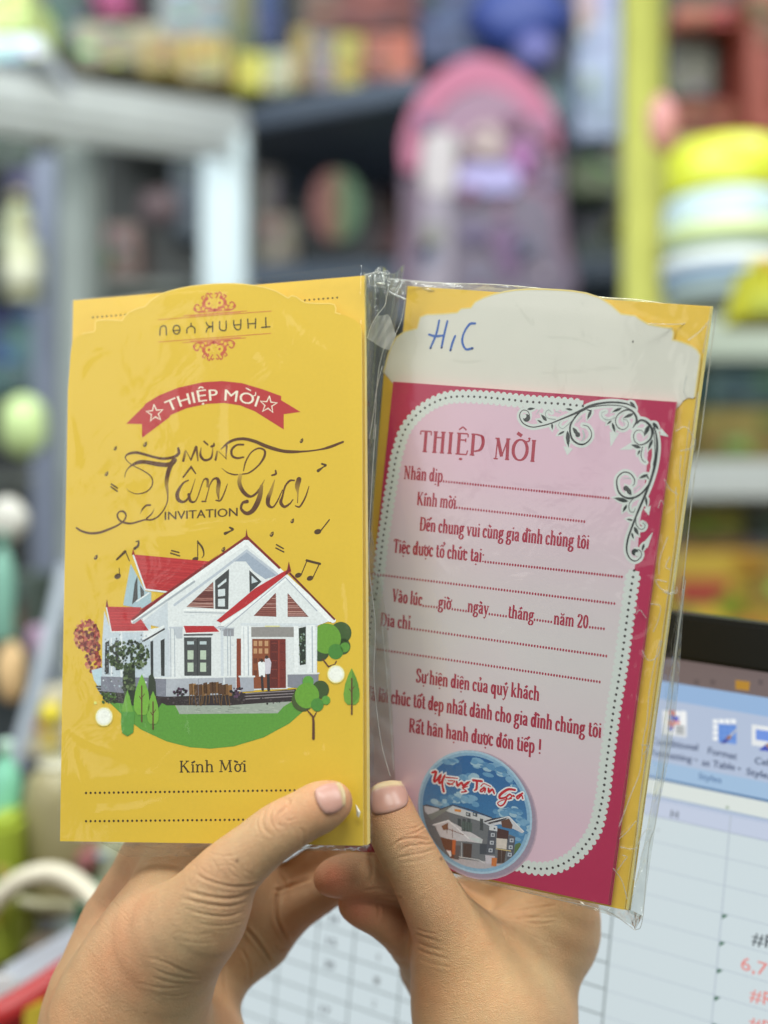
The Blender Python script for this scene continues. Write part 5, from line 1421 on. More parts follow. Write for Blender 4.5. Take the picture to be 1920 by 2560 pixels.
def hand_project(groups, V, it=3):
    e = 0.0003
    for _ in range(it):
        s = hand_sdf(groups, V)
        g = np.stack([hand_sdf(groups, V + e * np.eye(3)[i]) - hand_sdf(groups, V - e * np.eye(3)[i]) for i in range(3)], -1) / (2 * e)
        gn = np.maximum(np.linalg.norm(g, axis=1), 0.2)
        V = V - (s / gn)[:, None] * g / gn[:, None]
    return V, g / gn[:, None]

def Hp(x, y, d, r):
    """photo pixel, distance and radius in pixels -> centre and radius in metres"""
    return np.array([(x - 960) / F * d, d, -(y - 1280) / F * d]), r / F * d

def chain(pts):
    if len(pts) > 2: pts = catmull(pts, 3)
    P = [Hp(*p) for p in pts]
    return [(P[i][0], P[i + 1][0], P[i][1], P[i + 1][1]) for i in range(len(P) - 1)]

# skin
skin = bpy.data.materials.new("skin"); skin.use_nodes = True
def _skin():
    nt = skin.node_tree; N, L = nt.nodes, nt.links; b = N["Principled BSDF"]
    tc = N.new('ShaderNodeTexCoord'); at = N.new('ShaderNodeAttribute'); at.attribute_name = "Col"
    n1 = N.new('ShaderNodeTexNoise'); n1.inputs['Scale'].default_value = 45; n1.inputs['Detail'].default_value = 5
    n2 = N.new('ShaderNodeTexNoise'); n2.inputs['Scale'].default_value = 420; n2.inputs['Detail'].default_value = 4
    vo = N.new('ShaderNodeTexVoronoi'); vo.inputs['Scale'].default_value = 1500; vo.feature = 'DISTANCE_TO_EDGE'
    mp = N.new('ShaderNodeMapping'); mp.inputs['Scale'].default_value = (1, 1, 1)
    for n_ in (n1, n2): L.new(tc.outputs['Object'], n_.inputs['Vector'])
    L.new(tc.outputs['Object'], mp.inputs['Vector'])
    wv = N.new('ShaderNodeMix'); wv.data_type = 'VECTOR'; wv.inputs['Factor'].default_value = 0.004
    L.new(mp.outputs['Vector'], wv.inputs['A']); L.new(n2.outputs['Color'], wv.inputs['B']); L.new(wv.outputs['Result'], vo.inputs['Vector'])
    r1 = N.new('ShaderNodeValToRGB')
    r1.color_ramp.elements[0].position = .3; r1.color_ramp.elements[0].color = (1.03, .80, .72, 1)
    r1.color_ramp.elements[1].position = .7; r1.color_ramp.elements[1].color = (0.94, 1.04, 1.04, 1)
    L.new(n1.outputs['Fac'], r1.inputs['Fac'])
    m1 = N.new('ShaderNodeMix'); m1.data_type = 'RGBA'; m1.blend_type = 'MULTIPLY'; m1.inputs['Factor'].default_value = .75
    L.new(at.outputs['Color'], m1.inputs['A']); L.new(r1.outputs['Color'], m1.inputs['B'])
    mr = N.new('ShaderNodeMapRange'); mr.inputs['To Min'].default_value = .93; mr.inputs['To Max'].default_value = 1.06
    L.new(n2.outputs['Fac'], mr.inputs['Value'])
    m2 = N.new('ShaderNodeMix'); m2.data_type = 'RGBA'; m2.blend_type = 'MULTIPLY'; m2.inputs['Factor'].default_value = 1
    L.new(m1.outputs['Result'], m2.inputs['A']); L.new(mr.outputs['Result'], m2.inputs['B'])
    L.new(m2.outputs['Result'], b.inputs['Base Color'])
    b.inputs['Roughness'].default_value = .52; b.inputs['Specular IOR Level'].default_value = .38
    b.inputs['Subsurface Weight'].default_value = .22; b.inputs['Subsurface Radius'].default_value = (1, .35, .2); b.inputs['Subsurface Scale'].default_value = .003
    mr2 = N.new('ShaderNodeMapRange'); mr2.inputs['From Max'].default_value = .25
    L.new(vo.outputs['Distance'], mr2.inputs['Value'])
    ad = N.new('ShaderNodeMath'); ad.operation = 'MULTIPLY_ADD'; ad.inputs[1].default_value = .8
    L.new(n2.outputs['Fac'], ad.inputs[0]); L.new(mr2.outputs['Result'], ad.inputs[2])
    bp_ = N.new('ShaderNodeBump'); bp_.inputs['Strength'].default_value = .5; bp_.inputs['Distance'].default_value = .00024
    L.new(ad.outputs[0], bp_.inputs['Height']); L.new(bp_.outputs['Normal'], b.inputs['Normal'])
_skin()
nail_mat = mat("finger_nail", (206, 150, 142), rough=.34, var=.05, scale=500, sss=.15, attr="Col")
nail_rim = None

def proj_px(V):
    return np.stack([960 + F * V[:, 0] / V[:, 1], 1280 - F * V[:, 2] / V[:, 1]], 1)

def seg_dist(p, path):
    """distance in pixels from points p (n,2) to a polyline, and position 0..1 along it"""
    path = np.array(path, float)
    best = np.full(len(p), 1e9); pos = np.zeros(len(p))
    m = len(path) - 1
    for i in range(m):
        a, b = path[i, :2], path[i + 1, :2]; ab = b - a
        t = np.clip(((p - a) @ ab) / max(1e-9, ab @ ab), 0, 1)
        d = np.linalg.norm(p - a - t[:, None] * ab, axis=1)
        s = d < best; best[s] = d[s]; pos[s] = (i + t[s]) / m
    return best, pos

def make_hand(name, groups, creases, tint, h, label, nails):
    V, Fq = surface_nets(groups, h)
    V, Nn = hand_project(groups, V, 2)
    # orientation check
    a, b, c = V[Fq[:, 0]], V[Fq[:, 1]], V[Fq[:, 2]]
    fn = np.cross(b - a, c - a)
    if np.mean(np.sum(fn * Nn[Fq[:, 0]], 1)) < 0: Fq = Fq[:, ::-1]
    me = bpy.data.meshes.new(name)
    me.from_pydata(V.tolist(), [], Fq.tolist())
    o = bpy.data.objects.new(name, me); col.objects.link(o)
    md = o.modifiers.new("s", 'SUBSURF'); md.levels = 1; md.subdivision_type = 'CATMULL_CLARK'
    dg = bpy.context.evaluated_depsgraph_get()
    me2 = bpy.data.meshes.new_from_object(o.evaluated_get(dg))
    o.modifiers.clear(); o.data = me2; me2.name = name; bpy.data.meshes.remove(me)
    n = len(me2.vertices)
    co = np.empty(n * 3, np.float32); me2.vertices.foreach_get("co", co); V = co.reshape(-1, 3).astype(float)
    V, Nn = hand_project(groups, V, 1)
    px = proj_px(V)
    view = -V / np.linalg.norm(V, axis=1)[:, None]
    face = np.clip(np.sum(Nn * view, 1) * 3, 0, 1)
    disp = np.zeros(n)
    for pts, wd, amp, dmin, dmax in creases:
        m = (V[:, 1] > dmin) & (V[:, 1] < dmax)
        P = np.array(catmull(pts, 5))
        bb = (px[:, 0] > P[:, 0].min() - 4 * wd) & (px[:, 0] < P[:, 0].max() + 4 * wd) & (px[:, 1] > P[:, 1].min() - 4 * wd) & (px[:, 1] < P[:, 1].max() + 4 * wd)
        m = np.where(m & bb)[0]
        if not len(m): continue
        d, pos = seg_dist(px[m], P)
        f_ = np.clip(np.minimum(pos, 1 - pos) * 5, 0, 1)
        prof = -np.exp(-(d / wd) ** 2) + .45 * np.exp(-((d - 2.2 * wd) / (1.1 * wd)) ** 2)
        disp[m] += amp * prof * f_ * face[m]
    V2 = V + Nn * disp[:, None]
    me2.vertices.foreach_set("co", V2.astype(np.float32).ravel())
    colr = tint(px, V, Nn)
    ca = me2.color_attributes.new("Col", 'FLOAT_COLOR', 'POINT')
    ca.data.foreach_set("color", np.concatenate([colr, np.ones((n, 1))], 1).astype(np.float32).ravel())
    me2.polygons.foreach_set("use_smooth", np.ones(len(me2.polygons), bool))
    me2.materials.clear(); me2.materials.append(skin)
    tag(o, label, "hand", "hands holding the packets")
    # nails: curved plates lying on the finger
    for outline, gu, gv, fringe in nails:
        nu, nv = 22, 18
        A, B, C, D = [np.array(q, float) for q in outline]       # cuticle-left, cuticle-right, tip-right, tip-left
        pts = []; kk = []
        for j in range(nv + 1):
            for i in range(nu + 1):
                u, v_ = i / nu * 2 - 1, j / nv * 2 - 1
                # superellipse mapping keeps the plate rounded
                su, sv = u * math.sqrt(1 - .42 * v_ * v_), v_ * math.sqrt(1 - .36 * u * u)
                s, t = (su + 1) / 2, (sv + 1) / 2
                q = (A * (1 - s) + B * s) * (1 - t) + (D * (1 - s) + C * s) * t
                pts.append(q); kk.append((u, v_))
        pts = np.array(pts)
        dirs = np.stack([(pts[:, 0] - 960) / F, np.ones(len(pts)), -(pts[:, 1] - 1280) / F], 1)
        dd = np.linalg.norm(dirs, axis=1); dirs /= dd[:, None]
        t = np.full(len(pts), .26)
        for _ in range(60): t = t + np.clip(hand_sdf(groups, dirs * t[:, None]), -.002, .01) * .9
        Pn = dirs * t[:, None]
        Pn, Ng = hand_project(groups, Pn, 1)
        kk = np.array(kk)
        edge = np.maximum(np.abs(kk[:, 0]), np.abs(kk[:, 1]))
        lift = 0.00028 + 0.00022 * np.clip(1 - edge, 0, .3) / .3
        lift = np.where((kk[:, 1] > .9), 0.0008, lift)
        lift = np.where((edge > .99) & (kk[:, 1] < .9), -0.0002, lift)
        Pn = Pn + Ng * lift[:, None]
        fc = [(j * (nu + 1) + i, j * (nu + 1) + i + 1, (j + 1) * (nu + 1) + i + 1, (j + 1) * (nu + 1) + i) for j in range(nv) for i in range(nu)]
        nm = bpy.data.meshes.new("nail")
        nm.from_pydata(Pn.tolist(), [], fc)
        no = link("nail", nm, nail_mat, o)
        no.modifiers.new("thick", 'SOLIDIFY').thickness = -0.0004
        nm.polygons.foreach_set("use_smooth", [True] * len(nm.polygons))
        cc = []
        for u, v_ in kk:
            base = np.array(lin((196, 144, 128))[:3]); tip = np.array(lin(fringe)[:3]); lun = np.array(lin((222, 176, 158))[:3])
            w = np.clip((v_ - .62) / .16 + .25 * abs(u), 0, 1); w2 = np.clip((-v_ - .72) / .2, 0, 1) * .6
            c_ = base * (1 - w) + tip * w; c_ = c_ * (1 - w2) + lun * w2
            cc += [*c_, 1]
        a_ = nm.color_attributes.new("Col", 'FLOAT_COLOR', 'POINT'); a_.data.foreach_set("color", np.array(cc, np.float32))
    return o

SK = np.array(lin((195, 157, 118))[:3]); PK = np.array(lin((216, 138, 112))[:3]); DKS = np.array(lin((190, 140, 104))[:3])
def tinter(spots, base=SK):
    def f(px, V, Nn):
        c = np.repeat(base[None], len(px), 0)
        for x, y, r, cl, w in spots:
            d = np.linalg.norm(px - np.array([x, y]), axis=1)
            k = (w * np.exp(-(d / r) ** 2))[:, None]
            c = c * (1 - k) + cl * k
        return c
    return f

dT = LS.depth(800, 2010)
# ---- left side hand: thumb across the yellow envelope, fingers curled behind the packets
tb = dT - 0.0082
LG = [
 (0.001, 0.012, chain([(420, 2090, .338, 88), (330, 2330, .335, 122), (262, 2560, .330, 150), (230, 2720, .328, 165)])),
 (0.001, 0.012, chain([(400, 2640, .325, 165), (470, 2700, .328, 170)])),
 (0.001, 0.012, chain([(300, 2520, .328, 150), (420, 2640, .325, 160)])),
 (0.001, 0.012, chain([(455, 2150, .322, 78), (400, 2280, .313, 108), (340, 2400, .309, 128), (280, 2560, .307, 156), (260, 2720, .307, 170)])),
 (0.001, 0.010, chain([(832, 2004, tb, 49), (800, 2018, tb - .0005, 60), (762, 2038, tb - .001, 60), (700, 2074, tb - .0015, 66), (640, 2120, tb - .0015, 68), (565, 2190, tb, 82), (505, 2285, tb + .004, 114), (425, 2370, tb + .012, 138), (360, 2500, tb + .022, 160)])),
 (0.001, 0.008, chain([(390, 2620, .336, 125), (545, 2440, .345, 80), (640, 2350, .349, 66)])),
 (0.001, 0.008, chain([(640, 2350, .349, 62), (650, 2230, .352, 60), (600, 2140, .352, 60)])),
 (0.001, 0.008, chain([(330, 2330, .337, 112), (520, 2200, .350, 90), (640, 2260, .351, 70)])),
 (0.001, 0.0035, chain([(672, 2352, .348, 52), (735, 2278, .347, 52), (800, 2232, .3465, 50), (880, 2180, .348, 46), (960, 2140, .350, 40)])),
 (0.001, 0.003, chain([(650, 2270, .352, 60), (730, 2205, .354, 50), (810, 2150, .355, 48), (900, 2090, .354, 44), (985, 2040, .352, 38)])),
 (0.001, 0.003, chain([(560, 2180, .356, 62), (660, 2110, .360, 52), (760, 2030, .360, 50), (860, 1960, .357, 42)])),
 (0.001, 0.003, chain([(430, 2090, .345, 72), (500, 1990, .358, 56), (600, 1900, .360, 50), (700, 1860, .357, 44)])),
]
def cr(reg, pts, w, amp, d0=0.0, d1=.34): return (Q(reg, pts), w, amp * .78 / 1000, d0, d1)
LC = [
 cr('L', [(1080, 165), (1110, 175), (1100, 205), (1065, 235), (1060, 275), (1090, 290)], 3.2, .45), cr('L', [(1062, 180), (1035, 215), (1030, 260), (1050, 300)], 3, .45),
 cr('L', [(1010, 215), (995, 255), (1005, 300), (1040, 330)], 3, .4), cr('L', [(1120, 190), (1130, 220), (1110, 260), (1125, 290)], 2.4, .3), cr('L', [(1085, 250), (1110, 262), (1140, 250)], 2, .3),
 cr('L', [(985, 235), (972, 275), (985, 320)], 2.4, .2), cr('L', [(1150, 285), (1172, 320), (1168, 395)], 3, .2),
 cr('L', [(700, 490), (760, 520), (850, 545), (930, 545), (985, 530)], 3.2, .42), cr('L', [(650, 560), (740, 585), (830, 598), (900, 590), (940, 570)], 3.4, .5),
 cr('L', [(640, 595), (740, 620), (850, 632), (930, 612)], 3, .45), cr('L', [(650, 640), (760, 670), (850, 675), (920, 652)], 3, .4), cr('L', [(690, 700), (780, 715), (860, 712), (920, 690)], 2.6, .22),
 cr('L', [(780, 430), (800, 470), (790, 510)], 2.4, .22), cr('L', [(830, 430), (850, 480), (900, 520)], 2.4, .25), cr('L', [(870, 420), (905, 470), (960, 500)], 2.2, .2), cr('L', [(760, 400), (830, 415), (900, 405)], 2.2, .18),
 cr('L', [(790, 460), (850, 455), (900, 480)], 2, .2), cr('L', [(720, 460), (760, 490), (820, 520)], 2, .2),
 cr('L', [(480, 850), (560, 870), (640, 905), (720, 930)], 3.4, .2), cr('L', [(500, 890), (580, 925), (680, 945), (740, 940)], 3, .2), cr('L', [(440, 960), (560, 985), (660, 980)], 3, .14), cr('L', [(500, 930), (600, 962), (700, 965)], 2.6, .15),
 cr('L', [(620, 740), (700, 755), (800, 745)], 2.6, .12), cr('L', [(600, 770), (700, 790), (810, 790)], 2.6, .1), cr('L', [(540, 1010), (620, 1020), (700, 1000)], 2.6, .12),
 cr('L', [(1072, 540), (1055, 600), (1055, 680), (1080, 740), (1115, 795)], 4, .9, .325, .5), cr('L', [(918, 722), (960, 770), (1005, 830), (1040, 885)], 4, .8, .325, .5), cr('L', [(1060, 480), (1090, 530), (1080, 560), (1040, 560)], 3.4, .6, .325, .5),
 cr('L', [(1080, 560), (1140, 535), (1210, 510)], 4, .8, .325, .5), cr('L', [(900, 810), (935, 880), (940, 960)], 3.4, .35, .3, .5), cr('L', [(820, 870), (820, 960), (840, 1060)], 3.6, .4, .3, .5), cr('L', [(1040, 800), (1070, 820), (1105, 812)], 3, .3, .325, .5),
]
for k in range(34):                                            # fine slanting skin lines on the back of the hand
    x = 250 + rnd.uniform(-60, 250); y = 560 + (k / 34) * 560
    x = max(x, 430 - (y - 400) * .58)
    LC.append(cr('L', [(x, y), (x + 30, y + 22), (x + 62, y + 52)], 2.0, .07))
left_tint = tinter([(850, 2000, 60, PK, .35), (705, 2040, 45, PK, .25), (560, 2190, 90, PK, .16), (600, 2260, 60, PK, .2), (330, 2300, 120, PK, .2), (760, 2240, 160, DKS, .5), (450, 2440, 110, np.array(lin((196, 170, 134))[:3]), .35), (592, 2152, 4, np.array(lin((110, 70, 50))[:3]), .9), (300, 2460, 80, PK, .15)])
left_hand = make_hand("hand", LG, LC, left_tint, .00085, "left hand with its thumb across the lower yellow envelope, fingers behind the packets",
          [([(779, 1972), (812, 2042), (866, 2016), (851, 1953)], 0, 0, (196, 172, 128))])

# ---- right side hand: thumb upright on the pink card, two fingertips showing to its left
dR = RS.depth(1000, 2040)
tr_ = dR - 0.0090
RG = [
 (0.001, 0.012, chain([(1430, 2170, .338, 62), (1414, 2272, .336, 72), (1342, 2440, .334, 100), (1300, 2580, .332, 138), (1290, 2740, .332, 150)])),
 (0.001, 0.012, chain([(1225, 2570, .322, 172), (1225, 2740, .322, 176)])),
 (0.001, 0.012, chain([(1300, 2330, .338, 66), (1402, 2338, .342, 74)])),
 (0.001, 0.010, chain([(968, 2008, tr_ + .001, 54), (975, 2040, tr_, 62), (1000, 2098, tr_ - .001, 67), (1040, 2170, tr_ - .001, 69), (1075, 2240, tr_, 76), (1118, 2320, tr_ + .003, 92), (1162, 2410, tr_ + .008, 136), (1215, 2530, tr_ + .016, 172)])),
 (0.001, 0.008, chain([(1060, 2420, .348, 62), (1120, 2480, .346, 80), (1220, 2560, .340, 130)])),
 (0.001, 0.008, chain([(1400, 2350, .345, 70), (1250, 2330, .352, 62), (1110, 2380, .352, 60)])),
 (0.001, 0.008, chain([(1050, 2262, .358, 44), (1170, 2245, .360, 54), (1300, 2262, .352, 60), (1410, 2290, .342, 60)])),
 (0.001, 0.003, chain([(884, 2262, .3265, 38), (912, 2274, .3265, 45), (962, 2298, .328, 49), (1010, 2340, .332, 52), (1070, 2420, .345, 58)])),
 (0.001, 0.003, chain([(826, 2196, .3240, 42), (858, 2190, .3235, 50), (910, 2186, .3235, 51), (990, 2196, .326, 52), (1090, 2240, .338, 54), (1200, 2310, .350, 58)])),
 (0.001, 0.003, chain([(1030, 2372, .352, 30), (1045, 2392, .352, 36), (1060, 2410, .352, 42), (1110, 2480, .346, 54)])),
 (0.001, 0.003, chain([(1420, 2340, .346, 70), (1360, 2240, .356, 56), (1280, 2150, .358, 50), (1190, 2080, .356, 44)])),
]
RC = [
 cr('R', [(450, 445), (480, 410), (540, 395), (600, 400), (645, 410)], 3.0, .42), cr('R', [(470, 475), (520, 440), (580, 430), (640, 425), (672, 415)], 2.6, .35), cr('R', [(465, 500), (520, 485), (600, 470), (665, 450)], 2.6, .32),
 cr('R', [(500, 385), (560, 370), (610, 340), (640, 320)], 2.4, .3), cr('R', [(520, 350), (570, 340), (610, 310)], 2.2, .22), cr('R', [(545, 405), (585, 420), (625, 412)], 2, .25), cr('R', [(480, 520), (560, 515), (620, 500)], 2.4, .15),
 cr('R', [(470, 330), (520, 325), (560, 310)], 2, .14),
 cr('R', [(565, 880), (620, 900), (700, 925)], 3, .2), cr('R', [(565, 920), (640, 950), (720, 970)], 2.8, .2), cr('R', [(555, 950), (640, 985), (740, 1010)], 3, .22), cr('R', [(560, 850), (620, 872), (680, 880)], 2.6, .15),
 cr('R', [(560, 1000), (660, 1035), (760, 1050)], 2.8, .12),
 cr('R', [(965, 775), (1040, 800), (1130, 800), (1230, 780)], 3.4, .3), cr('R', [(985, 800), (1040, 840), (1090, 890)], 3.2, .3), cr('R', [(1010, 770), (1100, 760), (1200, 745), (1290, 735)], 3, .18), cr('R', [(1060, 800), (1160, 830), (1280, 820)], 3, .14),
 cr('R', [(1100, 860), (1180, 900), (1280, 940)], 2.8, .1), cr('R', [(970, 790), (1000, 850), (1020, 920)], 3, .12), cr('R', [(1080, 780), (1180, 800), (1290, 790)], 2.6, .14),
 cr('R', [(330, 470), (345, 540), (335, 640)], 4, .25), cr('R', [(350, 700), (420, 690), (500, 700)], 3.4, .5), cr('R', [(300, 660), (380, 650), (470, 662)], 3.4, .3), cr('R', [(370, 720), (380, 770), (370, 820)], 3.4, .25),
]
for k in range(16):
    x, y = rnd.uniform(620, 1200), rnd.uniform(900, 1200)
    RC.append(cr('R', [(x, y), (x + 40, y + 20), (x + 90, y + 30)], 2.0, .04))
DSK = np.array(lin((196, 132, 98))[:3])
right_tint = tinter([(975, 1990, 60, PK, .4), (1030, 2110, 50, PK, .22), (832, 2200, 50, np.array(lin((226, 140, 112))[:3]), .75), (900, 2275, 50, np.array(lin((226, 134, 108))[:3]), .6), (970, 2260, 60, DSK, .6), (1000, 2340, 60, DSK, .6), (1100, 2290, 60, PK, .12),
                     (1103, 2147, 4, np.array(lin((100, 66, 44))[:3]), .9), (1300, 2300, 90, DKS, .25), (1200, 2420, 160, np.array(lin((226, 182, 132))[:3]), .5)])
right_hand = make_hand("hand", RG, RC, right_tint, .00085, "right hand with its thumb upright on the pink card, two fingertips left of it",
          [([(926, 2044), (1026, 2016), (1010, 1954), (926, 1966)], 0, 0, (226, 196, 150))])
# ================================================================== MONITOR
mon = empty("monitor", SS.M)
tag(mon, "black bezelled computer monitor showing a spreadsheet, behind the hands and the right packet", "monitor")
bez = mat("black_bezel", (10, 11, 12), rough=.5, var=.1, bump=.15, bscale=1500, bdist=.0002)
scr = mat("screen_light", rough=.35, var=.015, scale=900, attr="Col", emit=1.0, spec=.5)
_b = scr.node_tree.nodes["Principled BSDF"]
scr.node_tree.links.remove(_b.inputs['Base Color'].links[0]); _b.inputs['Base Color'].default_value = (.02, .02, .02, 1)
_b.inputs['Emission Strength'].default_value = .92
xR = SS.loc(1859, 1672)[0] + .11; xL = SS.loc(893, 2230)[0] - .075
yT = SS.loc(1859, 1672)[1]; yB = yT - .26
bt = .0135
def boxm(name, x0, x1, y0, y1, z0, z1, m, parent, bev=0.0):
    bm = bmesh.new(); bmesh.ops.create_cube(bm, size=1)
    for v in bm.verts: v.co = Vector((x0 + (v.co.x + .5) * (x1 - x0), y0 + (v.co.y + .5) * (y1 - y0), z0 + (v.co.z + .5) * (z1 - z0)))
    if bev: bmesh.ops.bevel(bm, geom=bm.edges[:], offset=bev, segments=2, affect='EDGES')
    me = bpy.data.meshes.new(name); bm.to_mesh(me); bm.free()
    return link(name, me, m, parent)
boxm("bezel", xL - bt, xR + bt, yT, yT + bt + .0015, -.014, .0025, bez, mon, .0012)
boxm("bezel", xL - bt, xL, yB, yT, -.014, .0025, bez, mon, .0012)
boxm("bezel", xR, xR + bt, yB, yT, -.014, .0025, bez, mon, .0012)
boxm("bezel", xL - bt, xR + bt, yB - .02, yB, -.014, .0025, bez, mon, .0012)
boxm("housing", xL - bt + .002, xR + bt - .002, yB - .018, yT + bt, -.030, -.0142, bez, mon, .004)
boxm("stand", -.02, .02, yB - .10, yB - .015, -.045, -.031, bez, mon, .003)
I = Ink(SS, .0001)
def band(p_top, p_bot, rgb, lay):
    """full width band of the window between two photo points lying on its borders"""
    a = SS.loc(*p_top)[1]; b = SS.loc(*p_bot)[1]
    I.poly([(xL, b), (xR, b), (xR, a), (xL, a)], rgb, lay, True)
I.poly([(xL, yB), (xR, yB), (xR, yT), (xL, yT)], (203, 216, 220), 0, True)
sx = lambda X, Y: Q('S', [(X, Y)])[0]
yt = lambda X, Y: SS.loc(*sx(X, Y))[1]
def hb(a, b, rgb, lay): I.poly([(xL, b), (xR, b), (xR, a), (xL, a)], rgb, lay, True)
y_title, y_blue, y_rib, y_sty, y_line, y_fb, y_hd0, y_hd1 = yT, yt(600, 95), yt(600, 300), yt(600, 1010), yt(600, 1200), yt(600, 1215), yt(600, 1400), yt(400, 1600)
hb(y_title, y_blue, (112, 98, 98), 1)
hb(y_blue, y_rib, (146, 178, 216), 1)
hb(y_rib, y_sty, (176, 190, 214), 1)
hb(y_sty, y_line, (158, 188, 218), 1)
hb(y_line + .0002, y_fb - .0002, (86, 122, 164), 2)
hb(y_fb, y_hd0, (216, 224, 220), 1)
hb(y_hd0, y_hd0 - .0014, (160, 178, 202), 2); hb(y_hd0 - .0008, y_hd0 - .0011, (200, 208, 232), 3)
hb(y_hd0 - .0014, y_hd1, (192, 202, 222), 1)
hb(y_hd1 + .0003, y_hd1, (158, 170, 190), 3)
x_r = lambda X, Y: SS.loc(*sx(X, Y))[0]
I.poly([SS.loc(*sx(880, 0)), SS.loc(*sx(1040, 20)), SS.loc(*sx(1030, 120)), SS.loc(*sx(880, 100))], (176, 130, 46), 3, True)
for X in (420, 600, 1130): I.poly([SS.loc(*sx(X, -10)), SS.loc(*sx(X + 60, 0)), SS.loc(*sx(X + 55, 60)), SS.loc(*sx(X, 50))], (96, 84, 86), 3, True)
# grid
ra = SS.loc(1784, 2278)[1]; rb_ = SS.loc(1784, 2488)[1]; rh = (ra - rb_) / 3
v1x = SS.loc(1784, 2488)[0]; v0x = SS.loc(1505, 2540)[0]; vax = SS.loc(1004, 2397)[0]; vbx = SS.loc(887, 2322)[0]; vcx = SS.loc(793, 2322)[0]
y = ra + rh * 2
rows = []
while y > yB:
    if y < y_hd1: rows.append(y)
    y -= rh
LC1, LC2 = (172, 184, 196), (136, 148, 150)
for y in rows:
    I.poly([(v0x, y), (xR, y), (xR, y + .00022), (v0x, y + .00022)], LC1, 3, True)
    I.poly([(xL, y), (v0x, y), (v0x, y + .0006), (xL, y + .0006)], LC2, 3, True)
for x in (v1x, v1x + (v1x - v0x) * 1.02): I.poly([(x, yB), (x + .00035, yB), (x + .00035, y_hd0 - .0014), (x, y_hd0 - .0014)], LC1, 4, True)
st_ = vbx - vcx
for x in (v0x, vax + (v0x - vax) * .52, vax, vbx, vcx, vcx - st_, vcx - 2 * st_): I.poly([(x, yB), (x + .0007, yB), (x + .0007, ra + rh * .3), (x, ra + rh * .3)], LC2, 4, True)
for k, y in enumerate(rows):
    if y < ra + rh * .2:
        I.poly([(v1x - .0017, y), (v1x + .0003, y), (v1x - .0003, y - .0018)], (44, 96, 70), 5, True) if False else I.poly([(v1x + .0004, y - .0001), (v1x + .0022, y - .0001), (v1x + .0004, y - .0018)], (40, 98, 66), 5, True)
def tx(s, x, y, w, h, rgb, bold=0.0):
    vs, fs = inter(s); x0, x1 = min(p[0] for p in vs), max(p[0] for p in vs)
    for n_, ox in enumerate((0, bold) if bold else (0,)):
        b = len(I.v)
        for a in vs: I.v.append((x + (a[0] - x0 + ox) / (x1 - x0) * w, y + a[1] / .71 * h, I.z(6) + n_ * 1e-6)); I.c.append(lin(rgb))
        I.f += [tuple(b + i for i in f) for f in fs]
for k, (s, c) in enumerate((("#REF!", (70, 78, 84)), ("6,710", (224, 134, 128)), ("#REF!", (224, 134, 128)), ("#REF!", (224, 134, 128)), ("#REF!", (224, 134, 128)), ("#REF!", (224, 134, 128)))):
    x = SS.loc(1885 if k != 1 else 1860, 2290 + 70 * k)[0]
    tx(s, x - .0003 * k, ra - rh * (k + 0) - rh * .82 + .0002, .0145, .0042, c, .01)
# blurred entries of the left columns
for k, y in enumerate(rows):
    if y > ra: continue
    for xc, w, c in ((vcx + st_ * .28, .0042, (84, 90, 96)), (vbx + st_ * .62, .0015, (140, 148, 150)), (vax + st_ * .5, .0022, (120, 130, 134))):
        if (k * 7 + int(w * 1e4)) % 5 == 0: continue
        tx(["17", "24", "15", "30", "8"][k % 5] if w > .004 else ["2", "4", "1"][k % 3], xc, y - rh * .72, w, .0030, c, .06)
# window ribbon: icons and captions
def rect(X0, Y0, X1, Y1, rgb, lay, sk=.14):
    c = lambda X, Y: SS.loc(*sx(X, Y + (X - X0) * sk))
    I.poly([c(X0, Y0), c(X1, Y0), c(X1, Y1), c(X0, Y1)], rgb, lay, True)
rect(70, 330, 340, 600, (220, 224, 228), 4)
for i in range(4):
    for j in range(5): rect(80 + i * 66, 340 + j * 52, 80 + i * 66 + 56, 340 + j * 52 + 42, (244, 246, 246), 5)
rect(150, 335, 212, 385, (214, 92, 66), 6); rect(150, 390, 255, 440, (70, 90, 190), 6); rect(145, 445, 265, 470, (214, 92, 66), 6); rect(145, 470, 200, 510, (214, 92, 66), 6); rect(142, 512, 190, 560, (86, 100, 200), 6)
rect(215, 490, 325, 600, (206, 210, 212), 6); 
for j in range(3): rect(225, 505 + j * 32, 310, 520 + j * 32, (120, 126, 130), 7)
rect(625, 420, 895, 680, (170, 184, 210), 4)
for i in range(4):
    for j in range(4): rect(632 + i * 66, 430 + j * 62, 632 + i * 66 + 54, 430 + j * 62 + 48, (240, 244, 246) if i == 0 or j == 0 else (96, 140, 214), 5)
rect(690, 480, 890, 684, (110, 150, 220), 4.5)
I.stroke([(*q, w_ / 4.4) for q, w_ in zip(Q('S', [(890, 550), (800, 640)]), (16, 22))], 4, (196, 196, 190), 8); I.stroke([(*q, w_ / 4.4) for q, w_ in zip(Q('S', [(815, 630), (780, 660)]), (40, 34))], 8, (160, 110, 60), 8.5)
I.poly(Q('S', [(795, 640), (800, 680), (760, 705), (705, 695), (745, 665)]), (56, 76, 160), 8.7)
rect(1060, 490, 1400, 720, (226, 230, 232), 4); rect(1105, 545, 1400, 660, (110, 146, 222), 5)
I.poly(Q('S', [(1240, 700), (1215, 710), (1150, 765), (1140, 778), (1260, 790), (1300, 740)]), (62, 82, 180), 6); I.poly(Q('S', [(1215, 720), (1260, 690), (1300, 740), (1240, 755)]), (176, 130, 60), 7)
NV = (44, 62, 100)
def cap_(s, X0, Y0, X1, Y1, h, lay=8, c=NV): text_sans(I, s, sx(X0, Y0), sx(X1, Y1), h, c, lay, bold=.02)
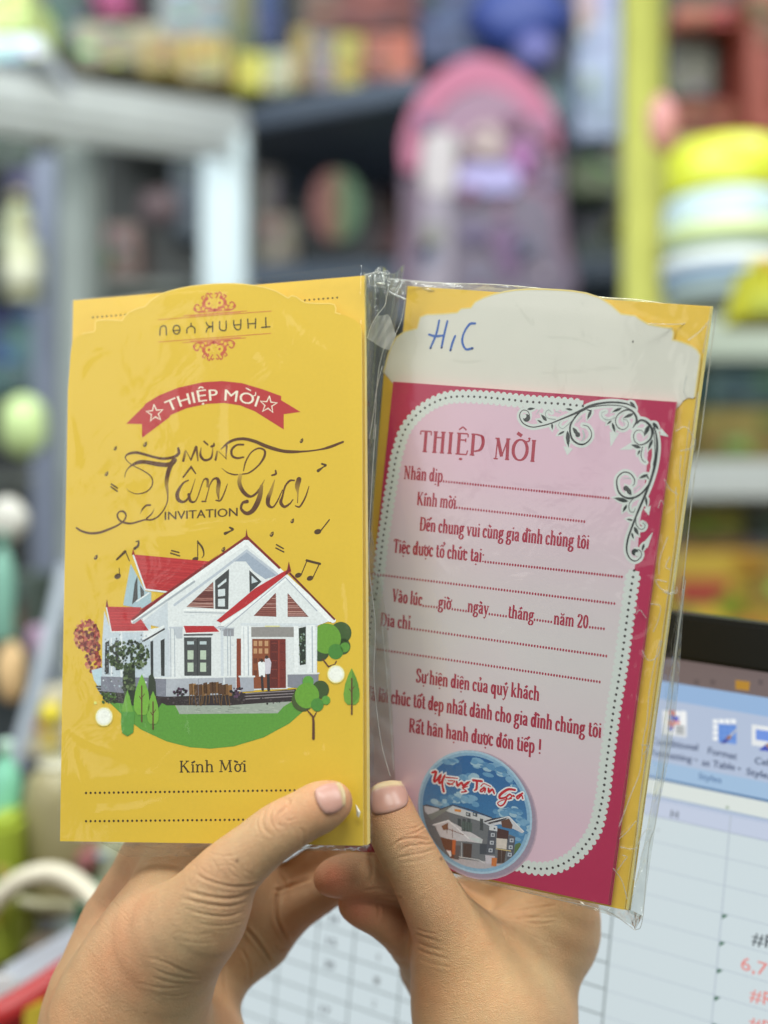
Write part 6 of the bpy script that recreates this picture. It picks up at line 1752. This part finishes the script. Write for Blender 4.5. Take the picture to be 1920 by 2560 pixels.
cap_("Conditional", -60, 705, 462, 782, 17); cap_("Formatting", -60, 830, 395, 912, 17); I.poly(Q('S', [(425, 872), (462, 880), (442, 900)]), NV, 8)
cap_("Format", 575, 815, 892, 882, 17); cap_("as Table", 510, 942, 872, 1000, 17); I.poly(Q('S', [(902, 965), (945, 975), (922, 998)]), NV, 8)
cap_("Cell", 1092, 925, 1270, 955, 17); cap_("Styles", 1000, 1045, 1280, 1100, 17)
cap_("Styles", 470, 1090, 722, 1140, 15, c=(84, 116, 160))
cap_("H", 165, 1515, 240, 1532, 18, c=(90, 100, 112))
I.disc(*sx(25, 1660), 2.2, (150, 158, 160), 6); I.disc(*sx(790, 1410), 4, (150, 170, 150), 6)
I.build("screen", mon, scr)
# ================================================================== THE SHOP BEHIND (far out of focus)
_P3 = P3
def KD(d): return d if d < .9 else .9 + (d - .9) * 2.6         # measured depths behind the desk, stretched to the real size of the shop
def P3(x, y, d): return _P3(x, y, KD(d))
def bmat(rgb, rough=.5, **k):
    g = sum(rgb) / 3
    rgb = tuple(int(g + (c - g) * .86) for c in rgb)
    return mat("shop_%d_%d_%d" % rgb, rgb, rough=rough, var=.10, scale=14, **k)

def prism(name, pts, th, rgb, parent=None, bev=.004, rough=.5, m=None):
    """pts: four (x, y, distance) photo points of the front face; th: depth behind it"""
    if pts[0][2] > .9: th *= 1.8
    a = [P3(*p) for p in pts]
    b = [p + Vector((0, th, 0)) for p in a]
    bm = bmesh.new()
    vs = [bm.verts.new(p) for p in a + b]
    for f in ((0, 3, 2, 1), (4, 5, 6, 7), (0, 1, 5, 4), (1, 2, 6, 5), (2, 3, 7, 6), (3, 0, 4, 7)): bm.faces.new([vs[i] for i in f])
    bmesh.ops.recalc_face_normals(bm, faces=bm.faces[:])
    if bev: bmesh.ops.bevel(bm, geom=bm.edges[:], offset=min(bev, th * .3), segments=2, affect='EDGES')
    me = bpy.data.meshes.new(name); bm.to_mesh(me); bm.free()
    for p in me.polygons: p.use_smooth = False
    return link(name, me, m or bmat(rgb, rough), parent)

def rectp(x0, y0, x1, y1, D): return [(x0, y0, D), (x1, y0, D), (x1, y1, D), (x0, y1, D)]

def boxitem(name, label, cat, x0, y0, x1, y1, D, th, rgb, patches=(), group=None, tilt=0):
    r = empty(name); tag(r, label, cat, group)
    r.location = P3((x0 + x1) / 2, y1, D)
    def fix(o): o.parent = r; o.matrix_parent_inverse = Matrix.Translation(-r.location)
    q = rectp(x0, y0, x1, y1, D)
    if tilt: q = [(q[0][0] + tilt, q[0][1], D), (q[1][0] + tilt, q[1][1], D), q[2], q[3]]
    fix(prism("carton", q, th, rgb))
    rp_ = random.Random(int(x0 * 7 + y0 * 3)); pt = list(patches)
    for q_ in range(7):                                   # small printed panels
        a_, b_ = rp_.uniform(0, .75), rp_.uniform(0, .8)
        pt.append((a_, b_, a_ + rp_.uniform(.12, .25), b_ + rp_.uniform(.06, .2), tuple(int(min(235, max(20, c0 * rp_.uniform(.55, 1.25) + rp_.uniform(-14, 22)))) for c0 in rgb)))
    for i, (u0, v0, u1, v1, c) in enumerate(pt):
        X = lambda u: x0 + (x1 - x0) * u
        Y = lambda v: y0 + (y1 - y0) * v
        fix(prism("label_panel", rectp(X(u0), Y(v0), X(u1), Y(v1), D - .0015 - .0008 * i), .001, c, bev=0))
    return r

def lathe(name, cx, cy_base, D, prof, rgb, parent=None, rough=.35, n=28, m=None):
    """prof: (radius px, height px above the base)"""
    base = P3(cx, cy_base, D); k = KD(D) / F
    V, f = [], []
    for r_, h in prof:
        for i in range(n):
            a = 2 * math.pi * i / n; V.append((base.x + r_ * k * math.cos(a), base.y + r_ * k * math.sin(a), base.z + h * k))
    for j in range(len(prof) - 1):
        for i in range(n): f.append((j * n + i, j * n + (i + 1) % n, (j + 1) * n + (i + 1) % n, (j + 1) * n + i))
    f.append(tuple(range(n))[::-1]); f.append(tuple((len(prof) - 1) * n + i for i in range(n)))
    me = bpy.data.meshes.new(name); me.from_pydata(V, [], f); me.polygons.foreach_set("use_smooth", [True] * len(f))
    return link(name, me, m or bmat(rgb, rough), parent)

def bottle(name, label, cat, cx, y0, y1, w, D, rgb, cap, group=None, lab=None):
    r = empty(name); r.location = P3(cx, y1, D); tag(r, label, cat, group)
    def fix(o): o.parent = r; o.matrix_parent_inverse = Matrix.Translation(-r.location)
    H = y1 - y0; R_ = w / 2
    fix(lathe("bottle_body", cx, y1, D, [(R_ * .9, 0), (R_, H * .03), (R_, H * .62), (R_ * .8, H * .74), (R_ * .4, H * .84), (R_ * .38, H * .88)], rgb))
    fix(lathe("cap", cx, y1 - H * .885, D, [(R_ * .48, 0), (R_ * .48, H * .1), (R_ * .4, H * .115)], cap))
    if lab: fix(lathe("label_panel", cx, y1 - H * .12, D, [(R_ * 1.015, 0), (R_ * 1.015, H * .38)], lab))
    return r

def ball(name, label, cat, cx, cy, r_, D, rgb, sc=(1, 1, 1), group=None, parts=()):
    bm = bmesh.new(); bmesh.ops.create_uvsphere(bm, u_segments=28, v_segments=18, radius=r_ * KD(D) / F)
    rr_ = random.Random(int(cx + cy))
    ph = [rr_.uniform(0, 6) for _ in range(4)]
    for v in bm.verts:
        d = v.co.normalized(); k = 1 + .05 * math.sin(4 * d.x + ph[0]) * math.sin(5 * d.z + ph[1])
        v.co = Vector((v.co.x * sc[0] * k, v.co.y * sc[1] * k, v.co.z * sc[2] * k))
    me = bpy.data.meshes.new(name); bm.to_mesh(me); bm.free(); me.polygons.foreach_set("use_smooth", [True] * len(me.polygons))
    o = link(name, me, bmat(rgb)); o.location = P3(cx, cy, D); tag(o, label, cat, group)
    return o

def tube(name, pts, r_, rgb, parent=None, n=10, rough=.4, m=None):
    """pts: (x, y, distance); r_ in pixels at that distance"""
    P = [P3(*p[:3]) for p in (catmull(pts, 6) if len(pts) > 2 else pts)]
    V, f = [], []
    up = Vector((0, 1, 0))
    for i, p in enumerate(P):
        t = (P[min(i + 1, len(P) - 1)] - P[max(i - 1, 0)]).normalized()
        s = t.cross(up).normalized(); q = s.cross(t).normalized(); rr_ = r_ * p.y / F
        for k in range(n): a = 2 * math.pi * k / n; V.append(tuple(p + s * rr_ * math.cos(a) + q * rr_ * math.sin(a)))
    for i in range(len(P) - 1):
        for k in range(n): f.append((i * n + k, i * n + (k + 1) % n, (i + 1) * n + (k + 1) % n, (i + 1) * n + k))
    f.append(tuple(range(n))); f.append(tuple((len(P) - 1) * n + k for k in range(n))[::-1])
    me = bpy.data.meshes.new(name); me.from_pydata(V, [], f); me.polygons.foreach_set("use_smooth", [True] * len(f))
    return link(name, me, m or bmat(rgb, rough), parent)

# setting
def plane(name, pts, rgb, **k):
    me = bpy.data.meshes.new(name); me.from_pydata(pts, [], [(0, 1, 2, 3)])
    return tag(link(name, me, bmat(rgb, .7, **k)), kind='structure')
plane("wall", [(-4, 4.4, -1.3), (4, 4.4, -1.3), (4, 4.4, 2.9), (-4, 4.4, 2.9)], (92, 100, 104), bump=.2)
plane("floor", [(-4, -.8, -1.3), (4, -.8, -1.3), (4, 4.4, -1.3), (-4, 4.4, -1.3)], (120, 112, 100), bump=.2)
desk = empty("desk"); desk.location = (-.1, .75, -.40); tag(desk, "brown office desk under the monitor and the red basket", "desk")
for nm, a, b_ in (("desk_top", (-.75, .36, -.42), (.65, 1.02, -.395)), ("leg", (-.72, .40, -1.3), (-.67, .45, -.421)), ("leg", (.57, .40, -1.3), (.62, .45, -.421)), ("leg", (-.72, .93, -1.3), (-.67, .98, -.421)), ("leg", (.57, .93, -1.3), (.62, .98, -.421))):
    bm = bmesh.new(); bmesh.ops.create_cube(bm, size=1)
    for v in bm.verts: v.co = Vector(tuple(a[i] + (v.co[i] + .5) * (b_[i] - a[i]) for i in range(3))) - desk.location
    me = bpy.data.meshes.new(nm); bm.to_mesh(me); bm.free(); link(nm, me, bmat((110, 92, 74)), desk)

# ---- white display rack on the left
rack = empty("display_rack"); tag(rack, "white metal display rack at upper left with dim goods between its posts", "rack")
W1 = (226, 236, 238)
prism("top_board", [(-140, 130, .98), (606, 252, 1.42), (606, 372, 1.42), (-140, 252, .98)], .07, W1, rack, .01)
prism("post", rectp(502, 330, 612, 2300, 1.40), .05, (204, 222, 230), rack, .006)
prism("post", rectp(142, 262, 222, 2350, 1.16), .05, (140, 150, 148), rack, .006)
prism("post", rectp(78, 380, 138, 2300, 1.24), .04, (124, 134, 158), rack, .006)
prism("back_panel", rectp(-200, 200, 640, 1500, 1.95), .02, (62, 66, 66), rack, 0)
prism("shelf_board", [(-100, 690, 1.25), (520, 705, 1.45), (520, 728, 1.45), (-100, 716, 1.25)], .4, (140, 146, 142), rack, .003)
prism("shelf_board", [(-100, 1190, 1.25), (520, 1160, 1.45), (520, 1185, 1.45), (-100, 1220, 1.25)], .4, (140, 146, 142), rack, .003)
r_ = ball("post_cap", None, None, 105, 345, 38, 1.12, (158, 172, 168)); r_.parent = rack
# ---- back shelf
bs_ = empty("back_shelf"); tag(bs_, "grey blue back shelf in the middle, goods above and dark below", "shelf")
prism("shelf_board", [(612, 262, 1.60), (1060, 180, 1.40), (1060, 240, 1.40), (612, 322, 1.60)], .35, (92, 104, 124), bs_, .005)
prism("back_panel", rectp(600, 250, 1620, 1300, 2.02), .02, (58, 62, 68), bs_, 0)
prism("shelf_board", [(612, 660, 1.60), (1600, 640, 1.5), (1600, 700, 1.5), (612, 722, 1.60)], .35, (66, 82, 104), bs_, .005)
prism("upper_back_panel", rectp(-200, -300, 1700, 240, 2.05), .02, (82, 84, 84), bs_, 0)
prism("upper_shelf_board", rectp(180, 222, 640, 250, 1.75), .25, (120, 122, 116), bs_, .003)

prism("lower_shelf_board", rectp(960, 764, 1500, 800, 1.32), .35, (66, 82, 104), bs_, .004)
G1 = "boxed goods on the top shelves"
T = [("toy_box", "teal grey box at the far left of the top shelf row", "box", 96, -40, 218, 104, 1.62, .1, (88, 108, 110), ((.1, .3, .5, .8, (70, 120, 90)),)),
     ("toy_box", "pink box at the top edge above the beige box", "box", 222, -60, 312, 36, 1.66, .1, (206, 84, 146), ()),
     ("carton", "beige box above the left white rack board", "box", 188, 58, 402, 164, 1.60, .1, (176, 170, 142), ((.2, .4, .8, .9, (150, 136, 104)),)),
     ("carton", "big pale grey box at the top centre left", "box", 396, -60, 574, 92, 1.68, .1, (160, 170, 174), ()),
     ("carton", "mustard yellow carton between the beige box and the yellow box", "box", 352, 92, 452, 182, 1.58, .1, (178, 156, 76), ((.3, .2, .7, .8, (150, 112, 70)),)),
     ("carton", "mustard and tan carton left of the olive box", "box", 456, 88, 566, 200, 1.58, .1, (186, 162, 78), ((.1, .5, .9, 1, (168, 152, 116)),)),
     ("carton", "olive box left of the navy box, top row", "box", 572, -60, 640, 132, 1.64, .1, (126, 124, 84), ()),
     ("carton", "narrow navy blue box in the top row", "box", 642, -40, 698, 116, 1.60, .1, (42, 66, 124), ()),
     ("carton", "bright yellow box left of the white box above the grey shelf", "box", 586, 132, 660, 222, 1.56, .1, (204, 198, 62), ()),
     ("carton", "off white box right of the bright yellow box", "box", 662, 128, 732, 228, 1.56, .1, (176, 174, 146), ()),
     ("carton", "amber box left of the mauve box", "box", 732, 70, 776, 214, 1.56, .1, (172, 142, 66), ()),
     ("carton", "mauve grey box between the amber and the olive yellow boxes", "box", 778, 80, 834, 218, 1.54, .1, (136, 122, 128), ()),
     ("carton", "olive yellow box with dull front right of the mauve box", "box", 836, 84, 906, 216, 1.54, .1, (176, 162, 66), ()),
     ("carton", "dark red brown box at the top centre", "box", 756, -60, 1044, 78, 1.62, .12, (122, 60, 56), ((.0, .3, .3, 1, (104, 88, 76)), (.5, 0, .8, .7, (134, 64, 60)))),
     ("carton", "salmon red box left of the pink backpack", "box", 912, 84, 1036, 196, 1.52, .1, (178, 92, 74), ((.1, .1, .5, .5, (150, 80, 66)),)),
     ("toy_box", "navy package left of the bright blue bag at the top", "box", 1046, -60, 1206, 152, 1.56, .1, (46, 62, 108), ((.2, .2, .6, .6, (60, 82, 130)),)),
     ("carton", "pale blue tall box left of the yellow green post", "box", 1442, -60, 1548, 344, 1.55, .08, (152, 168, 206), ((0, .05, .5, .3, (176, 150, 166)), (.3, .6, .9, .9, (140, 160, 190)))),
     ("carton", "teal grey box under the blue bag right of the backpack", "box", 1352, 168, 1442, 290, 1.60, .08, (124, 152, 160), ()),
     ("carton", "olive green box between the backpack and the yellow post", "box", 1430, 262, 1552, 480, 1.66, .08, (122, 134, 104), ((.2, .2, .6, .6, (150, 146, 90)),)),
     ("carton", "dark teal box low between backpack and yellow post", "box", 1440, 480, 1560, 800, 1.70, .08, (52, 66, 66), ()),
     ("carton", "beige box low on the dark middle shelf", "box", 646, 540, 742, 656, 1.62, .08, (128, 116, 100), ((.1, .5, .6, 1, (146, 132, 112)),)),
     ("carton", "brownish box behind the rainbow toy on the dark shelf", "box", 640, 420, 700, 560, 1.66, .06, (84, 76, 70), ()),
     ("carton", "dim maroon box right of the rainbow toy", "box", 936, 470, 1010, 640, 1.66, .06, (84, 52, 56), ()),
     ("carton", "dim pinkish box inside the white rack", "box", 262, 560, 344, 694, 1.55, .08, (128, 100, 94), ()),
     ("carton", "dark blue box inside the white rack near its right post", "box", 430, 400, 500, 600, 1.60, .08, (52, 66, 82), ())]
for t in T: boxitem(*t[:10], group=G1, patches=t[10])
ball("plush_toy", "dim rosy plush toy inside the white rack", "soft toy", 398, 520, 52, 1.55, (104, 84, 90), (1, .8, .9))
ball("plush_toy", "small green plush toy low inside the white rack", "soft toy", 250, 650, 34, 1.5, (70, 104, 60), (1, .8, 1.1))
ball("ball", "blue grey ball on the dark middle shelf above the rainbow toy", "ball", 812, 410, 112, 1.72, (86, 98, 118), (1.1, .8, .9))
# rainbow toy
rb = empty("stacking_toy"); tag(rb, "round toy with red, orange and green sectors on the dark middle shelf", "toy"); rb.location = P3(842, 600, 1.55)
for i, (c, x0, x1, x2) in enumerate((((130, 54, 46), 778, 826, 0), ((120, 96, 48), 824, 858, 0), ((66, 112, 66), 856, 906, 0))):
    pts = []
    for k in range(13):
        y = 428 + (600 - 428) * k / 12; w = math.sqrt(max(0, 1 - ((k - 6) / 6.4) ** 2))
        pts.append((842 + (x1 - 842) * w, y))
    for k in range(12, -1, -1):
        y = 428 + (600 - 428) * k / 12; w = math.sqrt(max(0, 1 - ((k - 6) / 6.4) ** 2))
        pts.append((842 + (x0 - 842) * w, y))
    P = [P3(x, y, 1.55) - rb.location for x, y in pts]; n = len(P)
    V = [tuple(p) for p in P] + [tuple(p + Vector((0, .03, 0))) for p in P]
    me = bpy.data.meshes.new("sector"); me.from_pydata(V, [], [tuple(range(n)), tuple(range(2 * n - 1, n - 1, -1))] + [(j, (j + 1) % n, n + (j + 1) % n, n + j) for j in range(n)])
    link("sector", me, bmat(c), rb)
# backpack
bk = empty("backpack"); bk.location = P3(1220, 760, 1.35); tag(bk, "pink and lilac child's backpack standing in the middle of the shelves", "backpack")
def shape(name, pts, D, th, rgb, par, bev=.008):
    P = [P3(x, y, D) - par.location for x, y in catmull(pts, 4, True)]; n = len(P)
    bm = bmesh.new(); a = [bm.verts.new(p) for p in P]; b = [bm.verts.new(p + Vector((0, th, 0))) for p in P]
    bm.faces.new(a); bm.faces.new(b[::-1])
    for j in range(n): bm.faces.new((a[j], b[j], b[(j + 1) % n], a[(j + 1) % n]))
    bmesh.ops.recalc_face_normals(bm, faces=bm.faces[:])
    me = bpy.data.meshes.new(name); bm.to_mesh(me); bm.free()
    return link(name, me, bmat(rgb), par)
shape("shell", [(1024, 760), (1010, 560), (1010, 340), (1060, 220), (1150, 150), (1220, 142), (1300, 178), (1380, 260), (1404, 380), (1412, 560), (1416, 760)], 1.36, .12, (112, 88, 112), bk)
shape("arch_trim", [(1010, 420), (1008, 330), (1060, 220), (1150, 150), (1220, 142), (1300, 178), (1380, 270), (1400, 370), (1360, 350), (1300, 260), (1200, 216), (1110, 262), (1056, 350), (1046, 420)], 1.353, .02, (172, 86, 122), bk)
shape("front_panel", [(1052, 760), (1048, 560), (1056, 380), (1110, 270), (1200, 220), (1290, 250), (1352, 340), (1384, 480), (1400, 760)], 1.352, .01, (140, 104, 130), bk)
shape("pocket", [(1050, 760), (1052, 620), (1070, 500), (1200, 480), (1360, 496), (1396, 620), (1404, 760)], 1.338, .02, (104, 94, 116), bk)
shape("reflective_strip", [(1058, 470), (1060, 350), (1090, 330), (1136, 340), (1136, 470), (1100, 486)], 1.334, .006, (176, 168, 174), bk)  # pale patch painting in the highlight on the left side
shape("side_strip", [(1052, 760), (1056, 500), (1080, 496), (1126, 500), (1122, 760)], 1.332, .006, (138, 128, 146), bk)
shape("name_panel", [(1150, 474), (1156, 418), (1220, 410), (1288, 416), (1292, 474), (1220, 482)], 1.332, .006, (156, 150, 206), bk)
shape("strap", [(996, 350), (1000, 300), (1050, 290), (1060, 360), (1030, 380)], 1.35, .02, (140, 48, 84), bk)
shape("picture", [(1240, 640), (1220, 590), (1250, 560), (1300, 580), (1300, 660), (1270, 700)], 1.334, .004, (104, 74, 116), bk)
shape("picture", [(1280, 400), (1290, 350), (1330, 360), (1340, 420), (1310, 440)], 1.345, .004, (150, 84, 150), bk)
shape("picture", [(1180, 380), (1180, 330), (1230, 310), (1260, 350), (1240, 390)], 1.345, .004, (172, 150, 150), bk)
rp2 = random.Random(9)
for q_ in range(22):
    x, y = rp2.uniform(1060, 1400), rp2.uniform(260, 740); w_ = rp2.uniform(12, 34)
    shape("picture", [(x - w_, y), (x, y - w_ * rp2.uniform(.6, 1.3)), (x + w_, y), (x, y + w_)], 1.331 if y > 480 else 1.345, .003, rp2.choice([(84, 70, 116), (150, 96, 132), (120, 120, 112), (164, 146, 160), (110, 60, 96), (92, 100, 132)]), bk)
tube("handle", [(1170, 160, 1.38), (1200, 120, 1.38), (1240, 120, 1.38), (1270, 160, 1.38)], 9, (150, 70, 110), None).parent = bk
bk.children[-1].matrix_parent_inverse = Matrix.Translation(-bk.location)
ball("bag", "bright blue crumpled bag above the backpack", "bag", 1300, 40, 110, 1.55, (52, 74, 158), (1.15, .7, .9))
ball("ball", "violet blue ball below the blue bag", "ball", 1336, 136, 54, 1.48, (96, 98, 170))
ball("bag", "dull blue bag between the navy package and the bright blue bag", "bag", 1200, 90, 70, 1.58, (60, 92, 150), (1, .7, .9))
# yellow post
pst = tube("post", [(1608, -260, 1.22), (1608, 2700, 1.22)], 53, (244, 246, 120), None, 24, .35); tag(pst, "yellow green round post running from top to bottom behind the right packet", "post")
ball("plush_toy", "small pink plush hanging right of the yellow post", "soft toy", 1656, 310, 40, 1.15, (206, 134, 134), (.9, .8, 1.8))
# right shelves
rs = empty("side_shelf"); tag(rs, "shelf unit at the right edge, dark compartment above and pale board below", "shelf")
prism("back_panel", rectp(1640, -200, 2300, 1600, 1.72), .02, (70, 68, 60), rs, 0)
prism("shelf_board", rectp(1690, 338, 2200, 376, 1.30), .36, (168, 162, 92), rs, .003)
prism("shelf_board", rectp(1650, 1150, 2200, 1246, 1.20), .4, (190, 196, 196), rs, .003)
prism("shelf_board", rectp(1650, 770, 2200, 900, 1.32), .35, (182, 194, 178), rs, .003)
G2 = "goods on the right hand shelves"
for t in [("toy_box", "red and orange box at the very top right", "box", 1690, 12, 1850, 66, 1.38, .1, (156, 84, 60), ((.5, .1, .9, .9, (180, 60, 60)),)),
          ("carton", "grey olive box in the dark compartment at upper right", "box", 1676, 98, 1786, 246, 1.40, .1, (92, 92, 82), ()),
          ("carton", "dark maroon box beside the grey olive box", "box", 1790, 88, 1866, 236, 1.42, .1, (88, 48, 46), ()),
          ("carton", "rust red tall box at the upper right frame edge", "box", 1868, -40, 2000, 332, 1.36, .1, (140, 56, 42), ((.2, .1, .8, .4, (110, 70, 50)),)),
          ("carton", "brick red low box above the tan shelf board", "box", 1692, 250, 1864, 337, 1.38, .1, (128, 48, 38), ((.2, .1, .8, .5, (140, 90, 50)),)),
          ("carton", "dark teal box under the pale green board at the right", "box", 1770, 930, 2050, 1020, 1.30, .1, (58, 86, 88), ()),
          ("carton", "olive brown box above the pale shelf board at the right", "box", 1750, 1022, 2050, 1150, 1.28, .1, (138, 122, 54), ((.5, .1, .9, .8, (120, 98, 44)),)),
          ("carton", "lime green box under the pale shelf board", "box", 1700, 1262, 1860, 1344, 1.24, .1, (160, 168, 66), ()),
          ("carton", "grey green box at the right edge under the pale board", "box", 1862, 1256, 2050, 1342, 1.26, .1, (140, 150, 136), ()),
          ("carton", "brown red flat box above the yellow packet, right side", "box", 1690, 1346, 2050, 1380, 1.22, .1, (116, 76, 62), ((.5, 0, .7, 1, (90, 104, 120)),)),
          ("carton", "yellow packet with red band just above the monitor", "packet", 1680, 1382, 2050, 1640, 1.18, .1, (190, 156, 44), ((.04, .25, .38, .5, (170, 62, 44)), (.55, .0, .9, .5, (150, 124, 50)), (.05, .52, .4, .62, (150, 170, 60))))]:
    boxitem(*t[:10], group=G2, patches=t[10])
jr = empty("jar"); jr.location = P3(1815, 766, 1.12); tag(jr, "big white and pale blue plastic jar with a yellow green lid, right of the post", "jar")
for o_ in (lathe("jar_body", 1815, 766, 1.12, [(140, 0), (152, 12), (156, 230), (146, 262)], (188, 212, 218)), lathe("lid", 1815, 504, 1.12, [(150, 0), (152, 8), (150, 110), (120, 134), (10, 138)], (214, 222, 44)),
           lathe("label_panel", 1815, 640, 1.12, [(157.5, 0), (157.8, 60)], (196, 214, 150)), lathe("label_band", 1815, 690, 1.12, [(158.5, 0), (158.8, 30)], (226, 230, 226)), lathe("label_band", 1815, 718, 1.12, [(158.7, 0), (158.9, 26)], (128, 160, 200))):
    o_.parent = jr; o_.matrix_parent_inverse = Matrix.Translation(-jr.location)
boxitem("carton", "bright yellow packet at the right edge in front of the jar", "packet", 1866, 640, 2060, 790, 1.0, .05, (212, 210, 30), ((.1, .6, .5, .95, (180, 190, 60)),), tilt=40)
# ---- left edge, shelves
G3 = "goods at the left edge"
for t in [("carton", "lime white packet in the top left corner", "packet", -60, -60, 62, 84, 1.1, .08, (206, 226, 140), ()),
          ("carton", "pale lavender white packet under the lime one, top left", "packet", -60, 86, 104, 150, 1.05, .08, (214, 224, 238), ((.2, .4, .8, 1, (190, 226, 226)),)),
          ("carton", "dark green box behind the left posts", "box", -60, 330, 78, 424, 1.45, .08, (58, 74, 64), ()),
          ("carton", "purple blue box behind the left posts", "box", 20, 420, 90, 500, 1.45, .08, (72, 66, 110), ()),
          ("carton", "blue box at the left edge halfway up the card", "box", -60, 758, 112, 908, 1.3, .08, (56, 82, 134), ((.4, .3, .9, 1, (92, 134, 136)),)),
          ("carton", "teal packet under the blue box at the left edge", "packet", -40, 910, 100, 990, 1.28, .08, (92, 124, 122), ())]:
    boxitem(*t[:10], group=G3, patches=t[10])
bottle("bottle", "cream bottle with yellowish cap behind the left post", "bottle", 46, 480, 700, 76, 1.3, (176, 182, 140), (160, 150, 90), G3, (196, 204, 170))
bottle("bottle", "pale yellow bottle at the left edge beside the card's top corner", "bottle", 62, 560, 756, 90, 1.18, (206, 208, 166), (190, 176, 110), G3, (220, 220, 190))
ball("plush_toy", "lime and white soft toy at the left edge beside the card", "soft toy", 60, 1066, 58, 1.1, (200, 226, 150), (1, .8, 1.35))
ball("cloth", "white crumpled cloth at the left edge, halfway down", "cloth", 18, 1300, 52, .9, (210, 208, 198), (1, .7, 1.1))
# ---- desk clutter, lower left
bottle("bottle", "mint green bottle at the left edge under the white cloth", "bottle", 6, 1330, 1600, 60, .85, (128, 186, 166), (90, 150, 130))
ball("plush_toy", "cream orange soft toy at the left edge", "soft toy", 28, 1680, 46, .85, (232, 190, 132), (.8, .7, 1.7))
tag(tube("pipe", [(30, 1930, .8), (92, 1720, .82), (132, 1560, .84), (168, 1400, .86)], 20, (160, 170, 184), None, 12), "pale grey blue pipe slanting up behind the yellow card's left edge", "pipe")
ball("bow", "small lilac and pink bow beside the slanting pipe", "bow", 92, 1600, 26, .9, (190, 152, 188), (1, .6, 1.5))
ball("ball", "small bright yellow ball touching the card's left edge", "ball", 128, 1786, 30, .75, (226, 204, 34))
boxitem("carton", "cream carton behind the small yellow ball", "box", 62, 1740, 150, 1900, .86, .06, (216, 206, 172), ((.1, .1, .6, .4, (190, 150, 120)), (.5, .5, .9, .8, (226, 196, 70))))
boxitem("carton", "dark green and brown carton at the left behind the pipe", "box", -40, 1440, 100, 1640, 1.0, .06, (70, 84, 78), ((.3, .3, .7, .7, (110, 74, 60)),))
bottle("bottle", "mint plastic bottle at the lower left frame edge", "bottle", 14, 1850, 2120, 76, .66, (126, 206, 172), (190, 226, 210))
cn = empty("canister"); cn.location = P3(158, 2260, .66); tag(cn, "khaki canister with pale rim behind the lower left corner of the yellow card", "canister")
for o_ in (lathe("canister_body", 158, 2260, .66, [(92, 0), (98, 10), (98, 270), (86, 320), (60, 345)], (150, 140, 98)), lathe("canister_rim", 158, 1916, .66, [(62, 0), (60, 14)], (190, 186, 160))):
    o_.parent = cn; o_.matrix_parent_inverse = Matrix.Translation(-cn.location)
boxitem("carton", "lime green packet at the lower left frame edge", "packet", -60, 2060, 30, 2420, .62, .05, (160, 178, 44), ((.5, .3, .95, .6, (190, 196, 90)),))
boxitem("carton", "pale green white tub between the canister and the wrist", "tub", 236, 2110, 350, 2330, .64, .05, (176, 180, 150), ())
boxitem("carton", "small rosy packet between canister and tub", "packet", 186, 2128, 232, 2180, .63, .03, (170, 110, 106), ())
bskt = empty("basket"); bskt.location = P3(60, 2640, .5); tag(bskt, "red plastic basket with a cream arched handle, bottom left corner", "basket")
def bfix(o): o.parent = bskt; o.matrix_parent_inverse = Matrix.Translation(-bskt.location)
bfix(tube("handle", [(-70, 2330, .60), (-10, 2250, .60), (60, 2196, .60), (140, 2184, .60), (215, 2226, .59), (262, 2300, .58), (285, 2400, .57)], 25, (218, 208, 184), None, 14))
bfix(tube("handle", [(40, 2250, .63), (100, 2262, .63), (180, 2268, .62), (240, 2300, .61)], 12, (186, 180, 146), None, 12))
bfix(tube("basket_rim", [(-120, 2590, .50), (0, 2540, .50), (100, 2480, .51), (180, 2428, .52), (300, 2370, .54)], 40, (176, 24, 26), None, 16))
bfix(prism("basket_wall", [(-160, 2600, .505), (300, 2390, .545), (300, 2900, .545), (-160, 2900, .505)], .008, (170, 26, 30), None, .002))
bfix(prism("basket_wall", [(-160, 2380, .68), (330, 2380, .66), (330, 2900, .66), (-160, 2900, .68)], .008, (92, 72, 58), None, .002))
bfix(prism("label_panel", [(58, 2524, .498), (110, 2506, .50), (104, 2580, .50), (60, 2580, .498)], .004, (206, 178, 40), None, 0))
bfix(tube("clip", [(208, 2260, .585), (206, 2340, .585)], 20, (36, 128, 96), None, 12))
def slip(label, pts, rgb):
    o = prism("paper_slip", pts, .002, rgb, None, 0); tag(o, label, "paper", "papers in the basket"); return o
slip("white and pale blue folded paper in the red basket", [(10, 2420, .56), (190, 2318, .58), (214, 2378, .58), (40, 2474, .56)], (206, 216, 232))
slip("grey printed paper under the white one in the basket", [(-40, 2440, .555), (130, 2400, .575), (150, 2440, .575), (-20, 2500, .555)], (150, 150, 150))
slip("olive paper at the bottom of the basket pile", [(-30, 2500, .55), (150, 2420, .57), (180, 2446, .57), (0, 2540, .55)], (140, 136, 84))
slip("bright white paper corner at the left frame edge in the basket", [(-40, 2440, .545), (30, 2440, .55), (44, 2500, .55), (-40, 2510, .545)], (226, 230, 234))
